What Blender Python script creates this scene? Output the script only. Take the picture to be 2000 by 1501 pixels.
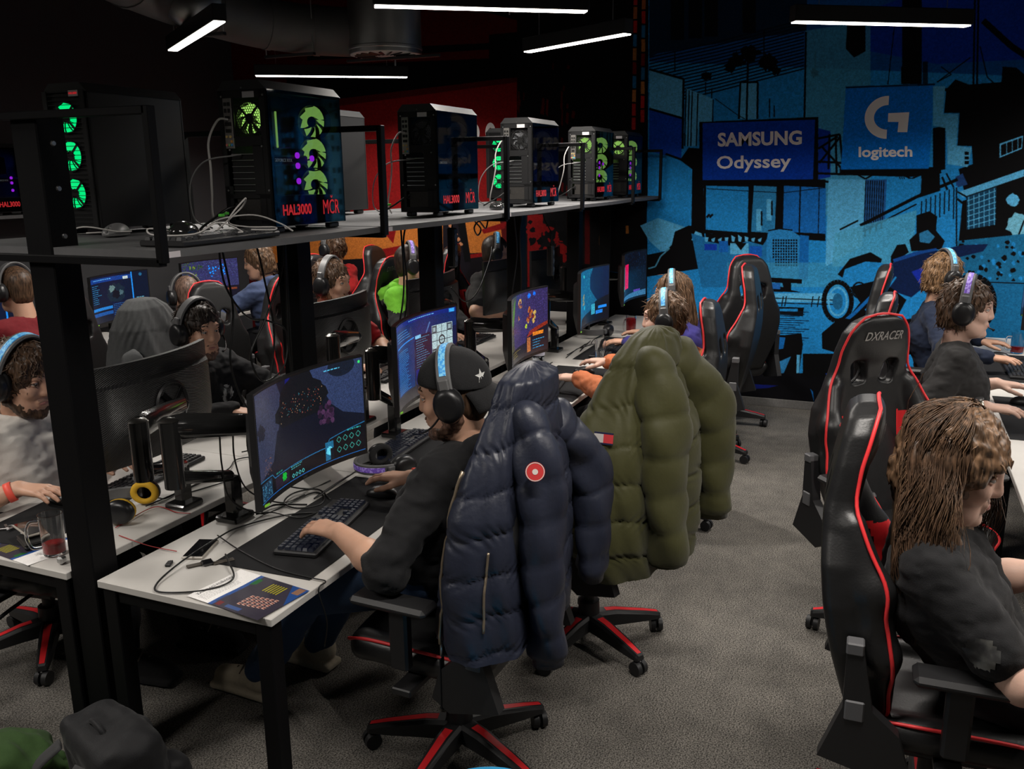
import bpy, bmesh, math, random
import numpy as np
from mathutils import Vector, Matrix

# ------------------------------------------------------------------ scene, camera, world, exposure
for o in list(bpy.data.objects):
    bpy.data.objects.remove(o)
S = bpy.context.scene
COL = S.collection
random.seed(7)
RNG = np.random.default_rng(7)
PI = math.pi
R = math.radians

CAM_H = 2.0
cam_d = bpy.data.cameras.new('camera')
cam = bpy.data.objects.new('camera', cam_d)
COL.objects.link(cam)
cam_d.sensor_fit = 'HORIZONTAL'
cam_d.sensor_width = 36.0
cam_d.lens = 36.0 * 1724.25 / 2000.0
cam_d.clip_start = 0.05
cam_d.clip_end = 60
def cam_axes(yaw, pitch, roll):
    cy, sy, cp, sp = math.cos(yaw), math.sin(yaw), math.cos(pitch), math.sin(pitch)
    fwd = Vector((cy * cp, sy * cp, -sp))
    right = Vector((sy, -cy, 0))
    up = right.cross(fwd)
    r2 = math.cos(roll) * right + math.sin(roll) * up
    u2 = -math.sin(roll) * right + math.cos(roll) * up
    return r2, u2, fwd
_r, _u, _f = cam_axes(R(23.138), R(13.43), R(-0.589))
cam.matrix_world = Matrix(((_r.x, _u.x, -_f.x, 0), (_r.y, _u.y, -_f.y, 0), (_r.z, _u.z, -_f.z, CAM_H), (0, 0, 0, 1)))
S.camera = cam

world = bpy.data.worlds.new('world')
S.world = world
world.use_nodes = True
world.node_tree.nodes['Background'].inputs[0].default_value = (0.012, 0.012, 0.013, 1)
world.node_tree.nodes['Background'].inputs[1].default_value = 0.15

S.view_settings.view_transform = 'Standard'
S.view_settings.look = 'None'
S.view_settings.gamma = 1
S.view_settings.use_curve_mapping = False
S.view_settings.exposure = 0.25
LAMP_W = 31.0          # watts of each linear ceiling lamp

# ------------------------------------------------------------------ materials
MATS = {}
def mat(name, color, rough=0.6, metal=0.0, emit=None, estr=0.0, noise=0.0, nscale=40.0, bump=0.0, bscale=200.0,
        spec=0.5, trans=0.0, ior=1.45, sheen=0.0, coat=0.0, alpha=1.0):
    if name in MATS:
        return MATS[name]
    m = bpy.data.materials.new(name)
    m.use_nodes = True
    nt = m.node_tree
    b = nt.nodes['Principled BSDF']
    c = (color[0], color[1], color[2], 1)
    b.inputs['Base Color'].default_value = c
    b.inputs['Roughness'].default_value = rough
    b.inputs['Metallic'].default_value = metal
    b.inputs['Specular IOR Level'].default_value = spec
    b.inputs['IOR'].default_value = ior
    b.inputs['Transmission Weight'].default_value = trans
    b.inputs['Coat Weight'].default_value = coat
    b.inputs['Sheen Weight'].default_value = sheen
    b.inputs['Alpha'].default_value = alpha
    if emit is not None:
        b.inputs['Emission Color'].default_value = (emit[0], emit[1], emit[2], 1)
        b.inputs['Emission Strength'].default_value = estr
    tc = None
    if noise or bump:
        tc = nt.nodes.new('ShaderNodeTexCoord')
    if noise:
        n = nt.nodes.new('ShaderNodeTexNoise')
        n.inputs['Scale'].default_value = nscale
        n.inputs['Detail'].default_value = 4
        nt.links.new(tc.outputs['Object'], n.inputs['Vector'])
        mx = nt.nodes.new('ShaderNodeMix')
        mx.data_type = 'RGBA'
        mx.inputs[6].default_value = tuple(max(0, x * (1 - noise)) for x in color[:3]) + (1,)
        mx.inputs[7].default_value = tuple(min(1, x * (1 + noise)) for x in color[:3]) + (1,)
        nt.links.new(n.outputs['Fac'], mx.inputs[0])
        nt.links.new(mx.outputs[2], b.inputs['Base Color'])
    if bump:
        n2 = nt.nodes.new('ShaderNodeTexNoise')
        n2.inputs['Scale'].default_value = bscale
        n2.inputs['Detail'].default_value = 3
        nt.links.new(tc.outputs['Object'], n2.inputs['Vector'])
        bp = nt.nodes.new('ShaderNodeBump')
        bp.inputs['Strength'].default_value = bump
        bp.inputs['Distance'].default_value = 0.004
        nt.links.new(n2.outputs['Fac'], bp.inputs['Height'])
        nt.links.new(bp.outputs['Normal'], b.inputs['Normal'])
    MATS[name] = m
    return m

def picture(name, arr):
    """generated (not loaded) picture from a numpy array h,w,3 in display colours"""
    h, w = arr.shape[:2]
    im = bpy.data.images.new(name, w, h)
    px = np.ones((h, w, 4), np.float32)
    px[..., :3] = np.clip(arr, 0, 1)
    im.pixels.foreach_set(px[::-1].ravel())
    im.pack()
    return im
def picture_mat(name, arr, rough=0.6, estr=0.0, base=1.0, spec=0.3):
    m = bpy.data.materials.new(name)
    m.use_nodes = True
    nt = m.node_tree
    b = nt.nodes['Principled BSDF']
    t = nt.nodes.new('ShaderNodeTexImage')
    t.image = picture(name, arr)
    t.extension = 'EXTEND'
    uv = nt.nodes.new('ShaderNodeUVMap')
    nt.links.new(uv.outputs[0], t.inputs['Vector'])
    b.inputs['Roughness'].default_value = rough
    b.inputs['Specular IOR Level'].default_value = spec
    if estr:
        b.inputs['Base Color'].default_value = (0.01, 0.01, 0.012, 1)
        nt.links.new(t.outputs['Color'], b.inputs['Emission Color'])
        b.inputs['Emission Strength'].default_value = estr
    else:
        nt.links.new(t.outputs['Color'], b.inputs['Base Color'])
    return m

# ------------------------------------------------------------------ mesh helpers
class MB:
    """collects geometry for ONE mesh object"""
    def __init__(self):
        self.v, self.f, self.m, self.uv = [], [], [], {}
        self.M = Matrix.Identity(4)
    def add(self, verts, faces, mi=0, uvs=None):
        n = len(self.v)
        for p in verts:
            q = self.M @ Vector(p)
            self.v.append((q.x, q.y, q.z))
        for i, fc in enumerate(faces):
            if uvs is not None:
                self.uv[len(self.f)] = uvs[i]
            self.f.append([n + k for k in fc])
            self.m.append(mi)
        return self
    def box(self, c, s, b=0.0, rot=None, mi=0):
        hx, hy, hz = s[0] / 2, s[1] / 2, s[2] / 2
        M0 = self.M
        self.M = M0 @ Matrix.Translation(c) @ (rot.to_4x4() if rot is not None else Matrix.Identity(4))
        b = min(b, hx * .98, hy * .98, hz * .98)
        if b <= 0:
            vs = [(x, y, z) for x in (-hx, hx) for y in (-hy, hy) for z in (-hz, hz)]
            fs = [(0, 1, 3, 2), (4, 6, 7, 5), (0, 4, 5, 1), (2, 3, 7, 6), (0, 2, 6, 4), (1, 5, 7, 3)]
        else:
            vs, idx = [], {}
            for sx in (-1, 1):
                for sy in (-1, 1):
                    for sz in (-1, 1):
                        for ax in range(3):
                            p = [sx * (hx - b), sy * (hy - b), sz * (hz - b)]
                            p[ax] = (sx * hx, sy * hy, sz * hz)[ax]
                            idx[(sx, sy, sz, ax)] = len(vs)
                            vs.append(tuple(p))
            fs = []
            for ax in range(3):
                o = [a for a in range(3) if a != ax]
                for s_ in (-1, 1):
                    q = []
                    for u, w in ((-1, -1), (1, -1), (1, 1), (-1, 1)):
                        k = [0, 0, 0]; k[ax] = s_; k[o[0]] = u; k[o[1]] = w
                        q.append(idx[(k[0], k[1], k[2], ax)])
                    flip = (s_ > 0) != (ax == 1)
                    fs.append(q if flip else q[::-1])
            for ax in range(3):
                o = [a for a in range(3) if a != ax]
                for u in (-1, 1):
                    for w in (-1, 1):
                        k0 = [0, 0, 0]; k0[ax] = -1; k0[o[0]] = u; k0[o[1]] = w
                        k1 = list(k0); k1[ax] = 1
                        fs.append([idx[(*k0, o[0])], idx[(*k1, o[0])], idx[(*k1, o[1])], idx[(*k0, o[1])]])
            for sx in (-1, 1):
                for sy in (-1, 1):
                    for sz in (-1, 1):
                        fs.append([idx[(sx, sy, sz, a)] for a in range(3)])
        self.add(vs, fs, mi)
        self.M = M0
        return self
    def cyl(self, p0, p1, r0, r1=None, n=16, caps=True, mi=0):
        r1 = r0 if r1 is None else r1
        return self.tube([p0, p1], [r0, r1], n, caps, mi)
    def tube(self, path, r, n=8, caps=True, mi=0, flat=1.0, up=None):
        P = [Vector(p) for p in path]
        k = len(P)
        rr = r if isinstance(r, (list, tuple)) else [r] * k
        t0 = (P[1] - P[0]).normalized()
        a = Vector((0, 0, 1)) if abs(t0.z) < 0.9 else Vector((1, 0, 0))
        if up is not None:
            a = Vector(up)
        nrm = (a - t0 * a.dot(t0)).normalized()
        vs, fs = [], []
        for i in range(k):
            t = (P[min(i + 1, k - 1)] - P[max(i - 1, 0)])
            t = t.normalized() if t.length > 1e-9 else t0
            nrm = (nrm - t * nrm.dot(t))
            nrm = nrm.normalized() if nrm.length > 1e-6 else t.orthogonal().normalized()
            bn = t.cross(nrm)
            for j in range(n):
                a_ = 2 * PI * j / n
                vs.append(P[i] + (nrm * math.cos(a_) * flat + bn * math.sin(a_)) * rr[i])
        for i in range(k - 1):
            for j in range(n):
                fs.append([i * n + j, i * n + (j + 1) % n, (i + 1) * n + (j + 1) % n, (i + 1) * n + j])
        if caps:
            fs.append([j for j in range(n)][::-1])
            fs.append([(k - 1) * n + j for j in range(n)])
        return self.add(vs, fs, mi)
    def lathe(self, prof, n=24, c=(0, 0, 0), mi=0, M=None, caps=False):
        vs, fs = [], []
        for (r, z) in prof:
            for j in range(n):
                a = 2 * PI * j / n
                vs.append((c[0] + r * math.cos(a), c[1] + r * math.sin(a), c[2] + z))
        for i in range(len(prof) - 1):
            for j in range(n):
                fs.append([i * n + j, i * n + (j + 1) % n, (i + 1) * n + (j + 1) % n, (i + 1) * n + j])
        if caps:
            fs.append([j for j in range(n)][::-1])
            fs.append([(len(prof) - 1) * n + j for j in range(n)])
        M0 = self.M
        if M is not None:
            self.M = M0 @ M
        self.add(vs, fs, mi)
        self.M = M0
        return self
    def prism(self, poly, z0, z1, M=None, mi=0):
        n = len(poly)
        vs = [(p[0], p[1], z0) for p in poly] + [(p[0], p[1], z1) for p in poly]
        fs = [list(range(n))[::-1], list(range(n, 2 * n))]
        fs += [[i, (i + 1) % n, n + (i + 1) % n, n + i] for i in range(n)]
        M0 = self.M
        if M is not None:
            self.M = M0 @ M
        self.add(vs, fs, mi)
        self.M = M0
        return self
    def sphere(self, c, r, n=12, m=8, mi=0):
        rx, ry, rz = (r, r, r) if not isinstance(r, (tuple, list)) else r
        vs, fs = [], []
        for i in range(m + 1):
            th = PI * i / m
            for j in range(n):
                a = 2 * PI * j / n
                vs.append((c[0] + rx * math.sin(th) * math.cos(a), c[1] + ry * math.sin(th) * math.sin(a), c[2] + rz * math.cos(th)))
        for i in range(m):
            for j in range(n):
                fs.append([i * n + j, (i + 1) * n + j, (i + 1) * n + (j + 1) % n, i * n + (j + 1) % n])
        return self.add(vs, fs, mi)
    def grid(self, P, closed_u=False, mi=0, uv=False, flip=False):
        """P: array (nu, nv, 3)"""
        nu, nv = len(P), len(P[0])
        vs = [tuple(P[i][j]) for i in range(nu) for j in range(nv)]
        fs, uvs = [], []
        for i in range(nu if closed_u else nu - 1):
            for j in range(nv - 1):
                a, b = i, (i + 1) % nu
                q = [a * nv + j, b * nv + j, b * nv + j + 1, a * nv + j + 1]
                t = [(i / (nu - 1), j / (nv - 1)), ((i + 1) / (nu - 1), j / (nv - 1)), ((i + 1) / (nu - 1), (j + 1) / (nv - 1)), (i / (nu - 1), (j + 1) / (nv - 1))]
                fs.append(q[::-1] if flip else q)
                uvs.append(t[::-1] if flip else t)
        return self.add(vs, fs, mi, uvs if uv else None)
    def build(self, name, mats, parent=None, smooth=False, label=None, autosmooth=None):
        me = bpy.data.meshes.new(name)
        me.from_pydata(self.v, [], self.f)
        if not isinstance(mats, (list, tuple)):
            mats = [mats]
        for m in mats:
            me.materials.append(m)
        if len(mats) > 1:
            me.polygons.foreach_set('material_index', self.m)
        if self.uv:
            lay = me.uv_layers.new(name='UVMap')
            for p in me.polygons:
                if p.index in self.uv:
                    for k, li in enumerate(p.loop_indices):
                        lay.data[li].uv = self.uv[p.index][k]
        if smooth:
            me.polygons.foreach_set('use_smooth', [True] * len(me.polygons))
            if autosmooth:
                me.set_sharp_from_angle(angle=R(autosmooth))
        me.update()
        o = bpy.data.objects.new(name, me)
        COL.objects.link(o)
        if parent is not None:
            o.parent = parent
        if label:
            o['label'] = label
        return o

def fix_normals(o):
    bm = bmesh.new(); bm.from_mesh(o.data)
    bmesh.ops.recalc_face_normals(bm, faces=bm.faces)
    bm.to_mesh(o.data); bm.free()
    return o
def empty(name, loc=(0, 0, 0), rz=0.0):
    o = bpy.data.objects.new(name, None)
    COL.objects.link(o)
    o.location = loc
    o.rotation_euler = (0, 0, rz)
    o.empty_display_size = 0.1
    return o
def tag(o, label=None, cat=None, group=None, kind=None):
    if label: o['label'] = label
    if cat: o['category'] = cat
    if group: o['group'] = group
    if kind: o['kind'] = kind
    return o
def copy_tree(o, parent=None):
    c = o.copy()
    COL.objects.link(c)
    c.parent = parent
    for ch in list(o.children):
        copy_tree(ch, c)
    return c
def mesh_obj(name, V, F, mats, parent=None, smooth=True, mi=None):
    me = bpy.data.meshes.new(name)
    V = np.asarray(V, np.float32); F = np.asarray(F, np.int32)
    me.vertices.add(len(V)); me.vertices.foreach_set('co', V.ravel())
    k = F.shape[1]
    me.loops.add(F.size); me.loops.foreach_set('vertex_index', F.ravel())
    me.polygons.add(len(F)); me.polygons.foreach_set('loop_start', np.arange(0, F.size, k, dtype=np.int32))
    for m in (mats if isinstance(mats, (list, tuple)) else [mats]):
        me.materials.append(m)
    if mi is not None:
        me.polygons.foreach_set('material_index', np.asarray(mi, np.int32))
    me.update(calc_edges=True)
    if smooth:
        me.polygons.foreach_set('use_smooth', np.ones(len(F), bool))
    o = bpy.data.objects.new(name, me)
    COL.objects.link(o)
    if parent is not None:
        o.parent = parent
    return o
def rot(axis, deg):
    return Matrix.Rotation(R(deg), 3, axis)
def text_mesh(name, body, size, m, parent=None, M=None, extrude=0.0006, sx=1.0, bold=0.0, align='LEFT', shear=0.0, spacing=1.0):
    """lettering as a flat mesh in the local XY plane, moved by matrix M"""
    cu = bpy.data.curves.new(name, 'FONT')
    cu.body = body
    cu.size = size
    cu.extrude = extrude
    cu.offset = bold
    cu.align_x = align
    cu.shear = shear
    cu.space_character = spacing
    cu.resolution_u = 3
    to = bpy.data.objects.new(name + '_tmp', cu)
    COL.objects.link(to)
    dg = bpy.context.evaluated_depsgraph_get()
    dg.update()
    me = bpy.data.meshes.new_from_object(to.evaluated_get(dg))
    bpy.data.objects.remove(to)
    bpy.data.curves.remove(cu)
    me.name = name
    me.transform(Matrix.Diagonal((sx, 1, 1, 1)))
    if M is not None:
        me.transform(M)
    me.materials.clear()
    me.materials.append(m)
    o = bpy.data.objects.new(name, me)
    COL.objects.link(o)
    if parent is not None:
        o.parent = parent
    return o
def frame(o, ex, ey, ez=None):
    """matrix with origin o and local axes ex, ey (and ez = ex x ey)"""
    ex, ey = Vector(ex).normalized(), Vector(ey).normalized()
    ez = ex.cross(ey)
    return Matrix(((ex.x, ey.x, ez.x, o[0]), (ex.y, ey.y, ez.y, o[1]), (ex.z, ey.z, ez.z, o[2]), (0, 0, 0, 1)))
def smooth_path(pts, n=6):
    """Catmull-Rom through pts"""
    P = [Vector(p) for p in pts]
    P = [P[0] * 2 - P[1]] + P + [P[-1] * 2 - P[-2]]
    out = []
    for i in range(1, len(P) - 2):
        for k in range(n):
            t = k / n
            a, b, c, d = P[i - 1], P[i], P[i + 1], P[i + 2]
            out.append(0.5 * ((2 * b) + (c - a) * t + (2 * a - 5 * b + 4 * c - d) * t * t + (3 * b - a - 3 * c + d) * t ** 3))
    out.append(P[-2])
    return out

# ------------------------------------------------------------------ implicit surfaces (smooth unions polygonised with surface nets)
class Field:
    def __init__(self, lo, hi, h):
        self.h = h
        self.lo = np.array(lo, float)
        n = np.ceil((np.array(hi, float) - self.lo) / h).astype(int) + 1
        self.d = np.full(n, 0.5, np.float32)
        self.ax = [self.lo[i] + h * np.arange(n[i]) for i in range(3)]
    def _win(self, lo, hi):
        sl = []
        for i in range(3):
            a = int(np.floor((lo[i] - self.lo[i]) / self.h)); b = int(np.ceil((hi[i] - self.lo[i]) / self.h)) + 1
            a = max(a, 0); b = min(b, self.d.shape[i])
            if b <= a: return None
            sl.append(slice(a, b))
        return tuple(sl)
    def _apply(self, lo, hi, fn, k, op):
        m = max(k, 2.5 * self.h) + 0.004
        w = self._win(np.array(lo) - m, np.array(hi) + m)
        if w is None: return self
        X = self.ax[0][w[0]][:, None, None]; Y = self.ax[1][w[1]][None, :, None]; Z = self.ax[2][w[2]][None, None, :]
        v = fn(X, Y, Z)
        a = self.d[w]
        if op == 'sub':
            v = -v
            hh = np.maximum(k - np.abs(a - v), 0) / max(k, 1e-6)
            self.d[w] = np.maximum(a, v) + hh * hh * k * .25
        else:
            hh = np.maximum(k - np.abs(a - v), 0) / max(k, 1e-6)
            self.d[w] = np.minimum(a, v) - hh * hh * k * .25
        return self
    def cap(self, a, b, ra, rb=None, k=0.02, op='add'):
        rb = ra if rb is None else rb
        a = np.array(a, float); b = np.array(b, float); ab = b - a; L2 = max(ab @ ab, 1e-9); r = max(ra, rb)
        def fn(X, Y, Z):
            t = np.clip(((X - a[0]) * ab[0] + (Y - a[1]) * ab[1] + (Z - a[2]) * ab[2]) / L2, 0, 1)
            return np.sqrt((X - a[0] - t * ab[0]) ** 2 + (Y - a[1] - t * ab[1]) ** 2 + (Z - a[2] - t * ab[2]) ** 2) - (ra + (rb - ra) * t)
        return self._apply(np.minimum(a, b) - r, np.maximum(a, b) + r, fn, k, op)
    def ell(self, c, r, k=0.02, rotm=None, op='add'):
        c = np.array(c, float); r = np.array(r, float); Rm = np.eye(3) if rotm is None else np.array(rotm)
        ext = np.abs(Rm) @ r
        def fn(X, Y, Z):
            x, y, z = X - c[0], Y - c[1], Z - c[2]
            u = [(Rm[0, i] * x + Rm[1, i] * y + Rm[2, i] * z) for i in range(3)]
            q0 = np.sqrt((u[0] / r[0]) ** 2 + (u[1] / r[1]) ** 2 + (u[2] / r[2]) ** 2)
            q1 = np.sqrt((u[0] / r[0] ** 2) ** 2 + (u[1] / r[1] ** 2) ** 2 + (u[2] / r[2] ** 2) ** 2)
            return q0 * (q0 - 1) / np.maximum(q1, 1e-6)
        return self._apply(c - ext, c + ext, fn, k, op)
    def rbox(self, c, s, r, k=0.02, rotm=None, op='add'):
        c = np.array(c, float); hs = np.array(s, float) / 2 - r; Rm = np.eye(3) if rotm is None else np.array(rotm)
        ext = np.abs(Rm) @ (hs + r)
        def fn(X, Y, Z):
            x, y, z = X - c[0], Y - c[1], Z - c[2]
            q = [np.abs(Rm[0, i] * x + Rm[1, i] * y + Rm[2, i] * z) - hs[i] for i in range(3)]
            out = np.sqrt(np.maximum(q[0], 0) ** 2 + np.maximum(q[1], 0) ** 2 + np.maximum(q[2], 0) ** 2)
            return out + np.minimum(np.maximum(np.maximum(q[0], q[1]), q[2]), 0) - r
        return self._apply(c - ext, c + ext, fn, k, op)
    def mesh(self):
        d = self.d; h = self.h
        s = d < 0
        nx, ny, nz = d.shape
        cs = np.zeros((nx - 1, ny - 1, nz - 1), np.int8)
        for dx in (0, 1):
            for dy in (0, 1):
                for dz in (0, 1):
                    cs += s[dx:nx - 1 + dx, dy:ny - 1 + dy, dz:nz - 1 + dz]
        act = (cs > 0) & (cs < 8)
        I = np.argwhere(act)
        if len(I) == 0:
            return np.zeros((0, 3)), np.zeros((0, 4), int)
        idx = np.full(act.shape, -1, np.int32)
        idx[act] = np.arange(len(I))
        acc = np.zeros((len(I), 3)); cnt = np.zeros(len(I))
        corners = [(0, 0, 0), (1, 0, 0), (0, 1, 0), (1, 1, 0), (0, 0, 1), (1, 0, 1), (0, 1, 1), (1, 1, 1)]
        val = [d[I[:, 0] + c[0], I[:, 1] + c[1], I[:, 2] + c[2]].astype(float) for c in corners]
        for a in range(8):
            for b in range(a + 1, 8):
                df = np.array(corners[b]) - np.array(corners[a])
                if np.abs(df).sum() != 1: continue
                cr = (val[a] < 0) != (val[b] < 0)
                t = np.where(cr, val[a] / np.where(cr, val[a] - val[b], 1), 0)
                acc += cr[:, None] * (np.array(corners[a])[None] + t[:, None] * df[None]); cnt += cr
        V = self.lo + h * (I + acc / cnt[:, None])
        Fs = []
        for ax in range(3):
            o = [(1, 2), (2, 0), (0, 1)][ax]
            sl0 = [slice(None)] * 3; sl1 = [slice(None)] * 3
            sl0[ax] = slice(0, -1); sl1[ax] = slice(1, None)
            e = s[tuple(sl0)] != s[tuple(sl1)]
            E = np.argwhere(e)
            E = E[(E[:, o[0]] > 0) & (E[:, o[1]] > 0) & (E[:, o[0]] < d.shape[o[0]] - 1) & (E[:, o[1]] < d.shape[o[1]] - 1)]
            inside = s[E[:, 0], E[:, 1], E[:, 2]]
            def cell(du, dv):
                c = E.copy(); c[:, o[0]] += du; c[:, o[1]] += dv
                return idx[c[:, 0], c[:, 1], c[:, 2]]
            q = np.stack([cell(-1, -1), cell(0, -1), cell(0, 0), cell(-1, 0)], 1)
            q[~inside] = q[~inside][:, ::-1]
            Fs.append(q[(q >= 0).all(1)])
        return V, np.concatenate(Fs)

def vnoise(P, scale, seed=0):
    """cheap smooth value noise on points (n,3)"""
    r = np.random.default_rng(seed)
    T = r.random((16, 16, 16)).astype(np.float32)
    Q = np.asarray(P) * scale
    i = np.floor(Q).astype(int); f = Q - i; f = f * f * (3 - 2 * f)
    out = 0
    for dx in (0, 1):
        for dy in (0, 1):
            for dz in (0, 1):
                w = (f[:, 0] if dx else 1 - f[:, 0]) * (f[:, 1] if dy else 1 - f[:, 1]) * (f[:, 2] if dz else 1 - f[:, 2])
                out = out + w * T[(i[:, 0] + dx) % 16, (i[:, 1] + dy) % 16, (i[:, 2] + dz) % 16]
    return out - 0.5
def vert_normals(V, F):
    n = np.zeros_like(V)
    a = np.cross(V[F[:, 2]] - V[F[:, 0]], V[F[:, 3]] - V[F[:, 1]])
    for k in range(4):
        np.add.at(n, F[:, k], a)
    return n / np.maximum(np.linalg.norm(n, axis=1, keepdims=True), 1e-9)
def wrinkle(V, F, amp, scale, seed=0, stretch=(1, 1, 1)):
    N = vert_normals(V, F)
    return V + N * (vnoise(V * np.array(stretch), scale, seed) * amp)[:, None]
# ------------------------------------------------------------------ flat print painter (numpy, no files)
class Paint:
    def __init__(self, w, h, col=(0, 0, 0), tf=None):
        self.w, self.h = w, h
        self.a = np.zeros((h, w, 3), np.float32)
        self.a[:] = col
        self.tf = tf or (lambda p: p)
    def poly(self, pts, col, al=1.0):
        P = np.array([self.tf(p) for p in pts], float)
        x0, x1 = int(max(P[:, 0].min() - 1, 0)), int(min(P[:, 0].max() + 2, self.w))
        y0, y1 = int(max(P[:, 1].min() - 1, 0)), int(min(P[:, 1].max() + 2, self.h))
        if x1 <= x0 or y1 <= y0: return self
        cov = np.zeros((y1 - y0, x1 - x0), np.float32)
        for sx in (.25, .75):
            for sy in (.25, .75):
                X = (np.arange(x0, x1) + sx)[None, :]; Y = (np.arange(y0, y1) + sy)[:, None]
                ins = np.zeros(cov.shape, bool)
                n = len(P)
                for i in range(n):
                    (xa, ya), (xb, yb) = P[i], P[(i + 1) % n]
                    if ya == yb: continue
                    c = ((ya > Y) != (yb > Y)) & (X < (xb - xa) * (Y - ya) / (yb - ya) + xa)
                    ins ^= c
                cov += ins * .25
        cov = (cov * al)[..., None]
        s = self.a[y0:y1, x0:x1]
        self.a[y0:y1, x0:x1] = s * (1 - cov) + np.array(col, np.float32) * cov
        return self
    def line(self, pts, w, col, al=1.0):
        for (xa, ya), (xb, yb) in zip(pts[:-1], pts[1:]):
            d = math.hypot(xb - xa, yb - ya) or 1
            nx, ny = -(yb - ya) / d * w / 2, (xb - xa) / d * w / 2
            self.poly([(xa + nx, ya + ny), (xb + nx, yb + ny), (xb - nx, yb - ny), (xa - nx, ya - ny)], col, al)
        return self
    def rect(self, x0, y0, x1, y1, col, al=1.0):
        return self.poly([(x0, y0), (x1, y0), (x1, y1), (x0, y1)], col, al)
    def disc(self, x, y, rx, ry, col, al=1.0, n=28):
        return self.poly([(x + rx * math.cos(2 * PI * i / n), y + ry * math.sin(2 * PI * i / n)) for i in range(n)], col, al)
    def ring(self, x, y, rx, ry, w, col, n=28):
        pts = [(x + rx * math.cos(2 * PI * i / n), y + ry * math.sin(2 * PI * i / n)) for i in range(n + 1)]
        return self.line(pts, w, col)
    def blob(self, x, y, r, col, seed=0, n=26, j=.45, al=1.0, sx=1.0):
        g = np.random.default_rng(seed)
        return self.poly([(x + sx * r * (1 - j * g.random()) * math.cos(2 * PI * i / n), y + r * (1 - j * g.random()) * math.sin(2 * PI * i / n)) for i in range(n)], col, al)
    def grain(self, amt, seed=0, block=1):
        g = np.random.default_rng(seed)
        n = g.random((self.h // block + 1, self.w // block + 1, 1)).astype(np.float32)
        n = np.repeat(np.repeat(n, block, 0), block, 1)[:self.h, :self.w]
        self.a *= 1 + amt * (n - .5) * 2
        return self
def s2l(c):
    return tuple(((x / 12.92) if x <= .04045 else ((x + .055) / 1.055) ** 2.4) for x in c)

# ------------------------------------------------------------------ the room
XW, YL, YR, XF, ZC = 7.75, 6.42, -3.6, -2.6, 3.75
def struct(o):
    o['kind'] = 'structure'
    return o
def carpet_mat():
    m = bpy.data.materials.new('carpet'); m.use_nodes = True
    nt = m.node_tree; b = nt.nodes['Principled BSDF']
    tc = nt.nodes.new('ShaderNodeTexCoord')
    def noise(sc, det=3):
        n = nt.nodes.new('ShaderNodeTexNoise'); n.inputs['Scale'].default_value = sc; n.inputs['Detail'].default_value = det
        nt.links.new(tc.outputs['Object'], n.inputs['Vector']); return n
    fine, mid, big = noise(170, 2), noise(9, 4), noise(1.1, 3)
    r1 = nt.nodes.new('ShaderNodeValToRGB')
    r1.color_ramp.elements[0].position, r1.color_ramp.elements[1].position = .36, .64
    r1.color_ramp.elements[0].color, r1.color_ramp.elements[1].color = (.045, .042, .038, 1), (.24, .225, .205, 1)
    nt.links.new(fine.outputs['Fac'], r1.inputs[0])
    r2 = nt.nodes.new('ShaderNodeValToRGB')
    r2.color_ramp.elements[0].position, r2.color_ramp.elements[1].position = .3, .7
    r2.color_ramp.elements[0].color, r2.color_ramp.elements[1].color = (.62, .62, .62, 1), (1.15, 1.13, 1.1, 1)
    add = nt.nodes.new('ShaderNodeMath'); add.operation = 'ADD'
    h = nt.nodes.new('ShaderNodeMath'); h.operation = 'MULTIPLY'; h.inputs[1].default_value = .5
    nt.links.new(mid.outputs['Fac'], add.inputs[0]); nt.links.new(big.outputs['Fac'], add.inputs[1])
    nt.links.new(add.outputs[0], h.inputs[0]); nt.links.new(h.outputs[0], r2.inputs[0])
    mx = nt.nodes.new('ShaderNodeMix'); mx.data_type = 'RGBA'; mx.blend_type = 'MULTIPLY'; mx.inputs[0].default_value = 1
    nt.links.new(r1.outputs[0], mx.inputs[6]); nt.links.new(r2.outputs[0], mx.inputs[7])
    nt.links.new(mx.outputs[2], b.inputs['Base Color'])
    b.inputs['Roughness'].default_value = .95; b.inputs['Specular IOR Level'].default_value = .1
    bp = nt.nodes.new('ShaderNodeBump'); bp.inputs['Strength'].default_value = .7; bp.inputs['Distance'].default_value = .005
    nt.links.new(fine.outputs['Fac'], bp.inputs['Height']); nt.links.new(bp.outputs[0], b.inputs['Normal'])
    return m
struct(MB().box(((XW + XF) / 2, (YL + YR) / 2, -.05), (XW - XF + .4, YL - YR + .4, .1)).build('floor', carpet_mat()))
M_black_paint = mat('black_paint', (.012, .012, .013), .7, noise=.2, nscale=3)
M_grey_paint = mat('dark_grey_paint', (.045, .046, .05), .75, noise=.1, nscale=2)
struct(MB().box(((XW + XF) / 2, (YL + YR) / 2, ZC + .05), (XW - XF + .4, YL - YR + .4, .1)).build('ceiling', M_black_paint))
struct(MB().box(((XW + XF) / 2, YL + .05, ZC / 2), (XW - XF, .1, ZC)).build('wall_left', M_grey_paint))
struct(MB().box(((XW + XF) / 2, YR - .05, ZC / 2), (XW - XF, .1, ZC)).build('wall_right', M_grey_paint))
struct(MB().box((XF - .05, (YL + YR) / 2, ZC / 2), (.1, YL - YR, ZC)).build('wall_front', M_grey_paint))

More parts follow.
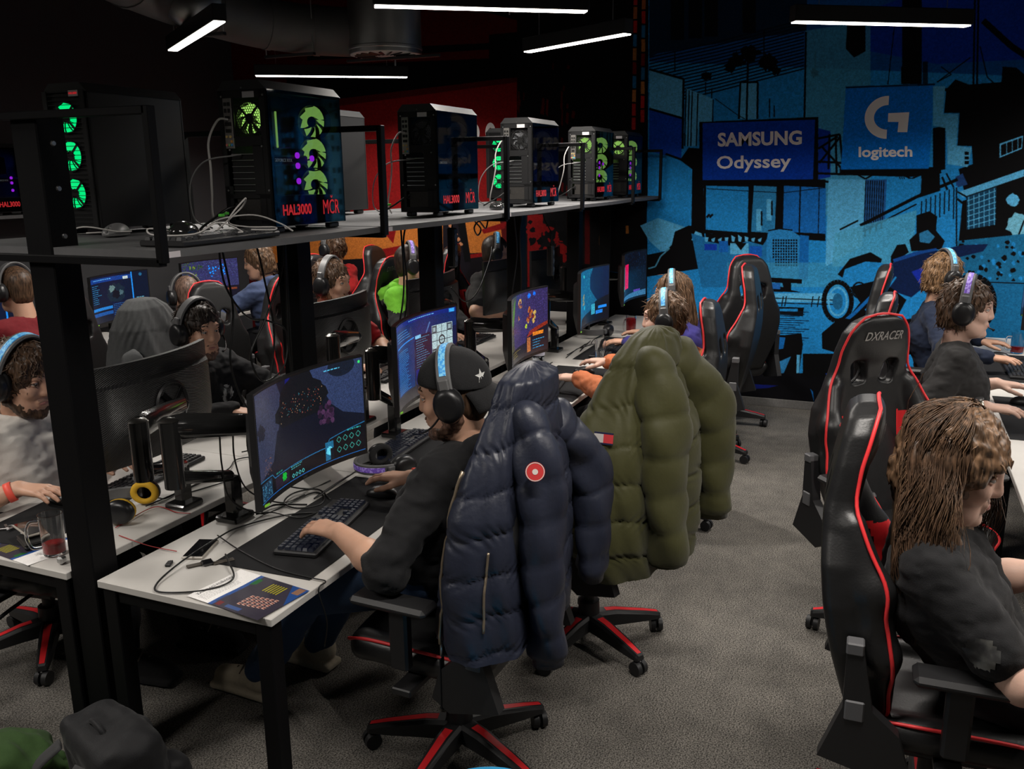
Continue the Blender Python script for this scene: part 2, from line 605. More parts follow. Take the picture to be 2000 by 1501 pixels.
# mural printed on the back wall, surveyed from the photograph: survey point -> metres on the wall plane
HM = [-0.00542563595327807, -0.0004822152207013483, 9.672108744530714, 0.0005354311287149346, -0.006064061474961248, 4.001007205502895, 0.00029718444907827346, -0.00016550570546678136]
def wall_yz(p):
    x, y = p
    w = HM[6] * x + HM[7] * y + 1
    return (HM[0] * x + HM[1] * y + HM[2]) / w, (HM[3] * x + HM[4] * y + HM[5]) / w
PPM = 210
def wall_px(p):
    Y, Z = wall_yz(p)
    return (YL - Y) * PPM, (ZC - Z) * PPM
def mural():
    W_, H_ = int((YL - YR) * PPM), int(ZC * PPM)
    p = Paint(W_, H_, (.035, .035, .042), wall_px)
    K = (.02, .02, .03)
    # ---- left: warm city
    red, dred, org = (.50, .065, .07), (.32, .04, .045), (.74, .43, .18)
    p.poly([(400, -120), (1012, 40), (1012, 640), (400, 640)], dred)
    p.poly([(600, 215), (1012, 160), (1012, 420), (600, 430)], red)
    p.poly([(560, 130), (1010, 112), (1010, 150), (560, 205)], K)
    p.poly([(600, 100), (960, 84), (960, 96), (600, 118)], K)
    p.poly([(955, 68), (1035, 60), (1035, 150), (935, 155), (935, 128), (955, 128)], K)
    p.poly([(500, 440), (820, 425), (820, 520), (500, 520)], org)
    p.poly([(735, 430), (975, 415), (985, 505), (735, 515)], org)
    p.poly([(500, 515), (1000, 490), (1000, 640), (500, 660)], (.07, .055, .075))
    for q in ([(745, 450), (775, 440), (768, 475), (757, 462)], [(725, 490), (810, 474), (805, 482), (730, 512)], [(940, 448), (990, 432), (985, 446), (945, 456)], [(860, 505), (975, 488), (975, 496), (862, 512)]):
        p.poly(q, red)
    p.poly([(865, 430), (905, 428), (918, 520), (905, 545), (865, 545)], (.085, .07, .10))
    p.poly([(893, 430), (908, 430), (920, 510), (908, 512)], K)
    for i in range(8):
        p.blob(880 + 5 * (i % 5), 440 + 9 * i, 5, (.75, .5, .35), 40 + i)
    # black towers with red splashes
    p.poly([(1010, 0), (1266, 0), (1266, 700), (1010, 700)], (.05, .047, .058))
    g = np.random.default_rng(5)
    for i in range(46):
        x = 1012 + 120 * g.random() ** 1.6; y = 120 + 290 * g.random()
        w, h = 2 + 4 * g.random(), 10 + 40 * g.random()
        p.poly([(x, y), (x + w, y + 3), (x + w * .7, y + h), (x - w * .4, y + h * .8)], dred)
    p.poly([(1030, 420), (1062, 418), (1056, 470), (1048, 500), (1052, 560), (1030, 560)], red)
    for i in range(40):
        p.blob(1035 + 75 * g.random(), 430 + 150 * g.random(), 4 + 9 * g.random(), red, 100 + i, 9, .6)
    for i in range(22):
        p.blob(1035 + 75 * g.random(), 425 + 150 * g.random(), 5 + 9 * g.random(), K, 200 + i, 9, .6)
    p.poly([(1030, 488), (1075, 486), (1080, 505), (1030, 512)], red)
    p.poly([(1045, 545), (1072, 542), (1070, 562), (1048, 566)], red)
    p.poly([(1142, 410), (1152, 410), (1152, 515), (1142, 515)], dred)
    for (x0, y0, x1, y1) in ((1182, 478, 1194, 496), (1222, 440, 1228, 456), (1172, 505, 1186, 516), (1170, 460, 1174, 478)):
        p.rect(x0, y0, x1, y1, (.62, .38, .16))
    # the two ladders of coloured panes
    cs = [(.62, .35, .18), (.70, .12, .11), (.12, .42, .62), (.66, .42, .2), (.45, .09, .08), (.12, .42, .62), (.72, .46, .24), (.72, .14, .14), (.72, .14, .14)]
    for k, (xt, xb, y0, dy, sh) in enumerate(((1241, 1237, -14, 27, 1), (1257, 1254, -6, 27.5, 0))):
        for i in range(10):
            ya = y0 + i * dy
            if (k == 1 and i > 8): break
            t0, t1 = (ya) / 260, (ya + dy) / 260
            xa, xb_ = xt + (xb - xt) * t0, xt + (xb - xt) * t1
            p.poly([(xa - 3.5, ya), (xa + 4, ya), (xb_ + 4, ya + dy - 3), (xb_ - 3.5, ya + dy - 3)], cs[(i + 8 * sh) % 9])
    # ---- right: blue city
    b1, b2, b3, b4, b5 = (.07, .42, .74), (.13, .56, .85), (.36, .72, .92), (.04, .22, .66), (.06, .33, .62)
    p.poly([(1268, -260), (2080, -260), (2080, 900), (1262, 900)], b2)
    p.rect(0, 0, 1, 1, K)
    x_ = int((YL + .9) * PPM); p.a[:, x_:] = b2                     # the print goes on to the right
    _tf = p.tf; p.tf = lambda q: q
    g2 = np.random.default_rng(21); yb = int((ZC - .32) * PPM)
    for i in range(16):
        xa = x_ + 10 + i * 38; top = int(120 + 260 * g2.random()); w_ = 30 + 40 * g2.random(); c_ = [b1, b3, b5, b4, K, (.12, .45, .72)][i % 6]
        p.rect(xa, top, xa + w_, yb, c_); p.line([(xa, yb), (xa, top), (xa + w_, top), (xa + w_, yb)], 3, K)
        for r2 in range(int((yb - top) / 22) - 1):
            for c2 in range(int(w_ / 13)):
                if g2.random() < .6: p.rect(xa + 5 + c2 * 13, top + 9 + r2 * 22, xa + 12 + c2 * 13, top + 20 + r2 * 22, K if c_ != K else b2)
        p.line([(xa + w_ * .5, top), (xa + w_ * .5, top - 20 - 50 * g2.random())], 2.5, K)
    p.rect(x_, 0, W_, 90, b4, .8); p.rect(x_, yb, W_, H_, (.03, .028, .05))
    for i in range(26):
        xa = x_ + 560 * g2.random(); p.blob(xa, yb - 10 + 30 * g2.random(), 5 + 12 * g2.random(), [K, b2, b4][i % 3], 700 + i, 12, .5)
    for i in range(5):
        ya = 100 + 30 * i; p.line([(x_, ya), (x_ + 300, ya + 30 + 12 * i), (W_, ya - 10)], 1.8, K)
    p.tf = _tf
    p.poly([(1268, -260), (2040, -260), (2040, 150), (1268, 120)], b5)
    p.poly([(1640, 40), (1780, -10), (2100, -60), (2100, 110), (1830, 125), (1700, 100)], b4)
    for i in range(16):           # hatched canopy
        y = 66 + i * 6.4
        p.line([(1268, y + 46), (1400, y + 16), (1570, y - 28)], 2.2, K)
    p.poly([(1268, -200), (1580, -200), (1575, 60), (1410, 84), (1285, 104), (1268, 112)], (.03, .09, .14), .8)
    for x in (1310, 1345, 1376, 1450):
        p.rect(x, -100, x + 26, 78 - (x - 1310) * .1, K, .8)
    p.poly([(1268, 135), (1334, 155), (1333, 230), (1268, 213)], b3)
    p.poly([(1268, 213), (1333, 230), (1330, 310), (1268, 295)], (.06, .28, .74))
    p.poly([(1268, 297), (1328, 312), (1322, 450), (1290, 445), (1262, 450)], b2)
    p.line([(1268, 135), (1335, 154), (1333, 290)], 4, K); p.line([(1268, 212), (1334, 231)], 4, K); p.line([(1300, 300), (1330, 311)], 4, K)
    p.poly([(1340, 172), (1392, 192), (1392, 240), (1365, 240), (1362, 285), (1340, 285)], b3)
    for x in (1340, 1346, 1352, 1363, 1393):
        p.line([(x, 174 + max(0, (x - 1340) * .38)), (x - 3, 285)], 2, K)
    p.poly([(1445, 162), (1480, 162), (1480, 232), (1442, 232)], b3)
    p.line([(1443, 232), (1446, 160), (1480, 160), (1479, 232)], 3.5, K); p.line([(1458, 235), (1461, 110)], 3.5, K)
    for (x, y, r) in ((1440, 118, 20), (1465, 105, 24), (1500, 122, 22), (1425, 132, 14), (1515, 138, 12), (1380, 148, 13), (1590, 142, 11)):
        p.blob(x, y, r, K, int(x), 30, .55)
    for x, y0, y1 in ((1492, 60, 110), (1378, 160, 185), (1390, 172, 192), (1503, 192, 228), (1512, 206, 228), (1592, 100, 142), (1318, 100, 140)):
        p.line([(x, y0), (x, y1)], 2, K)
    p.line([(1396, 192), (1440, 224), (1455, 232)], 1.2, K)
    p.poly([(1572, 60), (1700, 40), (1700, 420), (1572, 420)], (.30, .62, .76), .75)
    p.line([(1574, 62), (1571, 235)], 3.5, K)
    p.poly([(1655, 40), (1690, 40), (1690, 100), (1668, 112), (1652, 95)], K)
    # samsung billboard structure
    p.poly([(1345, 288), (1372, 290), (1376, 470), (1350, 470), (1352, 330), (1328, 312)], K)
    p.poly([(1366, 238), (1598, 228), (1598, 362), (1366, 362)], K)
    p.poly([(1372, 240), (1592, 233), (1588, 350), (1372, 352)], (.015, .24, .68))
    p.poly([(1598, 250), (1622, 256), (1622, 345), (1598, 350)], b4)
    p.poly([(1374, 352), (1612, 350), (1612, 470), (1374, 455)], K)
    p.poly([(1379, 362), (1462, 364), (1460, 454), (1378, 448)], b2)
    p.poly([(1472, 362), (1517, 364), (1513, 455), (1467, 452)], (.17, .52, .74))
    p.poly([(1531, 362), (1613, 366), (1612, 456), (1529, 452)], (.09, .44, .78))
    p.line([(1563, 362), (1561, 454)], 2.5, K); p.line([(1600, 366), (1598, 456)], 1.5, K)
    p.line([(1380, 368), (1450, 372), (1530, 376), (1612, 366)], 1.2, K)
    for x, y in ((1482, 420), (1502, 400)):
        p.rect(x - 5, y - 12, x + 5, y + 30, b3); p.rect(x + 4, y - 8, x + 7, y + 20, K)
    for x in (1386, 1392):
        p.line([(x, 418), (x - 6, 424)], 4, K)
    # lattice between the two boards
    for a, b in (((1598, 270), (1640, 262)), ((1598, 290), (1636, 266)), ((1600, 318), (1640, 268)), ((1598, 315), (1650, 318)), ((1640, 262), (1648, 340)), ((1632, 265), (1634, 340)), ((1598, 338), (1652, 340)), ((1598, 352), (1640, 358)), ((1620, 262), (1618, 330)), ((1604, 285), (1645, 330))):
        p.line([a, b], 4, K)
    # below: street, building, bunting
    p.poly([(1250, 440), (1285, 425), (1330, 440), (1370, 455), (1380, 490), (1290, 490), (1268, 470)], b3)
    p.poly([(1318, 452), (1345, 440), (1362, 442), (1350, 468), (1385, 486), (1390, 520), (1262, 540), (1225, 560), (1225, 505), (1300, 490), (1312, 478)], K)
    p.line([(1308, 484), (1290, 500), (1280, 520), (1266, 524)], 3, (.3, .6, .74))
    p.poly([(1350, 455), (1400, 470), (1500, 465), (1495, 560), (1370, 560)], (.12, .46, .70))
    p.poly([(1378, 455), (1500, 462), (1490, 478), (1460, 470), (1430, 480), (1378, 470)], K)
    for i in range(9):
        x = 1376 + i * 13
        p.poly([(x, 462 + 5 * math.sin(i)), (x + 8, 463), (x + 6, 472), (x + 1, 471)], b3)
    p.rect(1376, 476, 1400, 488, (.07, .25, .72)); p.rect(1426, 474, 1462, 496, b3); p.poly([(1436, 474), (1458, 474), (1447, 488)], K)
    p.rect(1464, 480, 1488, 500, (.08, .38, .78)); p.rect(1404, 470, 1422, 492, (.08, .4, .75))
    p.poly([(1500, 452), (1520, 447), (1545, 449), (1562, 460), (1562, 540), (1497, 540), (1497, 470)], (.17, .55, .82))
    p.poly([(1562, 458), (1580, 460), (1578, 545), (1560, 545)], b1)
    for r_ in range(10):
        for c_ in range(10):
            p.rect(1509 + c_ * 5, 467 + r_ * 5.4, 1512 + c_ * 5, 470.5 + r_ * 5.4, K)
    p.line([(1500, 450), (1522, 446), (1548, 449)], 2, K)
    for i in range(14):
        p.rect(1430 + i * 6, 500 + (i % 3) * 3, 1434 + i * 6, 545, (.13, .48, .72))
    p.rect(1420, 512, 1640, 560, (.27, .62, .78), .6)
    p.poly([(1500, 541), (1566, 545), (1566, 553), (1545, 552), (1545, 566), (1565, 570), (1480, 568), (1480, 556), (1530, 560), (1528, 552), (1500, 550)], K)
    p.rect(1484, 552, 1524, 564, (.13, .42, .75))
    p.poly([(1420, 572), (1640, 572), (1640, 590), (1420, 588)], b3)
    p.line([(1470, 580), (1640, 586)], 1.5, K); p.line([(1474, 590), (1640, 594)], 1.5, K)
    for x in (1478, 1530, 1536, 1588, 1600):
        p.line([(x, 578), (x - 4, 600)], 1.8, K)
    p.poly([(1460, 596), (1640, 600), (1640, 690), (1440, 690)], b2)
    p.poly([(1500, 598), (1570, 600), (1568, 617), (1500, 612)], K); p.rect(1516, 602, 1558, 608, b2)
    for i in range(16):
        y = 606 + i * 4.2
        p.line([(1455 + 8 * (i % 3), y), (1580 - 9 * (i % 4), y + 3)], 1.4, (.03, .12, .22))
    p.poly([(1440, 640), (1480, 645), (1480, 660), (1565, 650), (1568, 672), (1560, 730), (1440, 730)], K)
    p.poly([(1512, 657), (1534, 658), (1530, 680), (1518, 682)], b1); p.poly([(1462, 652), (1500, 652), (1480, 660)], b1)
    p.poly([(1470, 710), (1500, 700), (1510, 708), (1508, 722), (1470, 720)], (.2, .5, .72)); p.poly([(1508, 690), (1522, 705), (1545, 695), (1530, 730), (1508, 730)], (.18, .52, .76))
    p.poly([(1556, 692), (1563, 692), (1560, 732), (1555, 732)], b3)
    p.poly([(1430, 728), (2200, 728), (2200, 900), (1430, 900)], (.03, .028, .05))
    p.poly([(1568, 690), (1700, 690), (1700, 735), (1568, 735)], K)
    p.poly([(1450, 748), (1520, 752), (1500, 757), (1450, 760)], (.05, .10, .42)); p.poly([(1612, 728), (1640, 730), (1634, 735), (1614, 733)], b4)
    p.poly([(1582, 758), (1588, 764), (1590, 786), (1586, 770)], b1)
    # logitech board
    p.poly([(1822, 250), (1846, 245), (1846, 330), (1822, 335)], K)
    p.poly([(1640, 328), (1838, 326), (1838, 338), (1780, 345), (1640, 341)], K)
    p.poly([(1800, 335), (1835, 330), (1836, 372), (1796, 385)], K)
    p.poly([(1652, 169), (1826, 163), (1814, 329), (1642, 331)], (.015, .47, .86))
    p.poly([(1652, 169), (1826, 163), (1826, 166), (1652, 172)], (.03, .14, .25))
    for r_ in ((1690, 14), (1780, 17)):
        p.line([(r_[0] - r_[1], 341), (r_[0], 349), (r_[0] + r_[1], 341)], 3, K)
    for k in range(3):
        p.line([(1757 + 4 * k, 345), (1764 + 3 * k, 370 - 5 * k), (1776, 345)], 1.5, K)
    # towers, mast and the dark block on the right
    p.rect(1762, -80, 1800, 130, K); p.rect(1760, 130, 1800, 164, K); p.rect(1802, 120, 1812, 164, K, .7)
    p.line([(1748, 40), (1734, 165)], 1.5, K)
    for x in (1905, 1912):
        p.line([(x, -60), (x - 4, 164)], 3.5, K)
    p.line([(1914, 90), (1928, 150), (1945, 166)], 2, K); p.line([(1895, 112), (1830, 160), (1858, 145), (1838, 130)], 1.8, K)
    p.line([(1920, 40), (1975, 90), (2020, 120)], 12, K)
    p.poly([(1850, 172), (1866, 155), (1892, 165), (1956, 160), (1958, 130), (1985, 132), (2000, 145), (2050, 140), (2050, 480), (1900, 480), (1890, 400), (1872, 330), (1900, 320), (1898, 285), (1870, 284), (1874, 220), (1844, 220), (1848, 178), (1832, 174)], K)
    p.poly([(1822, 168), (1846, 168), (1842, 222), (1872, 222), (1868, 284), (1898, 288), (1890, 326), (1850, 320), (1850, 285), (1846, 250), (1822, 245)], b3)
    for k in range(3):
        p.rect(1884, 296 + 9 * k, 1892, 302 + 9 * k, K)
    p.poly([(1952, 280), (1998, 264), (1996, 290), (1952, 308)], b3); p.poly([(1955, 283), (1996, 268), (1994, 288), (1955, 304)], K)
    for k in range(3):
        p.line([(1966 + 11 * k, 278 - 4 * k), (1966 + 11 * k, 302 - 4 * k)], 1.5, b3)
    p.poly([(1870, 375), (2000, 330), (2000, 344), (1880, 385)], b3)
    p.poly([(1866, 345), (1880, 338), (1890, 360), (1868, 366)], (.12, .27, .5))
    p.line([(1840, 345), (1852, 375), (1880, 396)], 4, K); p.line([(1848, 338), (1866, 372), (1888, 384)], 3, K)
    p.poly([(1880, 392), (2000, 350), (2000, 470), (1872, 475)], K)
    p.poly([(1888, 384), (1946, 364), (1944, 438), (1888, 448)], (.08, .26, .38))
    for k in range(6):
        p.line([(1889, 392 + 10 * k), (1945, 372 + 11 * k)], 1.6, b3)
        p.line([(1892 + 10 * k, 384 - 3.4 * k), (1892 + 10 * k, 447 - 1.6 * k)], 1.6, b3)
    p.blob(1978, 390, 14, b3, 3, 20, .2); p.blob(1990, 440, 30, (.45, .74, .85), 4, 20, .35)
    p.line([(1960, 440), (1955, 490), (1985, 470), (2000, 430)], 3, K)
    p.poly([(1868, 470), (2040, 452), (2040, 730), (1868, 560)], (.10, .42, .60))
    g = np.random.default_rng(9)
    for i in range(60):
        p.blob(1870 + 140 * g.random(), 470 + 80 * g.random(), 3 + 4 * g.random(), K if i % 2 else b2, 300 + i, 8, .5)
    p.rect(1920, 548, 2035, 700, (.09, .42, .62)); p.line([(1920, 550), (2035, 554)], 2, K)
    # middle facades
    p.poly([(1690, 350), (1732, 350), (1728, 430), (1686, 452)], (.13, .36, .62))
    for k in range(9):
        p.line([(1691 + 4.4 * k, 352), (1688 + 4.4 * k, 448 - 2.2 * k)], 1.6, K)
    p.poly([(1618, 350), (1690, 350), (1684, 480), (1612, 520)], b3)
    p.poly([(1735, 350), (1800, 348), (1798, 376), (1730, 408)], b2)
    p.line([(1680, 440), (1790, 384), (1870, 350)], 6, K); p.line([(1685, 452), (1790, 398)], 2.5, K); p.line([(1640, 448), (1676, 430)], 3, K)
    for x in (1690, 1700, 1712, 1722):
        p.line([(x, 446 - (x - 1690) * .5), (x - 1, 462 - (x - 1690) * .5)], 4, K)
    p.poly([(1792, 394), (1870, 362), (1868, 480), (1790, 470)], b2)
    for x in range(1800, 1868, 9):
        p.line([(x, 392 - (x - 1800) * .42), (x - 1, 430 - 3 * (x % 7))], 2, K)
    p.poly([(1630, 455), (1790, 410), (1780, 520), (1625, 520)], (.32, .68, .84), .8)
    p.line([(1868, 366), (1868, 480)], 2.5, K)
    # generic motorbike with rider
    p.poly([(1790, 420), (1815, 412), (1830, 422), (1828, 450), (1845, 470), (1838, 486), (1780, 490), (1776, 468), (1790, 455)], K)
    p.poly([(1795, 455), (1812, 448), (1826, 462), (1815, 475), (1796, 472)], (.18, .5, .7))
    p.poly([(1740, 500), (1752, 478), (1768, 476), (1775, 492), (1760, 502), (1740, 515)], K); p.line([(1745, 510), (1790, 495), (1830, 488)], 9, (.08, .3, .62))
    p.poly([(1636, 535), (1660, 505), (1700, 492), (1722, 505), (1720, 515), (1680, 530), (1650, 545)], K)
    p.poly([(1650, 525), (1690, 510), (1720, 512), (1735, 520), (1690, 560), (1650, 575), (1640, 560)], b2)
    p.poly([(1720, 520), (1800, 495), (1880, 478), (1930, 476), (1920, 490), (1860, 505), (1830, 540), (1780, 580), (1720, 560)], (.05, .13, .3))
    p.poly([(1780, 530), (1830, 510), (1850, 520), (1800, 560)], (.1, .2, .7))
    p.ring(1636, 588, 27, 38, 9, K); p.ring(1636, 588, 18, 27, 4, b3); p.disc(1636, 588, 10, 16, (.12, .4, .58)); p.ring(1678, 566, 13, 15, 3, K)
    p.ring(1900, 590, 40, 50, 14, K); p.ring(1900, 590, 32, 42, 5, b3)
    p.poly([(1660, 560), (1720, 545), (1770, 585), (1740, 640), (1690, 620), (1655, 640), (1640, 640), (1680, 590)], K)
    p.line([(1705, 575), (1670, 610), (1640, 634)], 7, b1); p.line([(1750, 540), (1720, 580), (1690, 605)], 4, b2)
    p.poly([(1605, 650), (1640, 620), (1720, 630), (1790, 620), (1790, 690), (1640, 690), (1606, 680)], K)
    p.grain(.10, 1)
    # fine comic texture
    p.grain(.06, 2, 3)
    return p
_mp = mural()
M_mural = picture_mat('mural_print', _mp.a, .85, spec=.15)
wb = MB()
wb.add([(XW, YL, 0), (XW, YR, 0), (XW, YR, ZC), (XW, YL, ZC), (XW + .1, YL, 0), (XW + .1, YR, 0), (XW + .1, YR, ZC), (XW + .1, YL, ZC)],
       [(0, 1, 2, 3)[::-1], (4, 5, 6, 7), (3, 2, 6, 7), (0, 4, 5, 1)], 0, [[(0, 0), (1, 0), (1, 1), (0, 1)][::-1]] + [[(0, 0)] * 4] * 3)
wall_back = struct(wb.build('wall_back', M_mural))
M_sign_white = mat('sign_white', (.86, .82, .80), .8)
def wall_text(body, p0, p1, hpx, m, **kw):
    """lettering on the back wall from survey point p0 (baseline start) to p1 (baseline end)"""
    y0, z0 = wall_yz(p0); y1, z1 = wall_yz(p1); ya, za = wall_yz((p0[0], p0[1] - hpx))
    o = text_mesh('sign_lettering', body, 1.0, m, wall_back, None, **kw)
    V = np.array([v.co for v in o.data.vertices]); w = V[:, 0].max() - V[:, 0].min(); x0 = V[:, 0].min()
    h = 0.73 if kw.get('capcap', True) else .7
    dy, dz = (y1 - y0) / w, (z1 - z0) / w
    uy, uz = (ya - y0) / h, (za - z0) / h
    for v, c in zip(o.data.vertices, V):
        v.co = (XW - .002 - c[2] * .5, y0 + dy * (c[0] - x0) + uy * c[1], z0 + dz * (c[0] - x0) + uz * c[1])
    return o
wall_text('SAMSUNG', (1402, 285), (1566, 281), 26, M_sign_white, bold=.034)
wall_text('Odyssey', (1400, 329), (1545, 326), 25, M_sign_white, bold=.020)
wall_text('logitech', (1677, 306), (1782, 305), 20, M_sign_white, bold=.028)
def wall_shape(pts, m, name='sign_emblem'):
    mb = MB(); V = []
    for q in pts:
        y, z = wall_yz(q); V.append((XW - .0025, y, z))
    n = len(V)
    mb.add(V, [list(range(n))])
    return mb.build(name, m, wall_back)
cx, cy = 1738, 229
arc = [(cx - 4 + 46 * math.sin(a) * .98, cy - 42 * math.cos(a)) for a in [R(-180 + 6 * i) for i in range(0, 31)]]
arc2 = [(cx - 4 + 27 * math.sin(a), cy - 24 * math.cos(a)) for a in [R(0 - 6 * i) for i in range(0, 31)]]
arc = [(x - (y - cy) * .06, y) for x, y in arc]; arc2 = [(x - (y - cy) * .06, y) for x, y in arc2]
wall_shape(arc + arc2, M_sign_white)
wall_shape([(1735, 221), (1776, 219), (1772, 258), (1753, 258), (1755, 238), (1734, 238)], M_sign_white)
yo = [wall_yz((x, 268)) for x in (945, 973)]
for (px_, py_) in ((958, 258), (927, 259), (990, 257)):
    n_ = 20
    y0, z0 = wall_yz((px_, py_))
    mb = MB()
    V = [(XW - .0025, y0 + .052 * math.cos(2 * PI * i / n_), z0 + .085 * math.sin(2 * PI * i / n_)) for i in range(n_)] + [(XW - .0025, y0 + .02 * math.cos(2 * PI * i / n_), z0 + .04 * math.sin(2 * PI * i / n_)) for i in range(n_)]
    mb.add(V, [[i, (i + 1) % n_, n_ + (i + 1) % n_, n_ + i] for i in range(n_)])
    mb.build('wall_letter', M_sign_white, wall_back)
M_base = mat('baseboard_grey', (.16, .155, .15), .8, noise=.3, nscale=60)
struct(MB().box((XW - .008, (YL + YR) / 2, .035), (.016, YL - YR, .07), .002).build('baseboard_back', M_base))
struct(MB().box(((XW + XF) / 2, YL - .008, .035), (XW - XF, .016, .07), .002).build('baseboard_left', M_base))

# ------------------------------------------------------------------ linear ceiling lamps
M_lampbody = mat('lamp_black', (.01, .01, .011), .45)
M_glow = mat('lamp_diffuser', (.9, .88, .85), .5, emit=(1.0, .93, .84), estr=9.0)
M_steel = mat('brushed_steel', (.5, .5, .5), .35, metal=1)
def lamp(a, b, z, label, group=None):
    a, b = Vector((a[0], a[1], 0)), Vector((b[0], b[1], 0))
    d = b - a; L = d.length; mid = (a + b) / 2
    t = empty('linear_ceiling_lamp', (mid.x, mid.y, z), math.atan2(d.y, d.x))
    tag(t, label, 'ceiling lamp', group or 'linear ceiling lamps')
    MB().box((0, 0, .045), (L, .075, .085), .004).build('housing', M_lampbody, t)
    MB().box((0, 0, .0), (L - .02, .058, .008), .001).build('diffuser', M_glow, t)
    for s in (-1, 1):
        MB().cyl((s * L * .36, 0, .088), (s * L * .36, 0, ZC - z), .0018, n=6).build('hanging_wire', M_steel, t)
    ld = bpy.data.lights.new('lamp_light', 'AREA')
    ld.shape = 'RECTANGLE'; ld.size = L - .03; ld.size_y = .055
    ld.energy = LAMP_W; ld.color = (1.0, .94, .87); ld.spread = R(150)
    lo = bpy.data.objects.new('lamp_light', ld); COL.objects.link(lo); lo.parent = t; lo.location = (0, 0, -.008)
    return t
LZ = 2.8
lamp((4.753, 4.412), (3.993, 3.364), LZ, 'slim black linear lamp hung below the round ventilation duct')
lamp((6.20, 4.917), (6.904, 3.877), LZ, 'slim black linear lamp hung behind the first pair of computer towers')
lamp((3.985, 2.421), (4.603, 1.524), LZ, 'slim black linear lamp hung above the middle of the computer rack')
lamp((5.893, 2.387), (5.415, 1.537), LZ, 'slim black linear lamp slanting towards the ladders of coloured panes')
lamp((5.415, .605), (6.033, -.312), LZ, 'slim black linear lamp hung in front of the blue mural signs')
# the same lamps go on behind and beside the viewpoint
for (x, y, s) in ((1.9, .2, -1), (.4, 2.7, -1), (2.6, -1.7, 1), (4.4, -2.1, -1), (1.6, 4.7, 1), (6.9, -2.0, 1)):
    dx, dy = .31, -.45
    if s > 0: dx, dy = .31, .5
    lamp((x - dx, y - dy), (x + dx, y + dy), LZ, 'slim black linear lamp ' + {1.9: 'over the near end of the aisle', .4: 'before the near end of the rack', 2.6: 'over the right hand desk of the curly haired woman', 4.4: 'beyond the right hand desks', 1.6: 'over the near end of the grey wall row', 6.9: 'close to the right end of the mural'}[x], 'linear lamps outside the picture')
# ------------------------------------------------------------------ ventilation
M_galv = mat('galvanised_steel', (.42, .42, .41), .38, metal=1, noise=.25, nscale=6)
M_duct = mat('duct_painted', (.10, .098, .095), .5, metal=.3, noise=.2, nscale=5)
def duct():
    t = empty('ventilation_duct', (5.6, 4.2, 3.2)); tag(t, 'big round grey ventilation duct with elbow under the black ceiling', 'duct')
    t.location = (0, 0, 0)
    path = smooth_path([(3.667, 3.975, 3.120), (4.515, 4.177, 3.080), (5.169, 4.138, 3.030), (5.546, 3.912, 3.000), (5.768, 3.632, 2.990)], 6)
    MB().tube(path, .165, 24).build('duct_pipe', M_duct, t, True, autosmooth=40)
    for k in (3, 9, 14, 19):
        a, b = path[k], path[k + 1]
        d = (b - a).normalized()
        MB().tube([a - d * .02, a + d * .02], .172, 24).build('duct_seam', M_duct, t, True, autosmooth=40)
    MB().tube(smooth_path([(4.392, 4.163, 3.200), (4.468, 4.077, 3.050), (4.491, 3.999, 2.990), (4.604, 3.983, 3.050)], 5), .12, 20).build('branch_pipe', M_galv, t, True, autosmooth=40)
    for p in (path[8], path[16]):
        MB().box((p.x, p.y, p.z - .185), (.03, .42, .02), .002).build('hanger_rail', M_lampbody, t)
        for s in (-1, 1):
            MB().cyl((p.x, p.y + s * .20, p.z - .185), (p.x, p.y + s * .20, ZC), .004, n=6).build('hanger_rod', M_steel, t)
    return t
DUCT = duct()
def drum(x, y, z0, r, h, label, mtl, slots=True, top=True):
    t = empty('air_diffuser', (x, y, z0))
    if top: tag(t, label, 'air diffuser')
    else: t.parent = DUCT
    MB().lathe([(0, h), (r, h), (r, .05), (r * 1.02, .045), (r * 1.02, .03), (r, .025), (r, .0), (r * .98, -.004)], 36).build('drum', mtl, t, True, autosmooth=35)
    MB().lathe([(r * .98, -.004), (r * .1, -.008), (0, -.008)], 36).build('face_plate', mat('diffuser_plate', (.55, .54, .52), .55, noise=.5, nscale=90), t)
    if slots:
        for i in range(18):
            a = 2 * PI * i / 18
            MB().box((r * .58 * math.cos(a), r * .58 * math.sin(a), -.0085), (r * .55, .02, .006), .001, Matrix.Rotation(a, 3, 'Z') @ Matrix.Rotation(.35, 3, 'X')).build('vane', M_lampbody, t)
    MB().cyl((r * .5, 0, -.06), (r * .5, 0, -.002), .006, n=8).build('hook', M_steel, t)
    return t
drum((5.958, 3.532, 2.860)[0] if False else 5.78, 3.42, 2.83, .255, .40, '', M_galv, top=False)
drum(6.35, 2.78, 3.22, .36, .16, 'flat black swirl air diffuser under the ceiling beside the red wall', mat('diffuser_black', (.02, .02, .02), .5))
MB().box((5.75, 3.35, 2.80), (.03, .75, .02), .003).build('hanger_rail', M_lampbody, tag(empty('ceiling_rail', (0, 0, 0)), 'black hanger rail across the drum air outlet', 'rail'))
struct(tag(MB().box((2.6, .4, 3.45), (.18, 6.0, .3), .005).build('trim_1', M_black_paint), kind='structure'))
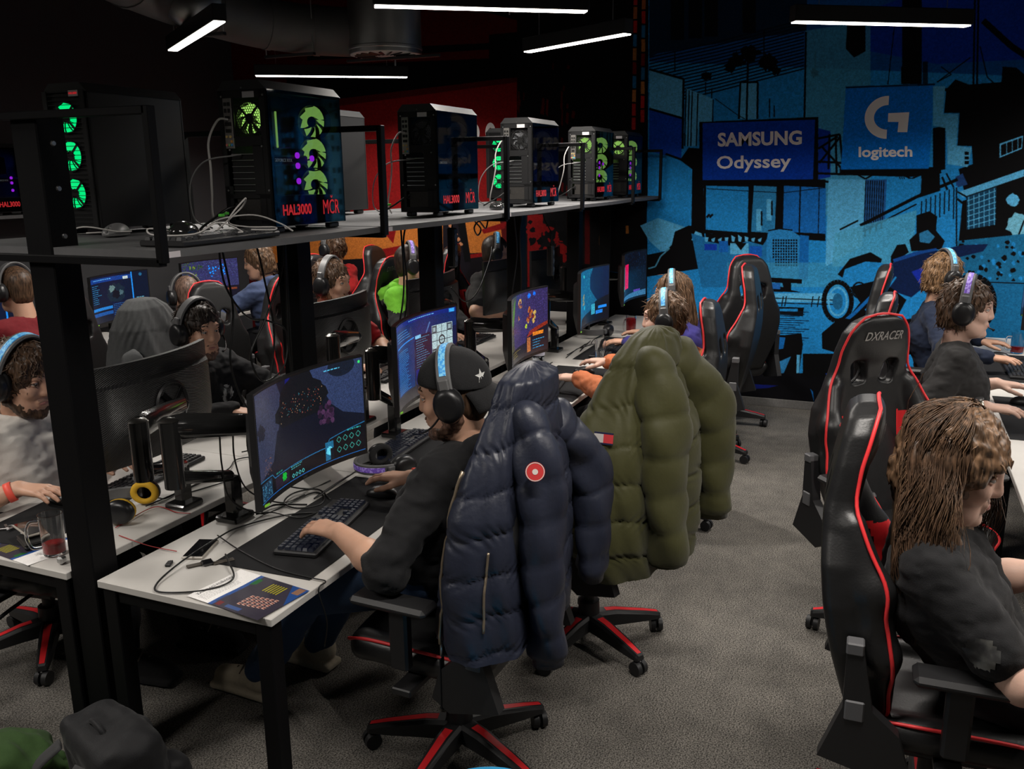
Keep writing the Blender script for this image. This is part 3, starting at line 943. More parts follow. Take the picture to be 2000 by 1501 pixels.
# ------------------------------------------------------------------ desks
M_desktop = mat('desk_laminate', (.52, .50, .47), .5, noise=.06, nscale=14)
M_blackmetal = mat('black_powder_coat', (.004, .004, .0045), .5, spec=.14, bump=.05, bscale=400)
BAY = [1.88, 3.09, 4.31, 5.53, 6.74, 7.72]
DZ = .74
def desk(x0, x1, y0, y1, label, group, near_leg=True):
    t = empty('desk', ((x0 + x1) / 2, (y0 + y1) / 2, 0)); tag(t, label, 'desk', group)
    w, d = x1 - x0 - .004, y1 - y0
    MB().box((0, 0, DZ - .0125), (w, d, .025), .002).build('desk_top', M_desktop, t)
    for sx in (-1, 1):
        for sy in (-1, 1):
            MB().box((sx * (w / 2 - .035), sy * (d / 2 - .04), (DZ - .027) / 2), (.055, .055, DZ - .027), .003).build('leg', M_blackmetal, t)
    MB().box((-w / 2 + .035, 0, DZ - .05), (.04, d - .14, .045), .003).build('frame_rail', M_blackmetal, t)
    MB().box((w / 2 - .035, 0, DZ - .05), (.04, d - .14, .045), .003).build('frame_rail', M_blackmetal, t)
    MB().box((0, 0, DZ - .05), (w - .14, .05, .04), .003).build('frame_rail', M_blackmetal, t)
    return t
AN = ['the man in the reversed black cap', 'the empty chair with the olive jacket', 'the man in the orange hoodie', 'the woman with the long straight brown hair', 'the last tower of the rack']
BN = ['the man in the white polo shirt', 'the dark haired man with the grey headset', 'the bearded man in red', 'the man in the green and black jacket', 'the man in the black shirt facing the rack']
for i in range(5):
    desk(BAY[i], BAY[i + 1], 1.577, 2.265, 'white topped desk with black legs used by ' + AN[i] if i != 4 else 'white topped desk with black legs at the far end by the blue mural', 'desks on the aisle side of the rack')
    desk(BAY[i], BAY[i + 1], 2.402, 3.09, 'white topped desk used by ' + BN[i], 'desks behind the rack')
for i, (x0, x1) in enumerate(((1.75, 3.20), (3.21, 4.66), (4.67, 6.12), (6.13, 7.58))):
    desk(x0, x1, -1.26, -.552, 'white topped desk before the ' + ['woman with long curly hair', 'empty chair turned to the aisle', 'man in the black printed shirt', 'man in the navy sweater'][i], 'desks of the right hand row')
for i, x0 in enumerate((3.4, 4.65, 5.9)):
    desk(x0, x0 + 1.24, 5.62, 6.34, 'desk along the dark grey wall ' + ['under the shelf with the blue lit tower', 'holding the screen with the blue client window', 'holding the screen with the green and purple map'][i], 'desks along the grey wall')

# ------------------------------------------------------------------ the rack above the desks
SH_Z = 1.80
rack = empty('computer_rack', (1.9, 2.348, 0)); tag(rack, 'long black steel rack with grey shelf boards carrying the computer towers', 'rack')
rack.location = (0, 0, 0)
M_shelf = mat('shelf_board_grey', (.105, .105, .108), .6, spec=.3, noise=.15, nscale=25)
M_tagw = mat('label_white', (.6, .56, .58), .6)
PX = [1.90, 3.085, 4.315, 5.545, 6.765, 7.63]
for i, x in enumerate(PX):
    p = MB().box((x + .05, 2.348, 1.09), (.10, .105, 2.18), .004).build('post', M_blackmetal, rack)
    for z in (2.1, 1.97, 1.83):
        MB().cyl((x + .05, 2.2955, z), (x + .05, 2.290, z), .009, .007, 10).build('bolt', M_steel, p)
    g = MB()
    for y in (1.858, 2.838):
        g.box((x - .01, y, 1.977), (.03, .022, .42), .002)
    g.box((x - .01, 2.348, 2.176), (.03, .98, .022), .002)
    g.box((x - .01, 2.348, 1.768), (.03, .98, .022), .002)
    g.build('guard_frame', M_blackmetal, rack)
for i in range(5):
    x0, x1 = PX[i] + .006, PX[i + 1] - .026
    if i == 4: x1 = 7.70
    n = 9
    P, Q = [], []
    b = MB()
    xs = np.linspace(x0, x1, n)
    sag = -.003 * np.sin(np.linspace(0, PI, n))
    vs, fs = [], []
    for x, s in zip(xs, sag):
        vs += [(x, 1.87, SH_Z + s), (x, 2.826, SH_Z + s), (x, 2.826, SH_Z - .022 + s), (x, 1.87, SH_Z - .022 + s)]
    for k in range(n - 1):
        a = 4 * k
        for j in range(4):
            fs.append([a + j, a + 4 + j, a + 4 + (j + 1) % 4, a + (j + 1) % 4])
    fs += [[0, 1, 2, 3], [4 * n - 1, 4 * n - 2, 4 * n - 3, 4 * n - 4]]
    b.add(vs, fs)
    sb = fix_normals(b.build('shelf_board', M_shelf, rack))
    MB().box((x0 + .035, 1.8685, SH_Z - .013), (.055, .002, .017)).build('label_sticker', M_tagw, sb)
# small extension socket strips hanging below the shelf
def socket_strip(x, y, z, label):
    t = empty('power_strip', (x, y, z)); tag(t, label, 'power strip', 'power strips under the rack')
    MB().box((0, 0, 0), (.05, .045, .22), .008).build('housing', mat('matte_black_plastic', (.014, .014, .015), .5), t)
    for k in (-1, 0, 1):
        MB().cyl((0, -.0222, k * .06), (0, -.0245, k * .06), .019, n=14).build('socket', mat('socket_grey', (.05, .05, .055), .4), t)
    MB().tube(smooth_path([(0, 0, .11), (.01, .0, .2), (.0, .05, .3), (.0, .06, 1.760 - z)], 5), .004, 6).build('cable', mat('cable_black', (.008, .008, .008), .4), t, True)
    return t
socket_strip(4.46, 2.26, 1.60, 'black power strip dangling beside the third rack post')
socket_strip(6.05, 2.27, 1.38, 'black power strip with grey plug hanging before the red splashed wall')
# wall shelf above the grey wall desks
ws = empty('wall_shelf', (4.6, 6.25, 1.72)); tag(ws, 'shelf board on the dark grey wall carrying a blue lit tower', 'shelf')
MB().box((0, 0, 0), (3.2, .34, .025), .002).build('shelf_board', M_shelf, ws)
for x in (-1.3, 0, 1.3):
    MB().box((x, .08, -.10), (.03, .17, .18), .003).build('bracket', M_blackmetal, ws)

# ------------------------------------------------------------------ PC towers
M_case = mat('case_black', (.009, .009, .0095), .45, spec=.35, bump=.03, bscale=500)
M_case_top = mat('case_top', (.05, .05, .051), .32, metal=.4)
M_glass_dark = mat('tinted_glass', (.35, .37, .40), .03, trans=1.0, ior=1.3, spec=.5)
M_led_red = mat('print_red', (.5, .015, .02), .5, emit=(.85, .02, .03), estr=.34)
M_io = mat('io_plate', (.42, .40, .38), .35, metal=.9, noise=.3, nscale=80)
M_fanblk = mat('fan_black', (.01, .01, .01), .4)
M_stick = mat('sticker_white', (.62, .60, .60), .6)
def glow(name, c, s):
    return mat(name, tuple(x * .3 for x in c), .4, emit=c, estr=s)
GREEN = glow('led_green', (.34, .66, .13), .85)
GREEN2 = glow('led_front_green', (.0, .85, .22), .8)
BLUE = glow('led_blue', (.03, .12, 1.0), 1.6)
WHITE_OFF = mat('fan_white', (.30, .31, .33), .5)
PURPLE = glow('led_purple', (.45, .02, .9), 1.4)
def hexgrid(w, h, cell, t, mbm, M):
    """hexagonal perforated grille: thin bars"""
    M0 = mbm.M; mbm.M = M0 @ M
    ny = int(h / (cell * .866)); nx = int(w / cell)
    for j in range(ny):
        for i in range(nx):
            x = -w / 2 + (i + .5 + .5 * (j % 2)) * cell; y = -h / 2 + (j + .5) * cell * .866
            if x > w / 2: continue
            a = cell / math.sqrt(3)
            pts = [(x + a * math.sin(k * PI / 3), y + a * math.cos(k * PI / 3)) for k in range(6)]
            for k in (0, 1, 2):
                (xa, ya), (xb, yb) = pts[k], pts[(k + 1) % 6]
                dx, dy = xb - xa, yb - ya; L = math.hypot(dx, dy); ux, uy = -dy / L * t, dx / L * t
                mbm.add([(xa + ux, ya + uy, 0), (xb + ux, yb + uy, 0), (xb - ux, yb - uy, 0), (xa - ux, ya - uy, 0)], [(0, 1, 2, 3)])
    mbm.M = M0
def fan(parent, M, r, led, depth=.02, name='fan'):
    """axial fan: ring, hub, curved blades"""
    b = MB(); b.M = M
    n = 24
    ring = [(r, -depth), (r * 1.06, -depth), (r * 1.06, depth), (r, depth), (r, -depth)]
    b.lathe(ring, n)
    o = b.build(name, M_fanblk, parent, True, autosmooth=40)
    b = MB(); b.M = M
    for k in range(9):
        a0 = 2 * PI * k / 9
        vs = []
        for i in range(5):
            rr = r * (.3 + .68 * i / 4); a = a0 + .35 * i / 4
            for s in (0, 1):
                aa = a + s * .64
                vs.append((rr * math.cos(aa), rr * math.sin(aa), (s - .5) * depth * 1.1))
        b.add(vs, [[2 * i, 2 * i + 1, 2 * i + 3, 2 * i + 2] for i in range(4)])
    b.build('fan_blades', led, o)
    b = MB(); b.M = M
    b.cyl((0, 0, -depth * .8), (0, 0, depth * .9), r * .33, n=16)
    for k in range(4):
        a = PI / 4 + k * PI / 2
        b.box((r * .66 * math.cos(a), r * .66 * math.sin(a), depth), (r * .8, .007, .004), 0, Matrix.Rotation(a, 3, 'Z'))
    b.build('fan_hub', M_fanblk, o)
    return o
CW, CD, CH = .205, .445, .52      # tower width (y), depth (x), height
def tower(led, lit=True, front_led=None):
    """origin at rear-right-bottom corner seen from the rear: rear face at x=0 looking -x, glass side at y=0 looking -y"""
    t = empty('computer_tower')
    b = MB()
    ch = .028
    z0, z1 = .022, CH
    # shell: rear, top (chamfered), left side, floor, front; glass side open
    prof = [(0, z0), (0, z1 - ch), (ch, z1), (CW - ch, z1), (CW, z1 - ch), (CW, z0)]
    def strip(pa, pb, x0=0.0, x1=CD):
        b.add([(x0, pa[0], pa[1]), (x1, pa[0], pa[1]), (x1, pb[0], pb[1]), (x0, pb[0], pb[1])], [(0, 1, 2, 3)])
    strip((CW, z0), (0, z0))
    strip((CW, z1 - ch), (CW, z0))
    b.box((CD - .0, CW / 2, (z0 + z1 - .03) / 2), (.012, CW, z1 - z0 - .03), .004)
    # glass side frame
    for (c, s) in (((.012, .004, (z0 + z1 - ch) / 2), (.024, .008, z1 - ch - z0)), ((CD - .008, .004, (z0 + z1 - ch) / 2), (.016, .008, z1 - ch - z0)),
                   ((CD / 2, .004, z1 - ch - .006), (CD, .008, .012)), ((CD / 2, .004, z0 + .006), (CD, .008, .012))):
        b.box(c, s)
    # psu shroud and mainboard tray
    b.box((CD / 2, CW / 2 + .01, .125), (CD - .03, CW - .035, .006))
    b.box((CD / 2, .016, .074), (CD - .04, .004, .098))
    b.box((CD / 2, CW - .03, .31), (CD - .03, .004, .37))
    body = b.build('case_body', M_case, t)
    tp = MB()
    vs = []
    for x in (-.003, CD + .006):
        vs += [(x, -.002, z1 - ch - .002), (x, ch, z1 + .002), (x, CW - ch, z1 + .002), (x, CW + .002, z1 - ch - .002)]
    tp.add(vs, [(0, 4, 5, 1), (1, 5, 6, 2), (2, 6, 7, 3), (0, 1, 2, 3)[::-1], (4, 5, 6, 7)[::-1], (0, 3, 7, 4)])
    fix_normals(tp.build('top_cover', M_case_top, t))
    for x in (.05, CD - .05):
        for y in (.03, CW - .03):
            MB().box((x, y, .011), (.06, .03, .022), .005).build('foot', M_fanblk, t)
    # rear panel, built as bars round its openings
    r = MB()
    fy0, fy1, fz0, fz1 = .030, .142, .335, .455    # fan opening (y from glass side)
    iy0, iy1, iz0, iz1 = .150, .186, .295, .465    # io plate opening
    r.box((.003, CW / 2, (fz1 + z1 - ch) / 2 + .006), (.006, CW - .004, z1 - ch - fz1 - .004))
    r.box((.003, .015, .26), (.006, .030, .46)); r.box((.003, .146, .40), (.006, .008, .14)); r.box((.003, .196, .26), (.006, .02, .46))
    r.box((.003, .086, .318), (.006, .12, .034)); r.box((.003, .05, .22), (.006, .045, .17))
    r.box((.003, CW / 2, .130), (.006, CW - .02, .016)); r.box((.003, CW / 2, .034), (.006, CW - .01, .024))
    r.box((.003, .040, .085), (.006, .03, .1)); r.box((.003, .188, .1), (.006, .03, .13))
    rear = r.build('rear_panel', M_case, t)
    g = MB()
    hexgrid(fy1 - fy0, fz1 - fz0, .0095, .0011, g, frame((-.0005, (fy0 + fy1) / 2, (fz0 + fz1) / 2), (0, -1, 0), (0, 0, 1)))
    g.build('fan_grille', M_case, rear)
    fan(t, frame((.03, (fy0 + fy1) / 2, (fz0 + fz1) / 2), (0, -1, 0), (0, 0, 1)), .054, led)
    io = MB().box((.002, (iy0 + iy1) / 2, (iz0 + iz1) / 2), (.007, iy1 - iy0, iz1 - iz0), .001).build('io_plate', M_io, rear)
    pcol = [mat('port_black', (.01, .01, .01), .4)] * 3
    for k, (dy, dz, w, h, m_) in enumerate(((.008, .15, .010, .012, 0), (-.008, .15, .010, .012, 0), (.008, .128, .009, .014, 0), (-.008, .128, .009, .014, 0), (.0, .105, .02, .01, 0), (.006, .083, .012, .013, 0), (-.008, .083, .01, .013, 0), (0, .06, .022, .012, 0))):
        MB().box((-.003, (iy0 + iy1) / 2 + dy, iz0 + dz), (.005, w, h), .001).build('port', mat('port_black', (.01, .01, .01), .4), io)
    for k, (dy, dz, c) in enumerate(((.009, .040, (.75, .55, .2)), (-.007, .040, (.75, .55, .2)), (.011, .012, (.8, .25, .2)), (.0, .012, (.25, .6, .2)), (-.011, .012, (.1, .4, .8)), (-.011, .024, (.8, .4, .1)))):
        MB().cyl((-.002, (iy0 + iy1) / 2 + dy, iz0 + dz), (-.005, (iy0 + iy1) / 2 + dy, iz0 + dz), .0045, n=10).build('audio_jack', mat('jack_%d' % k, c, .4, metal=.3), io)
    MB().box((-.0006, .074, .474), (.0012, .05, .02)).build('sticker', M_stick, rear)
    for k in range(7):
        s_ = MB().box((-.001, .118, .275 - k * .021), (.004, .095, .0035), .001)
        s_.build('slot_cover', M_steel, rear)
        g = MB(); g.box((.004, .118, .265 - k * .021), (.004, .095, .015)); g.build('slot_plate', M_case, rear)
    ps = MB().box((.006, .105, .083), (.008, .105, .075), .002).build('power_supply', mat('psu_dark', (.02, .018, .016), .5, noise=.6, nscale=120), rear)
    MB().box((.0, .155, .095), (.006, .02, .024), .002).build('power_socket', M_fanblk, rear)
    for (y, z) in ((.012, .47), (.19, .47), (.012, .15), (.19, .15), (.1, .497), (.17, .29), (.03, .30)):
        MB().cyl((0, y, z), (-.003, y, z), .0035, n=8).build('screw', M_steel, rear)
    # glass and what is behind it
    MB().box((CD / 2, -.002, (z0 + z1 - ch) / 2), (CD - .004, .004, z1 - ch - z0 - .002), .001).build('glass_panel', M_glass_dark, t)
    for k, z in enumerate((.40, .28, .165)):
        fan(t, frame((CD - .055, .085, z), (0, 1, 0), (0, 0, 1)), .061, led)
    MB().box((.14, .09, .36), (.09, .08, .125), .004).build('cpu_cooler', mat('cooler_fins', (.3, .3, .3), .3, metal=.9) , t)
    MB().box((.14, .044, .36), (.075, .008, .125), .003).build('cooler_cover', M_fanblk, t)
    MB().box((.102, .0438, .36), (.006, .006, .125), .001).build('cooler_light', led, t)
    MB().box((.16, .07, .255), (.24, .055, .035), .006).build('graphics_card', M_fanblk, t)
    text_mesh('card_print', 'GEFORCE RTX', .016, mat('print_card', (.5, .5, .5), .5, emit=(.6, .65, .6), estr=.15), t, frame((.075, .0418, .249), (1, 0, 0), (0, 0, 1)))
    if lit:
        for (x, z) in ((.2, .272), (.2, .235), (.2, .18), (.29, .262)):
            MB().cyl((x, .03, z), (x, .036, z), .011, n=12).build('purple_light', PURPLE, t)
    fl = front_led
    if fl is not None:
        for k, z in enumerate((.405, .275, .145)):
            fan(t, frame((CD + .0085, CW / 2, z), (0, 1, 0), (0, 0, 1)), .052, fl, depth=.004)
        g = MB()
        for i in range(30):
            g.box((CD + .014, CW / 2, .045 + i * .0155), (.002, CW - .03, .0022))
        for i in range(2):
            g.box((CD + .0145, .014 + i * (CW - .028), .26), (.004, .022, .47), .001)
        g.build('front_mesh', M_case, t)
        MB().box((CD + .016, CW - .05, .485), (.002, .045, .02)).build('badge', mat('badge_silver', (.6, .55, .55), .4), t)
        text_mesh('badge_text', 'HAL3000', .010, M_led_red, t, frame((CD + .0175, CW - .07, .482), (0, 1, 0), (0, 0, 1)))
    text_mesh('print_name', 'HAL3000', .052, M_led_red, t, frame((.045, -.0045, .062), (1, 0, 0), (0, 0, 1)), bold=.0012, sx=.86, extrude=.0003)
    text_mesh('print_name', 'MCR', .078, M_led_red, t, frame((.29, -.0045, .056), (1, 0, 0), (0, 0, 1)), sx=.68, extrude=.0003)
    mb = MB(); mb.add([(.343, -.0048, .122), (.351, -.0048, .114), (.359, -.0048, .122), (.355, -.0048, .126), (.351, -.0048, .120), (.347, -.0048, .126)], [(0, 1, 4, 5), (1, 2, 3, 4)])
    mb.build('print_name', M_led_red, t)
    return t
tw_green = tower(GREEN, True)
tw_plain = tower(WHITE_OFF, False)
tw_front = tower(GREEN2, True, GREEN2)
used = set()
def place_tower(src, x, y, rz, label, group='computer towers on the rack', z=None):
    o = src if src.name not in used else copy_tree(src)
    used.add(src.name)
    o.location = (x, y, SH_Z + .0008 if z is None else z)
    o.rotation_euler = (0, 0, rz)
    tag(o, label, 'computer tower', group)
    return o
place_tower(tw_green, 2.585, 2.01, 0, 'black computer tower glowing green through its glass side, next to the spare keyboard')
place_tower(tw_plain, 3.83, 2.01, 0, 'unlit computer tower with glass side beside the second guard frame')
place_tower(tw_plain, 5.05, 2.01, 0, 'unlit computer tower with glass side beside the third guard frame')
place_tower(tw_green, 6.27, 2.01, 0, 'green lit computer tower, second from the far end of the rack')
place_tower(tw_green, 7.12, 2.01, 0, 'green lit computer tower at the far end of the rack by the mural')
# towers of the other side stand the other way round, front to the viewer
for i, (x, l) in enumerate(((2.375, 'computer tower with three green front fans behind the first rack post'), (3.70, 'computer tower turned front on behind the green lit one'), (4.93, 'computer tower turned front on behind the second unlit tower'), (6.13, 'computer tower with green front fans behind the fourth post'))):
    place_tower(tw_front, x + CD, 2.60 + CW, PI, l)
tb = tower(BLUE, True)
place_tower(tb, 4.62, 6.12, 0, 'blue lit computer tower on the wall shelf', 'computer towers on the wall shelf', 1.734)
# ------------------------------------------------------------------ screens
def ui_text(p, x, y, w, n, col, h=2, gap=5):
    g = np.random.default_rng(int(x * 7 + y * 13))
    for i in range(n):
        xx = x
        while xx < x + w * (.5 + .5 * g.random()):
            l = 3 + 9 * g.random()
            p.rect(xx, y + i * gap, xx + l, y + i * gap + h, col, .9); xx += l + 2.5
def scr_rts():
    p = Paint(440, 250, (.03, .05, .11))
    p.poly([(0, 0), (120, 0), (150, 60), (120, 100), (90, 170), (40, 190), (0, 200)], (.15, .17, .26))
    p.poly([(190, 0), (440, 0), (440, 150), (370, 130), (330, 100), (300, 50), (230, 40)], (.15, .20, .33))
    p.poly([(160, 0), (250, 0), (225, 28), (150, 36)], (.03, .06, .36))
    p.blob(215, 70, 95, (.025, .035, .06), 2, 30, .35, 1, 1.25)
    p.poly([(110, 110), (330, 110), (400, 170), (410, 220), (60, 220)], (.025, .04, .10))
    p.blob(25, 90, 26, (.07, .07, .12), 3); p.disc(370, 10, 46, 26, (.05, .08, .14))
    g = np.random.default_rng(3)
    for i in range(90):
        x, y = 130 + 170 * g.random(), 40 + 60 * g.random()
        p.disc(x, y, 1.6, 1.6, [(.6, .3, .2), (.15, .4, .45), (.7, .55, .4), (.4, .12, .14)][i % 4], .9, 6)
    for i in range(26):
        p.blob(312 + 26 * (g.random() - .5) * 2, 120 + 24 * (g.random() - .5) * 2, 9, [(.20, .11, .22), (.26, .15, .27), (.12, .06, .14)][i % 3], i, 7, .3)
    for i in range(30):
        p.disc(30 + 40 * g.random(), 150 + 45 * g.random(), 1.5, 1.5, (.45, .3, .25), 1, 6)
    p.poly([(0, 196), (70, 200), (80, 214), (290, 208), (310, 190), (440, 172), (440, 250), (0, 250)], (.015, .02, .045))
    p.line([(0, 198), (70, 202), (82, 214), (300, 209), (318, 190), (440, 172)], 2.5, (.10, .38, .55))
    p.rect(6, 206, 66, 246, (.06, .16, .24)); 
    for i in range(60):
        p.disc(8 + 56 * g.random(), 208 + 36 * g.random(), 1.8, 1.8, (.25, .5, .62), .8, 6)
    p.rect(84, 216, 150, 244, (.10, .07, .13)); p.blob(128, 226, 13, (.03, .62, .18), 5)
    ui_text(p, 160, 214, 60, 2, (.25, .7, .7))
    for k in range(4):
        p.ring(168 + 14 * k, 238, 5, 5, 1.6, (.3, .75, .75), 4)
    p.rect(300, 196, 330, 244, (.08, .36, .50)); p.blob(315, 220, 14, (.35, .75, .85), 8); p.rect(318, 215, 330, 244, (.02, .06, .1))
    for k in range(4):
        for j in range(2):
            p.ring(350 + 22 * k, 200 + 26 * j, 8, 8, 1.6, (.2, .6, .55), 4)
    ui_text(p, 380, 180, 50, 1, (.15, .6, .6), 4); ui_text(p, 90, 205, 50, 1, (.1, .5, .45), 4)
    ui_text(p, 310, 12, 100, 1, (.3, .7, .85), 3); p.disc(430, 10, 4, 4, (.2, .8, .4))
    p.line([(2, 248), (438, 248)], 2, (.1, .35, .6))
    return p.grain(.2, 1, 2)
def scr_lobby():
    p = Paint(440, 250, (.02, .07, .22))
    p.poly([(0, 0), (440, 0), (440, 60), (0, 90)], (.04, .13, .34)); p.rect(0, 0, 440, 14, (.03, .12, .42))
    p.poly([(120, 60), (170, 20), (200, 120), (150, 170)], (.18, .20, .32), .7); p.line([(255, 90), (300, 30)], 7, (.35, .5, .7), .7)
    p.rect(0, 200, 440, 250, (.13, .12, .14)); p.poly([(200, 190), (440, 120), (440, 250), (200, 250)], (.06, .05, .12))
    p.rect(20, 70, 190, 215, (.03, .16, .36)); p.line([(20, 70), (190, 62)], 4, (.15, .5, .85))
    ui_text(p, 28, 84, 150, 24, (.2, .55, .8), 2, 5.4)
    ui_text(p, 20, 26, 180, 4, (.25, .6, .85), 2, 8)
    p.rect(200, 62, 300, 180, (.07, .05, .17)); ui_text(p, 206, 70, 90, 14, (.25, .6, .75), 2, 7.5); p.rect(200, 60, 240, 70, (.45, .7, .85))
    p.rect(310, 46, 420, 150, (.62, .72, .74))
    for (x, y) in ((312, 48), (394, 48), (312, 124), (394, 124)):
        p.rect(x, y, x + 24, y + 24, (.25, .28, .31)); p.rect(x + 5, y + 5, x + 19, y + 19, (.55, .63, .65))
    for k in range(3):
        p.line([(310, 72 + 26 * k), (420, 72 + 26 * k)], 2, (.2, .22, .25)); p.line([(338 + 27 * k, 46), (338 + 27 * k, 150)], 2, (.2, .22, .25))
    p.ring(365, 98, 14, 14, 5, (.12, .13, .15))
    p.rect(200, 168, 430, 214, (.02, .08, .40)); p.line([(432, 150), (432, 200)], 3, (.4, .75, .9))
    for k in range(4):
        p.line([(220 + 50 * k, 172), (220 + 50 * k, 212)], 1, (.1, .25, .6))
    ui_text(p, 150, 5, 200, 1, (.4, .7, .9), 3); p.rect(405, 2, 432, 14, (.2, .6, .9))
    return p.grain(.2, 2, 2)
def scr_creep():
    p = Paint(300, 210, (.17, .14, .32))
    g = np.random.default_rng(8)
    for i in range(500):
        p.disc(300 * g.random(), 210 * g.random(), 3, 2, [(.22, .18, .42), (.12, .10, .24), (.28, .2, .4)][i % 3], .7, 6)
    p.poly([(0, 0), (110, 0), (90, 50), (70, 110), (80, 170), (60, 210), (0, 210)], (.22, .24, .17))
    for i in range(200):
        p.disc(90 * g.random() ** 1.3, 210 * g.random(), 3.5, 2.5, [(.2, .3, .12), (.3, .3, .25), (.12, .16, .09), (.35, .34, .3)][i % 4], .8, 6)
    p.poly([(40, 80), (75, 20), (95, 10), (80, 60), (60, 90)], (.25, .45, .1))
    for (x, y, r) in ((215, 80, 30), (140, 30, 18), (130, 75, 9)):
        for i in range(26):
            p.blob(x + r * (g.random() - .5) * 1.6, y + r * (g.random() - .5) * 1.5, r * .28, [(.62, .34, .12), (.72, .6, .3), (.4, .12, .08)][i % 3], i, 7, .4)
    p.blob(185, 112, 10, (.65, .75, .1), 4); p.blob(205, 15, 12, (.05, .4, .9), 6); p.blob(235, 12, 9, (.05, .4, .9), 7)
    p.poly([(0, 170), (180, 165), (190, 140), (300, 120), (300, 210), (0, 210)], (.04, .05, .09))
    p.poly([(190, 150), (205, 132), (300, 112), (300, 124), (215, 146)], (.5, .14, .06)); p.rect(225, 140, 280, 152, (.8, .45, .08))
    p.rect(190, 152, 212, 200, (.6, .35, .15)); ui_text(p, 225, 165, 60, 4, (.2, .6, .8), 3, 9); ui_text(p, 60, 175, 90, 3, (.5, .45, .15), 3, 8)
    return p.grain(.3, 2, 2)
def scr_teal():
    p = Paint(260, 190, (.05, .32, .46))
    g = np.random.default_rng(4)
    for i in range(600):
        p.disc(170 * g.random(), 190 * g.random(), 3, 3, [(.08, .45, .55), (.03, .26, .42), (.06, .38, .50)][i % 3], .7, 6)
    p.poly([(170, 0), (260, 0), (260, 190), (220, 190), (200, 120), (150, 70), (150, 30)], (.02, .09, .22))
    for i in range(20):
        p.blob(75 + 20 * g.random(), 80 + 40 * g.random(), 5, (.5, .5, .3), i, 7)
    p.blob(90, 20, 8, (.2, .8, .8), 3); p.blob(100, 130, 10, (.1, .6, .7), 4)
    p.poly([(60, 165), (150, 150), (190, 120), (260, 105), (260, 190), (40, 190)], (.02, .03, .06)); p.rect(160, 128, 185, 165, (.2, .6, .7)); p.rect(205, 140, 250, 150, (.1, .5, .9)); p.rect(190, 155, 230, 168, (.1, .45, .8))
    return p.grain(.2, 2, 2)
def scr_bars():
    p = Paint(220, 190, (.02, .03, .07))
    g = np.random.default_rng(6)
    for i in range(300):
        p.disc(220 * g.random(), 190 * g.random(), 2, 3, (.04, .14, .28), .7, 5)
    p.rect(20, 60, 60, 150, (.2, .5, .5)); p.rect(62, 45, 105, 145, (.75, .06, .3)); p.rect(40, 50, 60, 130, (.1, .35, .38)); p.rect(150, 160, 190, 175, (.3, .2, .6))
    p.poly([(0, 180), (110, 172), (220, 166), (220, 190), (0, 190)], (.2, .4, .55))
    return p.grain(.25, 2, 2)
def scr_client():
    p = Paint(300, 190, (.01, .05, .14))
    p.rect(0, 8, 230, 26, (.03, .20, .48)); p.rect(228, 0, 234, 120, (.1, .5, .85)); p.rect(0, 28, 225, 120, (.015, .06, .16))
    p.blob(150, 80, 48, (.05, .12, .18), 4, 30, .3, 1, 1.2); p.blob(130, 60, 20, (.35, .45, .45), 5); p.blob(175, 80, 15, (.25, .35, .38), 6); p.blob(150, 85, 24, (.02, .03, .08), 7)
    ui_text(p, 6, 36, 60, 10, (.2, .6, .8), 2, 8); ui_text(p, 20, 14, 180, 1, (.4, .7, .9), 3)
    p.rect(0, 128, 125, 140, (.1, .45, .75)); p.rect(0, 148, 130, 162, (.04, .28, .55)); p.rect(125, 118, 230, 190, (.02, .06, .2)); ui_text(p, 130, 124, 80, 9, (.2, .45, .7), 2, 7); ui_text(p, 245, 110, 45, 11, (.35, .65, .75), 3, 7)
    p.disc(270, 14, 7, 7, (.1, .35, .5)); p.rect(190, 14, 214, 26, (.7, .75, .75))
    return p.grain(.2, 2, 2)
def scr_map():
    p = Paint(300, 190, (.16, .17, .33))
    g = np.random.default_rng(11)
    for i in range(700):
        x, y = 300 * g.random(), 190 * g.random()
        p.disc(x, y, 4, 3, [(.2, .2, .42), (.13, .13, .28), (.22, .26, .4)][i % 3] if x > 90 + 40 * math.sin(y * .05) else [(.16, .3, .13), (.26, .27, .2), (.1, .2, .08)][i % 3], .8, 6)
    for i in range(30):
        p.blob(160 + 80 * g.random(), 25 + 60 * g.random(), 5, (.05, .5, .95), i, 8)
    for i in range(12):
        p.blob(40 + 60 * g.random(), 20 + 60 * g.random(), 6, (.4, .5, .15), i, 8)
    p.rect(200, 130, 300, 190, (.03, .03, .1)); p.rect(205, 165, 240, 180, (.1, .2, .8)); p.rect(230, 140, 290, 150, (.4, .18, .1))
    return p.grain(.25, 2, 2)
def scr_desktop():
    p = Paint(120, 80, (.16, .24, .36))
    p.rect(0, 70, 120, 80, (.05, .1, .2))
    return p
SCR = {k: picture_mat('screen_' + k, f().a, .25, estr=1.0, spec=.4) for k, f in dict(rts=scr_rts, lobby=scr_lobby, creep=scr_creep, teal=scr_teal, bars=scr_bars, client=scr_client, map=scr_map, desktop=scr_desktop).items()}
M_bezel = mat('monitor_black', (.012, .012, .013), .38)
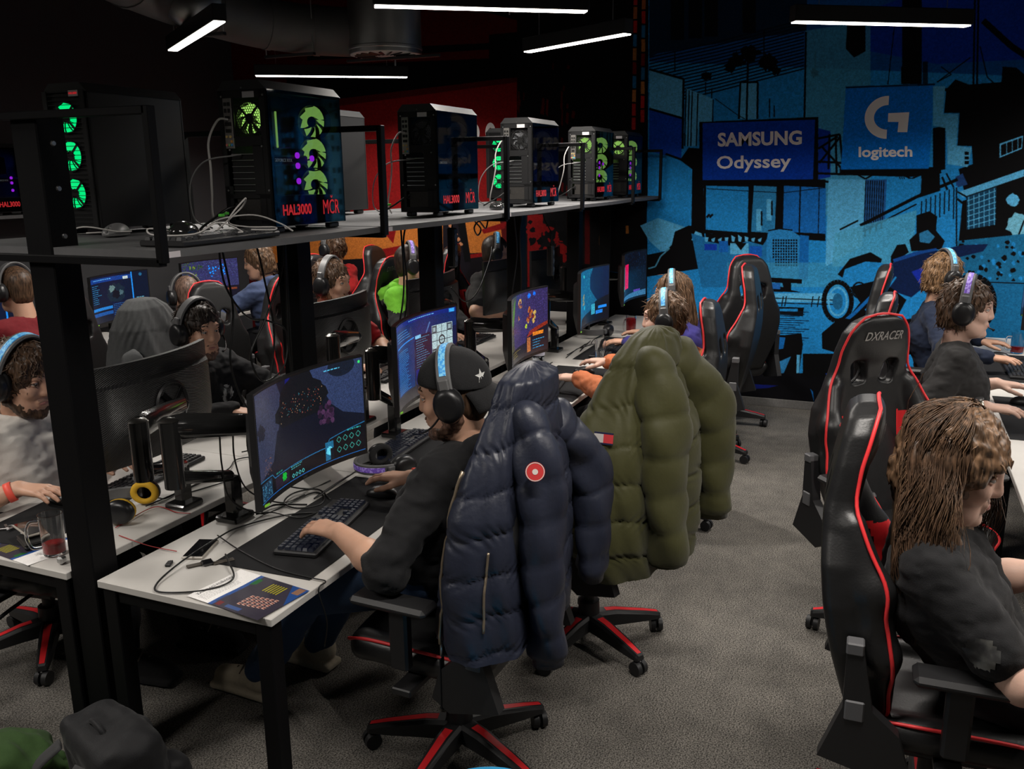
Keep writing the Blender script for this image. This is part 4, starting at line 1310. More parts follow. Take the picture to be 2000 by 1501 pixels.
def ribbed():
    m = bpy.data.materials.new('monitor_back_ribbed'); m.use_nodes = True
    nt = m.node_tree; b = nt.nodes['Principled BSDF']
    b.inputs['Base Color'].default_value = (.017, .017, .018, 1); b.inputs['Roughness'].default_value = .36
    tc = nt.nodes.new('ShaderNodeTexCoord'); w = nt.nodes.new('ShaderNodeTexWave')
    w.wave_type = 'RINGS'; w.rings_direction = 'SPHERICAL'; w.inputs['Scale'].default_value = 48; w.inputs['Distortion'].default_value = 0
    mp = nt.nodes.new('ShaderNodeMapping'); mp.inputs['Location'].default_value = (.0, .0, .45)
    nt.links.new(tc.outputs['Object'], mp.inputs[0]); nt.links.new(mp.outputs[0], w.inputs[0])
    bp = nt.nodes.new('ShaderNodeBump'); bp.inputs['Strength'].default_value = .5; bp.inputs['Distance'].default_value = .004
    nt.links.new(w.outputs['Fac'], bp.inputs['Height']); nt.links.new(bp.outputs[0], b.inputs['Normal'])
    return m
M_ribbed = ribbed()
MW, MH, MR = .70, .405, 1.0     # width, height, curvature radius
def monitor(loc, facing, scr, label, group, z, tilt=0.0, w=MW, h=MH, arm=None):
    """screen looks along local -y; origin at the screen centre"""
    t = empty('monitor', (loc[0], loc[1], z), R(facing + 90)); tag(t, label, 'monitor', group)
    n = 14
    def pt(u, v, off):
        a = (u - .5) * w / MR
        return ((MR + off) * math.sin(a), -((MR + off) * math.cos(a) - MR) * -1 * -1 if False else (MR + off) * math.cos(a) - MR, (v - .5) * h)
    # concave towards -y : centre of curvature at -y
    def P(u, v, off):
        a = (u - .5) * w / MR
        return ((MR + off) * math.sin(a), (MR + off) * math.cos(a) - MR, (v - .5) * h)
    T = Matrix.Rotation(tilt, 4, 'X')
    us = np.linspace(0, 1, n + 1)
    b = MB(); b.M = T
    b.grid([[P(.012 + .976 * u, .045, -.001), P(.012 + .976 * u, .98, -.001)] for u in us], uv=True)
    b.build('screen_panel', SCR[scr], t, True)
    b = MB(); b.M = T
    fr = []
    ring = [(0, 0, 0), (0, 1, 0), (.012, .98, 0), (.012, .045, 0)]
    b.grid([[P(u, 0, 0), P(.012 + .976 * u, .045, 0)] for u in us]); b.grid([[P(.012 + .976 * u, .98, 0), P(u, 1, 0)] for u in us])
    for s, u0, u1 in ((0, 0, .012), (1, 1, .988)):
        b.grid([[P(u0, 0, 0), P(u0, 1, 0)], [P(u1, .045, 0), P(u1, .98, 0)]])
    b.grid([[P(u, 1, 0), P(u, 1, .022)] for u in us]); b.grid([[P(u, 0, .022), P(u, 0, 0)] for u in us])
    for u in (0, 1):
        b.grid([[P(u, 0, 0), P(u, 1, 0)], [P(u, 0, .022), P(u, 1, .022)]])
    b.build('bezel', M_bezel, t)
    b = MB(); b.M = T
    rows = [(0, .022), (.12, .035), (.3, .05), (.7, .05), (.80, .048), (.82, .026), (1, .022)]
    b.grid([[P(u, v, o if 0 < i < len(rows) - 1 and .02 < u < .98 else .022) for i, (v, o) in enumerate(rows)] for u in us], flip=True)
    bk = b.build('back_shell', M_ribbed, t, True, autosmooth=35)
    b = MB(); b.M = T @ Matrix.Translation((0, .05, 0)) @ Matrix.Rotation(-PI / 2, 4, 'X')
    b.lathe([(.095, 0), (.098, .006), (.09, .012), (.082, .006), (.08, .001)], 36)
    b.build('light_ring', M_bezel, bk, True, autosmooth=40)
    text_mesh('brand_print', 'SAMSUNG', .0105, mat('print_grey', (.4, .4, .41), .5), t, frame((0, -.0025, -h / 2 + .005), (1, 0, 0), (0, 0, 1)), align='CENTER')
    MB().box((P(.05, 0, 0)[0] + .008, P(.05, 0, 0)[1] - .001, -h / 2 + .009), (.03, .002, .008)).build('sticker', mat('sticker_green', (.25, .65, .05), .5, emit=(.2, .6, .05), estr=.15), t)
    # VESA plate and stub
    b = MB(); b.M = T
    for k in range(4):
        a = PI / 4 + k * PI / 2
        b.box((.04 * math.cos(a), .062, .04 * math.sin(a)), (.085, .006, .022), .002, Matrix.Rotation(-a, 3, 'Y'))
    b.cyl((0, .06, 0), (0, .10, 0), .022, n=16)
    b.build('vesa_plate', M_blackmetal, t)
    return t
M_gloss = mat('gloss_black', (.012, .012, .012), .15, coat=.4)
def arm_mount(mon, base, elbow, head, low=None):
    """gas spring arm as parts of the monitor it is bolted to: clamp on desk, pillar, lower link, pivot, upper link"""
    Mi = (Matrix.Translation(mon.location) @ Matrix.Rotation(mon.rotation_euler[2], 4, 'Z')).inverted()
    def mb():
        b = MB(); b.M = Mi @ Matrix.Translation((base[0], base[1], DZ)); return b
    rel = lambda p: Vector((p[0] - base[0], p[1] - base[1], p[2] - DZ))
    E_, H_ = rel(elbow), rel(head)
    low = Vector((0, 0, .17)) if low is None else rel(low)
    mb().box((0, 0, .0125), (.11, .10, .024), .006).build('clamp_base', M_gloss, mon)
    mb().box((0, 0, .09), (.055, .05, .16), .008).build('pillar', M_gloss, mon)
    d = Vector((E_.x, E_.y, 0)); dn = d.normalized()
    j = Vector((E_.x, E_.y, low.z + .09))
    mb().tube([low - dn * .02, low, j, j + dn * .01], [.024, .028, .03, .024], 10, flat=.8).build('lower_link', M_gloss, mon, True, autosmooth=40)
    pv = mb().cyl(j - Vector((0, 0, .035)), E_ + Vector((0, 0, .02)), .034, n=18).build('pivot', M_gloss, mon, True, autosmooth=40)
    mb().cyl(E_ + Vector((0, 0, .02)), E_ + Vector((0, 0, .032)), .036, .02, 18).build('pivot_cap', mat('chrome_dark', (.35, .34, .32), .25, metal=1), pv, True, autosmooth=40)
    m_ = (E_ + H_) / 2
    mb().tube([E_, E_ + (H_ - E_) * .1, m_, H_], [.03, .036, .034, .026], 10, flat=1.25).build('upper_link', M_gloss, mon, True, autosmooth=40)
    mb().sphere(H_, .03, 12, 8).build('ball_joint', M_gloss, mon, True)
A_LBL = ['curved monitor showing a dark blue strategy map in front of the man in the cap', 'curved monitor showing a blue lobby with a white map', 'curved monitor showing a purple battlefield with a green edge', 'curved monitor showing a teal map', 'curved monitor with pink and turquoise bars at the far desk']
A_M = [((2.56, 1.93), -88.5, 'rts', 1.11), ((3.60, 2.02), -86, 'lobby', 1.16), ((4.66, 1.93), -86, 'creep', 1.135), ((5.88, 1.93), -89, 'teal', 1.15), ((7.12, 1.98), -90, 'bars', 1.16)]
for (p, f, s, z), l in zip(A_M, A_LBL):
    mo = monitor(p, f, s, l, 'curved monitors on the aisle side', z)
    a = R(f)
    hd = (p[0] - .10 * math.cos(a), p[1] - .10 * math.sin(a), z)
    if p[0] < 3:
        arm_mount(mo, (2.47, 2.20), (2.16, 2.17, 1.19), hd, (2.44, 2.2, .92))
    else:
        arm_mount(mo, (p[0] + .04, 2.19), (p[0] - .12, 2.2, z + .02), hd)
B_M = [((2.66, 2.70), 94, 1.10, 'ribbed monitor back in front of the man in the white polo'), ((3.96, 2.70), 90, 1.16, 'ribbed monitor back in front of the bearded man'), ((5.15, 2.72), 92, 1.16, 'monitor back in front of the man in the green jacket'), ((6.35, 2.74), 90, 1.16, 'monitor back in front of the man in the black shirt'), ((7.3, 2.74), 90, 1.16, 'monitor back at the far end behind the rack')]
for k, (p, f, z, l) in enumerate(B_M):
    mo = monitor(p, f, 'desktop', l, 'monitors behind the rack', z)
    a = R(f)
    hd = (p[0] - .10 * math.cos(a), p[1] - .10 * math.sin(a), z)
    arm_mount(mo, (p[0] - .16 if k else 2.50, 2.475), (p[0] - .40 if k else 2.20, 2.47 if k else 2.35, z + .06), hd)
def foot_stand(mo, z0):
    Mi = (Matrix.Translation(mo.location) @ Matrix.Rotation(mo.rotation_euler[2], 4, 'Z')).inverted()
    z = DZ - mo.location.z
    MB().box((0, .09, z + .0065), (.24, .18, .012), .004).build('foot', M_bezel, mo)
    MB().box((0, .085, z / 2 + .01), (.05, .03, -z), .006).build('neck', M_bezel, mo)
for (p, f, s, l, g, z) in (((5.52, 5.98), -84, 'client', 'monitor with a blue client window at the grey wall', 'monitors at the grey wall', 1.02),
        ((6.62, 5.98), -97, 'map', 'monitor with a green and purple map at the grey wall', 'monitors at the grey wall', 1.03),
        ((4.3, 5.98), -90, 'client', 'monitor at the grey wall before the man in dark red', 'monitors at the grey wall', 1.02),
        ((7.10, -.95), 84, 'desktop', 'pale screen at the right hand desk of the man in the navy sweater', 'monitors of the right hand row', 1.14),
        ((4.9, -1.04), 92, 'desktop', 'pale screen at the right hand desk of the man in the printed shirt', 'monitors of the right hand row', 1.14)):
    foot_stand(monitor(p, f, s, l, g, z), z)
# ------------------------------------------------------------------ gaming chair (one prototype, copied)
M_leather = mat('black_leather', (.012, .012, .0125), .40, noise=.25, nscale=30, bump=.12, bscale=160)
M_redlea = mat('red_leather', (.62, .02, .025), .45, bump=.1, bscale=160)
M_piping = mat('red_piping', (.75, .035, .04), .45)
M_plast = mat('chair_plastic', (.012, .012, .013), .5)
M_plastg = mat('chair_plastic_grey', (.10, .10, .105), .5)
M_redstrip = mat('red_strip', (.60, .02, .025), .35)
HWs = [(-.02, .20), (.08, .225), (.22, .262), (.36, .275), (.47, .258), (.55, .212), (.63, .185), (.72, .172), (.80, .150), (.845, .115), (.87, .05)]
def hw(s):
    return np.interp(s, [a for a, _ in HWs], [b for _, b in HWs])
RECL = R(-6)
def back_xf(P):
    """(t forward, y, s) -> chair frame: hinge at (-.20, 0, .47), reclined"""
    P = np.asarray(P, float)
    c, s_ = math.cos(RECL), math.sin(RECL)
    t, s = P[:, 0], P[:, 2]
    bow = .05 * np.sin(np.clip(s / .86, 0, 1) * PI) * -1 + .035 * np.clip((s - .6) / .26, 0, 1)
    t = t + bow
    return np.stack([-.215 + t * c + s * s_, P[:, 1], .47 + s * c - t * s_], 1)
def make_chair():
    t = empty('gaming_chair')
    # backrest
    F = Field((-.16, -.33, -.06), (.20, .33, .93), .0085)
    def slab(X, Y, Z):
        w = hw(np.clip(Z, -.02, .87))
        th = .045 + 0 * Z
        top = Z - .872; bot = -.02 - Z
        q = np.maximum(np.abs(Y) - w, np.maximum(top, bot)) + .035
        r = np.abs(X) - th + .035
        return np.sqrt(np.maximum(q, 0) ** 2 + np.maximum(r, 0) ** 2) + np.minimum(np.maximum(q, r), 0) - .035
    F._apply((-.06, -.29, -.03), (.06, .29, .89), slab, .005, 'add')
    for sg in (-1, 1):
        for a, b, r0, r1 in (((.05, .205, .05), (.085, .235, .22), .032, .045), ((.085, .235, .22), (.09, .238, .40), .045, .044), ((.09, .238, .40), (.04, .195, .56), .044, .03)):
            F.cap((a[0], sg * a[1], a[2]), (b[0], sg * b[1], b[2]), r0, r1, .04)
        F.ell((.035, sg * .0, .2), (.03, .11, .17), .04)
        F.rbox((0, sg * .076, .625), (.3, .072, .105), .02, .010, np.array(Matrix.Rotation(R(-sg * 12), 3, 'X')), 'sub')
    F.ell((.03, 0, .76), (.035, .11, .09), .03)
    V, Fc = F.mesh()
    cen = V[Fc].mean(1)
    nrm = np.cross(V[Fc[:, 2]] - V[Fc[:, 0]], V[Fc[:, 3]] - V[Fc[:, 1]])
    red = (cen[:, 2] > .13 + .25 * (np.abs(cen[:, 1]) - .14)) & (cen[:, 2] < .47 - .2 * np.abs(cen[:, 1])) & (np.abs(cen[:, 1]) > .135) & (np.abs(cen[:, 1]) < .232) & (nrm[:, 0] > 0)
    def sub(mask):
        f = Fc[mask]; u, inv = np.unique(f, return_inverse=True)
        return back_xf(V[u]), inv.reshape(f.shape)
    v, f = sub(~red); mesh_obj('backrest', v, f, M_leather, t)
    for sg in (-1, 1):
        v, f = sub(red & (cen[:, 1] * sg > 0)); o = mesh_obj('side_panel', v, f, M_redlea, t); o['label'] = 'red inner side panel'
    ss = np.linspace(.0, .862, 44)
    edge = []
    for s_ in ss:
        m_ = (np.abs(V[:, 2] - s_) < .011) & (V[:, 1] > 0)
        c_ = V[m_]; k_ = np.argmax(c_[:, 1] + .55 * c_[:, 0]); edge.append(c_[k_])
    edge = np.array(edge); edge[:, 2] = ss
    for _ in range(3):
        edge[1:-1, :2] = .25 * edge[:-2, :2] + .5 * edge[1:-1, :2] + .25 * edge[2:, :2]
    edge[:, :2] += .0015
    edge = np.concatenate([edge, [[.03, .03, .874], [.03, 0, .876]]])
    pts = [(a, -b, c) for a, b, c in edge] + [(a, b, c) for a, b, c in edge[::-1]]
    MB().tube([tuple(p) for p in back_xf(pts)], .0055, 7).build('piping', M_piping, t, True)
    Mx = back_xf([(.052, 0, .772), (.052, -1, .772), (.052, 0, .872)])
    # embroidered name on the headrest front
    tm = text_mesh('headrest_print', 'DXRACER', .052, mat('print_silver', (.5, .48, .46), .4), t, None, shear=.25, bold=.0006, align='CENTER')
    co = np.array([v_.co for v_ in tm.data.vertices])
    loc = back_xf(np.stack([.0665 - .35 * (co[:, 0]) ** 2 + 0 * co[:, 0] - .6 * (co[:, 1] - .02) ** 2, co[:, 0] * .80, .765 + co[:, 1]], 1))
    for v_, c in zip(tm.data.vertices, loc): v_.co = c
    # hole linings
    for sg in (-1, 1):
        pp = [(.0, sg * (.076 - .010 * math.sin(a)) + .036 * math.cos(a), .625 + .052 * math.sin(a)) for a in np.linspace(0, 2 * PI, 17)]
        MB().tube([tuple(p) for p in back_xf(pp)], .006, 6, caps=False).build('hole_trim', M_plast, t, True)
    # seat
    F = Field((-.30, -.33, .34), (.34, .33, .60), .009)
    F.rbox((.02, 0, .435), (.52, .44, .10), .04, .01)
    for sg in (-1, 1):
        F.cap((-.20, sg * .215, .455), (.20, sg * .225, .47), .048, .05, .03)
    F.ell((.24, 0, .43), (.07, .2, .055), .04)
    V, Fc = F.mesh()
    mesh_obj('seat', V, Fc, M_leather, t)
    for sg in (-1, 1):
        MB().tube(smooth_path([(-.22, sg * .235, .49), (-.05, sg * .255, .505), (.15, sg * .262, .51), (.245, sg * .25, .49), (.27, sg * .2, .455)], 5), .0055, 7).build('piping', M_piping, t, True)
        # recline hinge cover
        b = MB()
        b.prism([(-.33, .40), (-.16, .36), (-.10, .40), (-.13, .50), (-.20, .56), (-.235, .74), (-.275, .745), (-.275, .56)], -.02, .02, frame((0, sg * .295, 0), (1, 0, 0), (0, 0, 1)))
        hc = b.build('hinge_cover', M_plast, t)
        MB().box((-.255, sg * .297, .735), (.045, .044, .035), .004).build('cover_cap', M_plastg, hc)
        MB().box((-.245, sg * .297, .555), (.05, .044, .06), .004).build('cover_cap', M_plastg, hc)
        # armrest
        ar = MB().box((.02, sg * .325, .70), (.27, .095, .03), .012).build('armrest', M_plastg if False else M_plast, t)
        MB().box((.0, sg * .322, .585), (.065, .04, .21), .008).build('armrest_post', M_plast, ar)
        MB().box((.0, sg * .25, .40), (.07, .17, .025), .004).build('armrest_bracket', M_plast, ar)
    MB().box((-.02, 0, .345), (.28, .24, .05), .01).build('tilt_mechanism', M_plast, t)
    MB().tube([(.02, -.1, .345), (.03, -.26, .335), (.03, -.32, .325)], .008, 8).build('lever', M_plast, t, True)
    b = MB(); b.cyl((-.02, 0, .33), (-.02, 0, .10), .026, n=16); b.cyl((-.02, 0, .2), (-.02, 0, .08), .045, .05, 18)
    b.build('gas_lift', M_plast, t, True, autosmooth=40)
    for k in range(5):
        a = 2 * PI * k / 5 + .3
        Mz = Matrix.Translation((-.02, 0, 0)) @ Matrix.Rotation(a, 4, 'Z')
        b = MB(); b.M = Mz
        prof = [(.03, .034, .075, .145), (.12, .032, .075, .14), (.26, .026, .068, .112), (.325, .022, .066, .096), (.335, .016, .068, .09)]
        vs = []
        for (x, w, za, zb) in prof:
            vs += [(x, -w, za), (x, w, za), (x, w, zb - .012), (x, w * .7, zb), (x, -w * .7, zb), (x, -w, zb - .012)]
        fs = []
        for i in range(len(prof) - 1):
            for j in range(6):
                fs.append([i * 6 + j, i * 6 + (j + 1) % 6, (i + 1) * 6 + (j + 1) % 6, (i + 1) * 6 + j])
        fs += [[5, 4, 3, 2, 1, 0], [24 + j for j in range(6)]]
        b.add(vs, fs)
        arm = fix_normals(b.build('base_arm', M_plast, t))
        b = MB(); b.M = Mz
        vs = []
        for (x, w, za, zb) in prof[:-1]:
            x = max(x, .075)
            vs += [(x, -w * .45, zb + .0012 + (.0 if x > .075 else -.002)), (x, w * .45, zb + .0012 + (.0 if x > .075 else -.002))]
        b.add(vs, [[2 * i, 2 * i + 2, 2 * i + 3, 2 * i + 1] for i in range(3)])
        b.build('red_strip', M_redstrip, arm)
        b = MB(); b.M = Mz @ Matrix.Translation((.322, 0, 0)) @ Matrix.Rotation(.6 + k * 1.3, 4, 'Z')
        for sg in (-1, 1):
            b.cyl((0, sg * .006, .031), (0, sg * .026, .031), .031, .029, 18)
        b.box((0, 0, .042), (.03, .012, .05), .004); b.cyl((0, 0, .05), (0, 0, .085), .008, n=8)
        b.build('caster', M_plast, t, True, autosmooth=40)
    return t
CHAIR = make_chair()
_first = [True]
LOW = ('base_arm', 'caster', 'gas_lift')
def chair(x, y, ang, label, group='gaming chairs', lift=0.0):
    """ang: facing direction in degrees (0 = +x, 90 = +y); lift: gas lift setting"""
    o = copy_tree(CHAIR)
    o.location = (x, y, 0)
    o.rotation_euler = (0, 0, R(ang))
    for c in o.children:
        if not c.name.startswith(LOW): c.location.z += lift
    tag(o, label, 'gaming chair', group)
    return o
chair(2.45, 1.28, 88, 'black gaming chair under the navy quilted jacket', lift=.03)
chair(3.36, 1.10, 76, 'black gaming chair under the olive quilted jacket', lift=.03)
chair(4.88, 1.17, 92, 'black gaming chair behind the man in the orange hoodie', lift=-.03)
chair(6.18, 1.15, 91, 'gaming chair of the woman with straight hair, seen from its side', lift=.04)
chair(7.06, 1.16, 42, 'empty gaming chair turned away by the mural, showing its plain back', lift=.04)
chair(3.84, -.15, 220, 'empty gaming chair with silver lettering turned to the aisle', lift=.06)
chair(2.60, -.245, 272, 'gaming chair of the woman with long curly hair', lift=.04)
chair(5.10, -.28, 268, 'gaming chair of the man in the black printed shirt', lift=.02)
chair(6.45, -.25, 268, 'gaming chair of the man in the navy sweater', lift=.04)
chair(2.44, 3.22, -82, 'gaming chair of the man in the white polo shirt', lift=-.03)
chair(3.82, 3.62, -84, 'gaming chair of the dark haired man, grey jacket over it', lift=-.05)
chair(5.02, 3.58, -88, 'gaming chair of the bearded man in red')
chair(6.04, 3.36, -88, 'gaming chair with lettering behind the man in the green jacket', lift=.03)
chair(7.34, 3.44, -86, 'gaming chair with lettering behind the man in the black shirt', lift=.03)
chair(3.86, 4.92, 96, 'gaming chair of the man in dark red at the grey wall')
chair(5.25, 4.88, 65, 'low set gaming chair of the shaven headed man', lift=-.10)
chair(6.35, 4.80, 85, 'gaming chair of the person in the blue hoodie')
chair(7.33, 4.84, 90, 'gaming chair of the curly haired person in red')
def drop_tree(o):
    for c in list(o.children): drop_tree(c)
    bpy.data.objects.remove(o)
drop_tree(CHAIR)
# ------------------------------------------------------------------ people
def skin_mat(name, c):
    m = mat(name, c, .5, noise=.12, nscale=25, bump=.06, bscale=300)
    b = m.node_tree.nodes['Principled BSDF']
    b.inputs['Subsurface Weight'].default_value = .08
    b.inputs['Subsurface Radius'].default_value = (.01, .004, .002)
    return m
SKIN = skin_mat('skin_fair', (.55, .315, .215))
SKIN2 = skin_mat('skin_pale', (.58, .37, .29))
M_eye = mat('eye_white', (.36, .34, .32), .25)
M_iris = mat('eye_dark', (.02, .015, .01), .15)
M_lip = mat('lips', (.40, .17, .14), .45)
def hair_mat(name, c):
    m = mat(name, c, .45, spec=.4)
    nt = m.node_tree; b = nt.nodes['Principled BSDF']
    tc = nt.nodes.new('ShaderNodeTexCoord'); mp = nt.nodes.new('ShaderNodeMapping'); mp.inputs['Scale'].default_value = (1, 1, .18)
    n = nt.nodes.new('ShaderNodeTexNoise'); n.inputs['Scale'].default_value = 120; n.inputs['Detail'].default_value = 3
    r = nt.nodes.new('ShaderNodeValToRGB')
    r.color_ramp.elements[0].position, r.color_ramp.elements[1].position = .35, .7
    r.color_ramp.elements[0].color = tuple(x * .35 for x in c) + (1,); r.color_ramp.elements[1].color = tuple(min(1, x * 1.6) for x in c) + (1,)
    nt.links.new(tc.outputs['Object'], mp.inputs[0]); nt.links.new(mp.outputs[0], n.inputs['Vector']); nt.links.new(n.outputs['Fac'], r.inputs[0]); nt.links.new(r.outputs[0], b.inputs['Base Color'])
    return m
def cloth(name, c, rough=.85, noise=.2, nscale=60, bump=.25, bscale=350):
    return mat(name, c, rough, noise=noise, nscale=nscale, bump=bump, bscale=bscale, spec=.2, sheen=.05)
HAIR = dict(brown=hair_mat('hair_brown', (.085, .048, .028)), dark=hair_mat('hair_dark', (.028, .018, .013)), light=hair_mat('hair_light_brown', (.20, .115, .058)), mid=hair_mat('hair_mid', (.13, .075, .042)), buzz=hair_mat('hair_buzz', (.16, .10, .075)))
JEANS = cloth('denim', (.035, .065, .13), nscale=200); DARKPANTS = cloth('dark_trousers', (.015, .015, .017))
SHOE = cloth('shoe_canvas', (.50, .43, .32)); SHOED = cloth('shoe_dark', (.02, .02, .021))
M_band = mat('headset_grey', (.11, .11, .112), .45); M_cup = mat('headset_black', (.01, .01, .011), .35)
M_cush = mat('headset_cushion', (.013, .013, .014), .9)
def strap_mat(nm, c1, c2):
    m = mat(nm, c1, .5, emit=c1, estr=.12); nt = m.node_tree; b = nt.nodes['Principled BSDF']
    tc = nt.nodes.new('ShaderNodeTexCoord'); n = nt.nodes.new('ShaderNodeTexNoise'); n.inputs['Scale'].default_value = 90
    r = nt.nodes.new('ShaderNodeValToRGB'); r.color_ramp.elements[0].position, r.color_ramp.elements[1].position = .45, .55
    r.color_ramp.elements[0].color = c1 + (1,); r.color_ramp.elements[1].color = c2 + (1,)
    nt.links.new(tc.outputs['Object'], n.inputs['Vector']); nt.links.new(n.outputs['Fac'], r.inputs[0]); nt.links.new(r.outputs[0], b.inputs['Base Color'])
    return m
STRAP = dict(blue=strap_mat('strap_blue', (.05, .32, .75), (.25, .65, .9)), purple=strap_mat('strap_purple', (.16, .08, .45), (.45, .35, .8)), none=M_band)
def unit(v):
    v = np.asarray(v, float); return v / max(np.linalg.norm(v), 1e-9)
def head_rot(yaw, pitch, roll=0):
    """columns: forward, left, up"""
    M_ = Matrix.Rotation(R(yaw), 3, 'Z') @ Matrix.Rotation(R(-pitch), 3, 'Y') @ Matrix.Rotation(R(roll), 3, 'X')
    return np.array(M_)
def headset(H, Rm, strap, label, s=1.0, mic=True, group='headsets worn by the players'):
    t = empty('headset', tuple(H)); tag(t, label, 'headset', group)
    M4 = Matrix([list(Rm[i] * s) + [0] for i in range(3)] + [[0, 0, 0, 1]])
    def mb():
        b = MB(); b.M = M4; return b
    n = 20
    def ribbon(w, r0, a0, a1, x0=-.008, th=.006):
        P = []
        for i in range(n + 1):
            a = a0 + (a1 - a0) * i / n
            cy, cz = math.cos(a), math.sin(a)
            ring = []
            for (dx, dr) in ((-w / 2, 0), (-w / 2 * .8, th), (w / 2 * .8, th), (w / 2, 0), (w / 2 * .8, -th), (-w / 2 * .8, -th), (-w / 2, 0)):
                ring.append((x0 + dx, (.098 + r0 + dr) * cy, .012 + (.128 + r0 + dr) * cz))
            P.append(ring)
        return P
    mb().grid(ribbon(.042, .004, R(-2), R(182))).build('headband', M_band, t, True, autosmooth=50)
    if strap != 'none':
        mb().grid(ribbon(.022, .0085, R(28), R(152), th=.003)).build('strap', STRAP[strap], t, True, autosmooth=50)
    for sg in (-1, 1):
        b = mb(); b.M = M4 @ Matrix.Translation((-.006, sg * .100, -.006)) @ Matrix.Rotation(-sg * PI / 2, 4, 'X')
        pr_ = [(0, .024), (.028, .024), (.040, .019), (.046, .006), (.046, -.006)]
        b.lathe(pr_, 22, M=Matrix.Diagonal((.92, 1.12, 1, 1)))
        c = b.build('ear_cup', M_cup, t, True, autosmooth=45)
        b = mb(); b.M = M4 @ Matrix.Translation((-.006, sg * .090, -.006)) @ Matrix.Rotation(-sg * PI / 2, 4, 'X')
        b.lathe([(.044, .006), (.047, -.002), (.043, -.014), (.028, -.016), (.024, -.006)], 22, M=Matrix.Diagonal((.92, 1.12, 1, 1)))
        b.build('ear_cushion', M_cush, c, True)
        mb().box((-.008, sg * .106, .045), (.03, .012, .05), .004).build('slider', M_band, c)
    if mic:
        mb().tube(smooth_path([(.01, .112, -.02), (.05, .105, -.055), (.09, .075, -.075), (.108, .045, -.078)], 5), [.003] * 15 + [.006], 7).build('mic_boom', M_cup, t, True)
    return t
def hand_prims(F, W, d, wth, curl=.5, k=.009, s=1.0, up=(0, 0, 1)):
    """W wrist, d finger direction, wth unit vector towards the thumb side, up = back of the hand"""
    W = np.array(W, float); d = unit(d); u = np.array(up, float); w = unit(wth - d * (np.asarray(wth) @ d)); u = unit(np.cross(d, w)); u = u if u[2] > 0 else -u
    kn = []
    for i, (off, ln) in enumerate(((.030, .088), (.010, .092), (-.010, .088), (-.029, .080))):
        K_ = W + (d * ln + w * off + u * (.010 - .003 * abs(i - 1))) * s
        F.cap(W + (d * .008 + w * off * .55) * s, K_, .0145 * s, .0115 * s, .014)
        kn.append(K_)
    for i, L in enumerate((.068, .076, .070, .056)):
        p = kn[i]; a = R(-4); spread = (1.2 - i) * .07
        for j, fr in enumerate((.46, .31, .23)):
            a += R((14, 24, 16)[j]) * curl * (1 + .12 * i)
            dd = unit(d * math.cos(a) + w * spread - u * math.sin(a))
            q = p + dd * L * fr * s
            F.cap(p, q, (.0096 - .001 * j) * s, (.0088 - .001 * j) * s, .004)
            p = q
    t0 = W + (d * .022 + w * .022 - u * .004) * s; t1 = t0 + unit(d * .75 + w * .62 - u * .25) * .042 * s; t2 = t1 + unit(d * .92 + w * .22 - u * .25) * .032 * s; t3 = t2 + unit(d * .95 + w * .02 - u * .2) * .024 * s
    F.cap(t0, t1, .0145 * s, .0115 * s, .012); F.cap(t1, t2, .0108 * s, .0098 * s, .005); F.cap(t2, t3, .0098 * s, .0078 * s, .004)
def head_prims(F, H, Rm, s=1.0, female=False):
    L = lambda x, y, z: H + Rm @ (np.array((x, y, z)) * s)
    F.ell(L(-.012, 0, .035), np.array((.098, .077, .092)) * s, .02, Rm)
    F.ell(L(.030, 0, -.030), np.array((.062, .060, .085)) * s, .03, Rm)
    F.cap(L(.048, -.032, -.085), L(.048, .032, -.085), .030 * s, .030 * s, .03)
    F.cap(L(.0, -.055, -.055), L(.05, -.028, -.092), .022 * s, .02 * s, .03); F.cap(L(.0, .055, -.055), L(.05, .028, -.092), .022 * s, .02 * s, .03)
    F.ell(L(.078, 0, -.104), np.array((.018, .022, .016)) * s, .02, Rm)          # chin
    F.cap(L(.082, -.030, .036), L(.082, .030, .036), .013 * s, .013 * s, .02)    # brow
    for sg in (-1, 1):
        F.ell(L(.066, sg * .040, -.022), np.array((.025, .021, .022)) * s, .02, Rm)   # cheek
        F.ell(L(.097, sg * .032, .014), np.array((.017, .019, .0105)) * s, .01, Rm, 'sub')
        F.ell(L(-.006, sg * .078, -.004), np.array((.018, .009, .031)) * s, .008, Rm)
    F.cap(L(.088, 0, .026), L(.103, 0, -.018), .0085 * s, .0105 * s, .014)
    F.ell(L(.095, 0, -.026), np.array((.015, .0165, .0095)) * s, .010, Rm)
    F.cap(L(.089, -.018, -.056), L(.089, .018, -.056), .0085 * s, .0085 * s, .008); F.cap(L(.087, -.015, -.069), L(.087, .015, -.069), .0085 * s, .0085 * s, .008)
    F.cap(L(.100, -.02, -.0625), L(.100, .02, -.0625), .0035 * s, .0035 * s, .005, 'sub')
def bounds(pts, m):
    P = np.array(pts); return P.min(0) - m, P.max(0) + m
def join(parts):
    V, Fq, o = [], [], 0
    for v, f in parts:
        if len(f) == 0: continue
        V.append(v); Fq.append(f + o); o += len(v)
    return np.concatenate(V), np.concatenate(Fq)
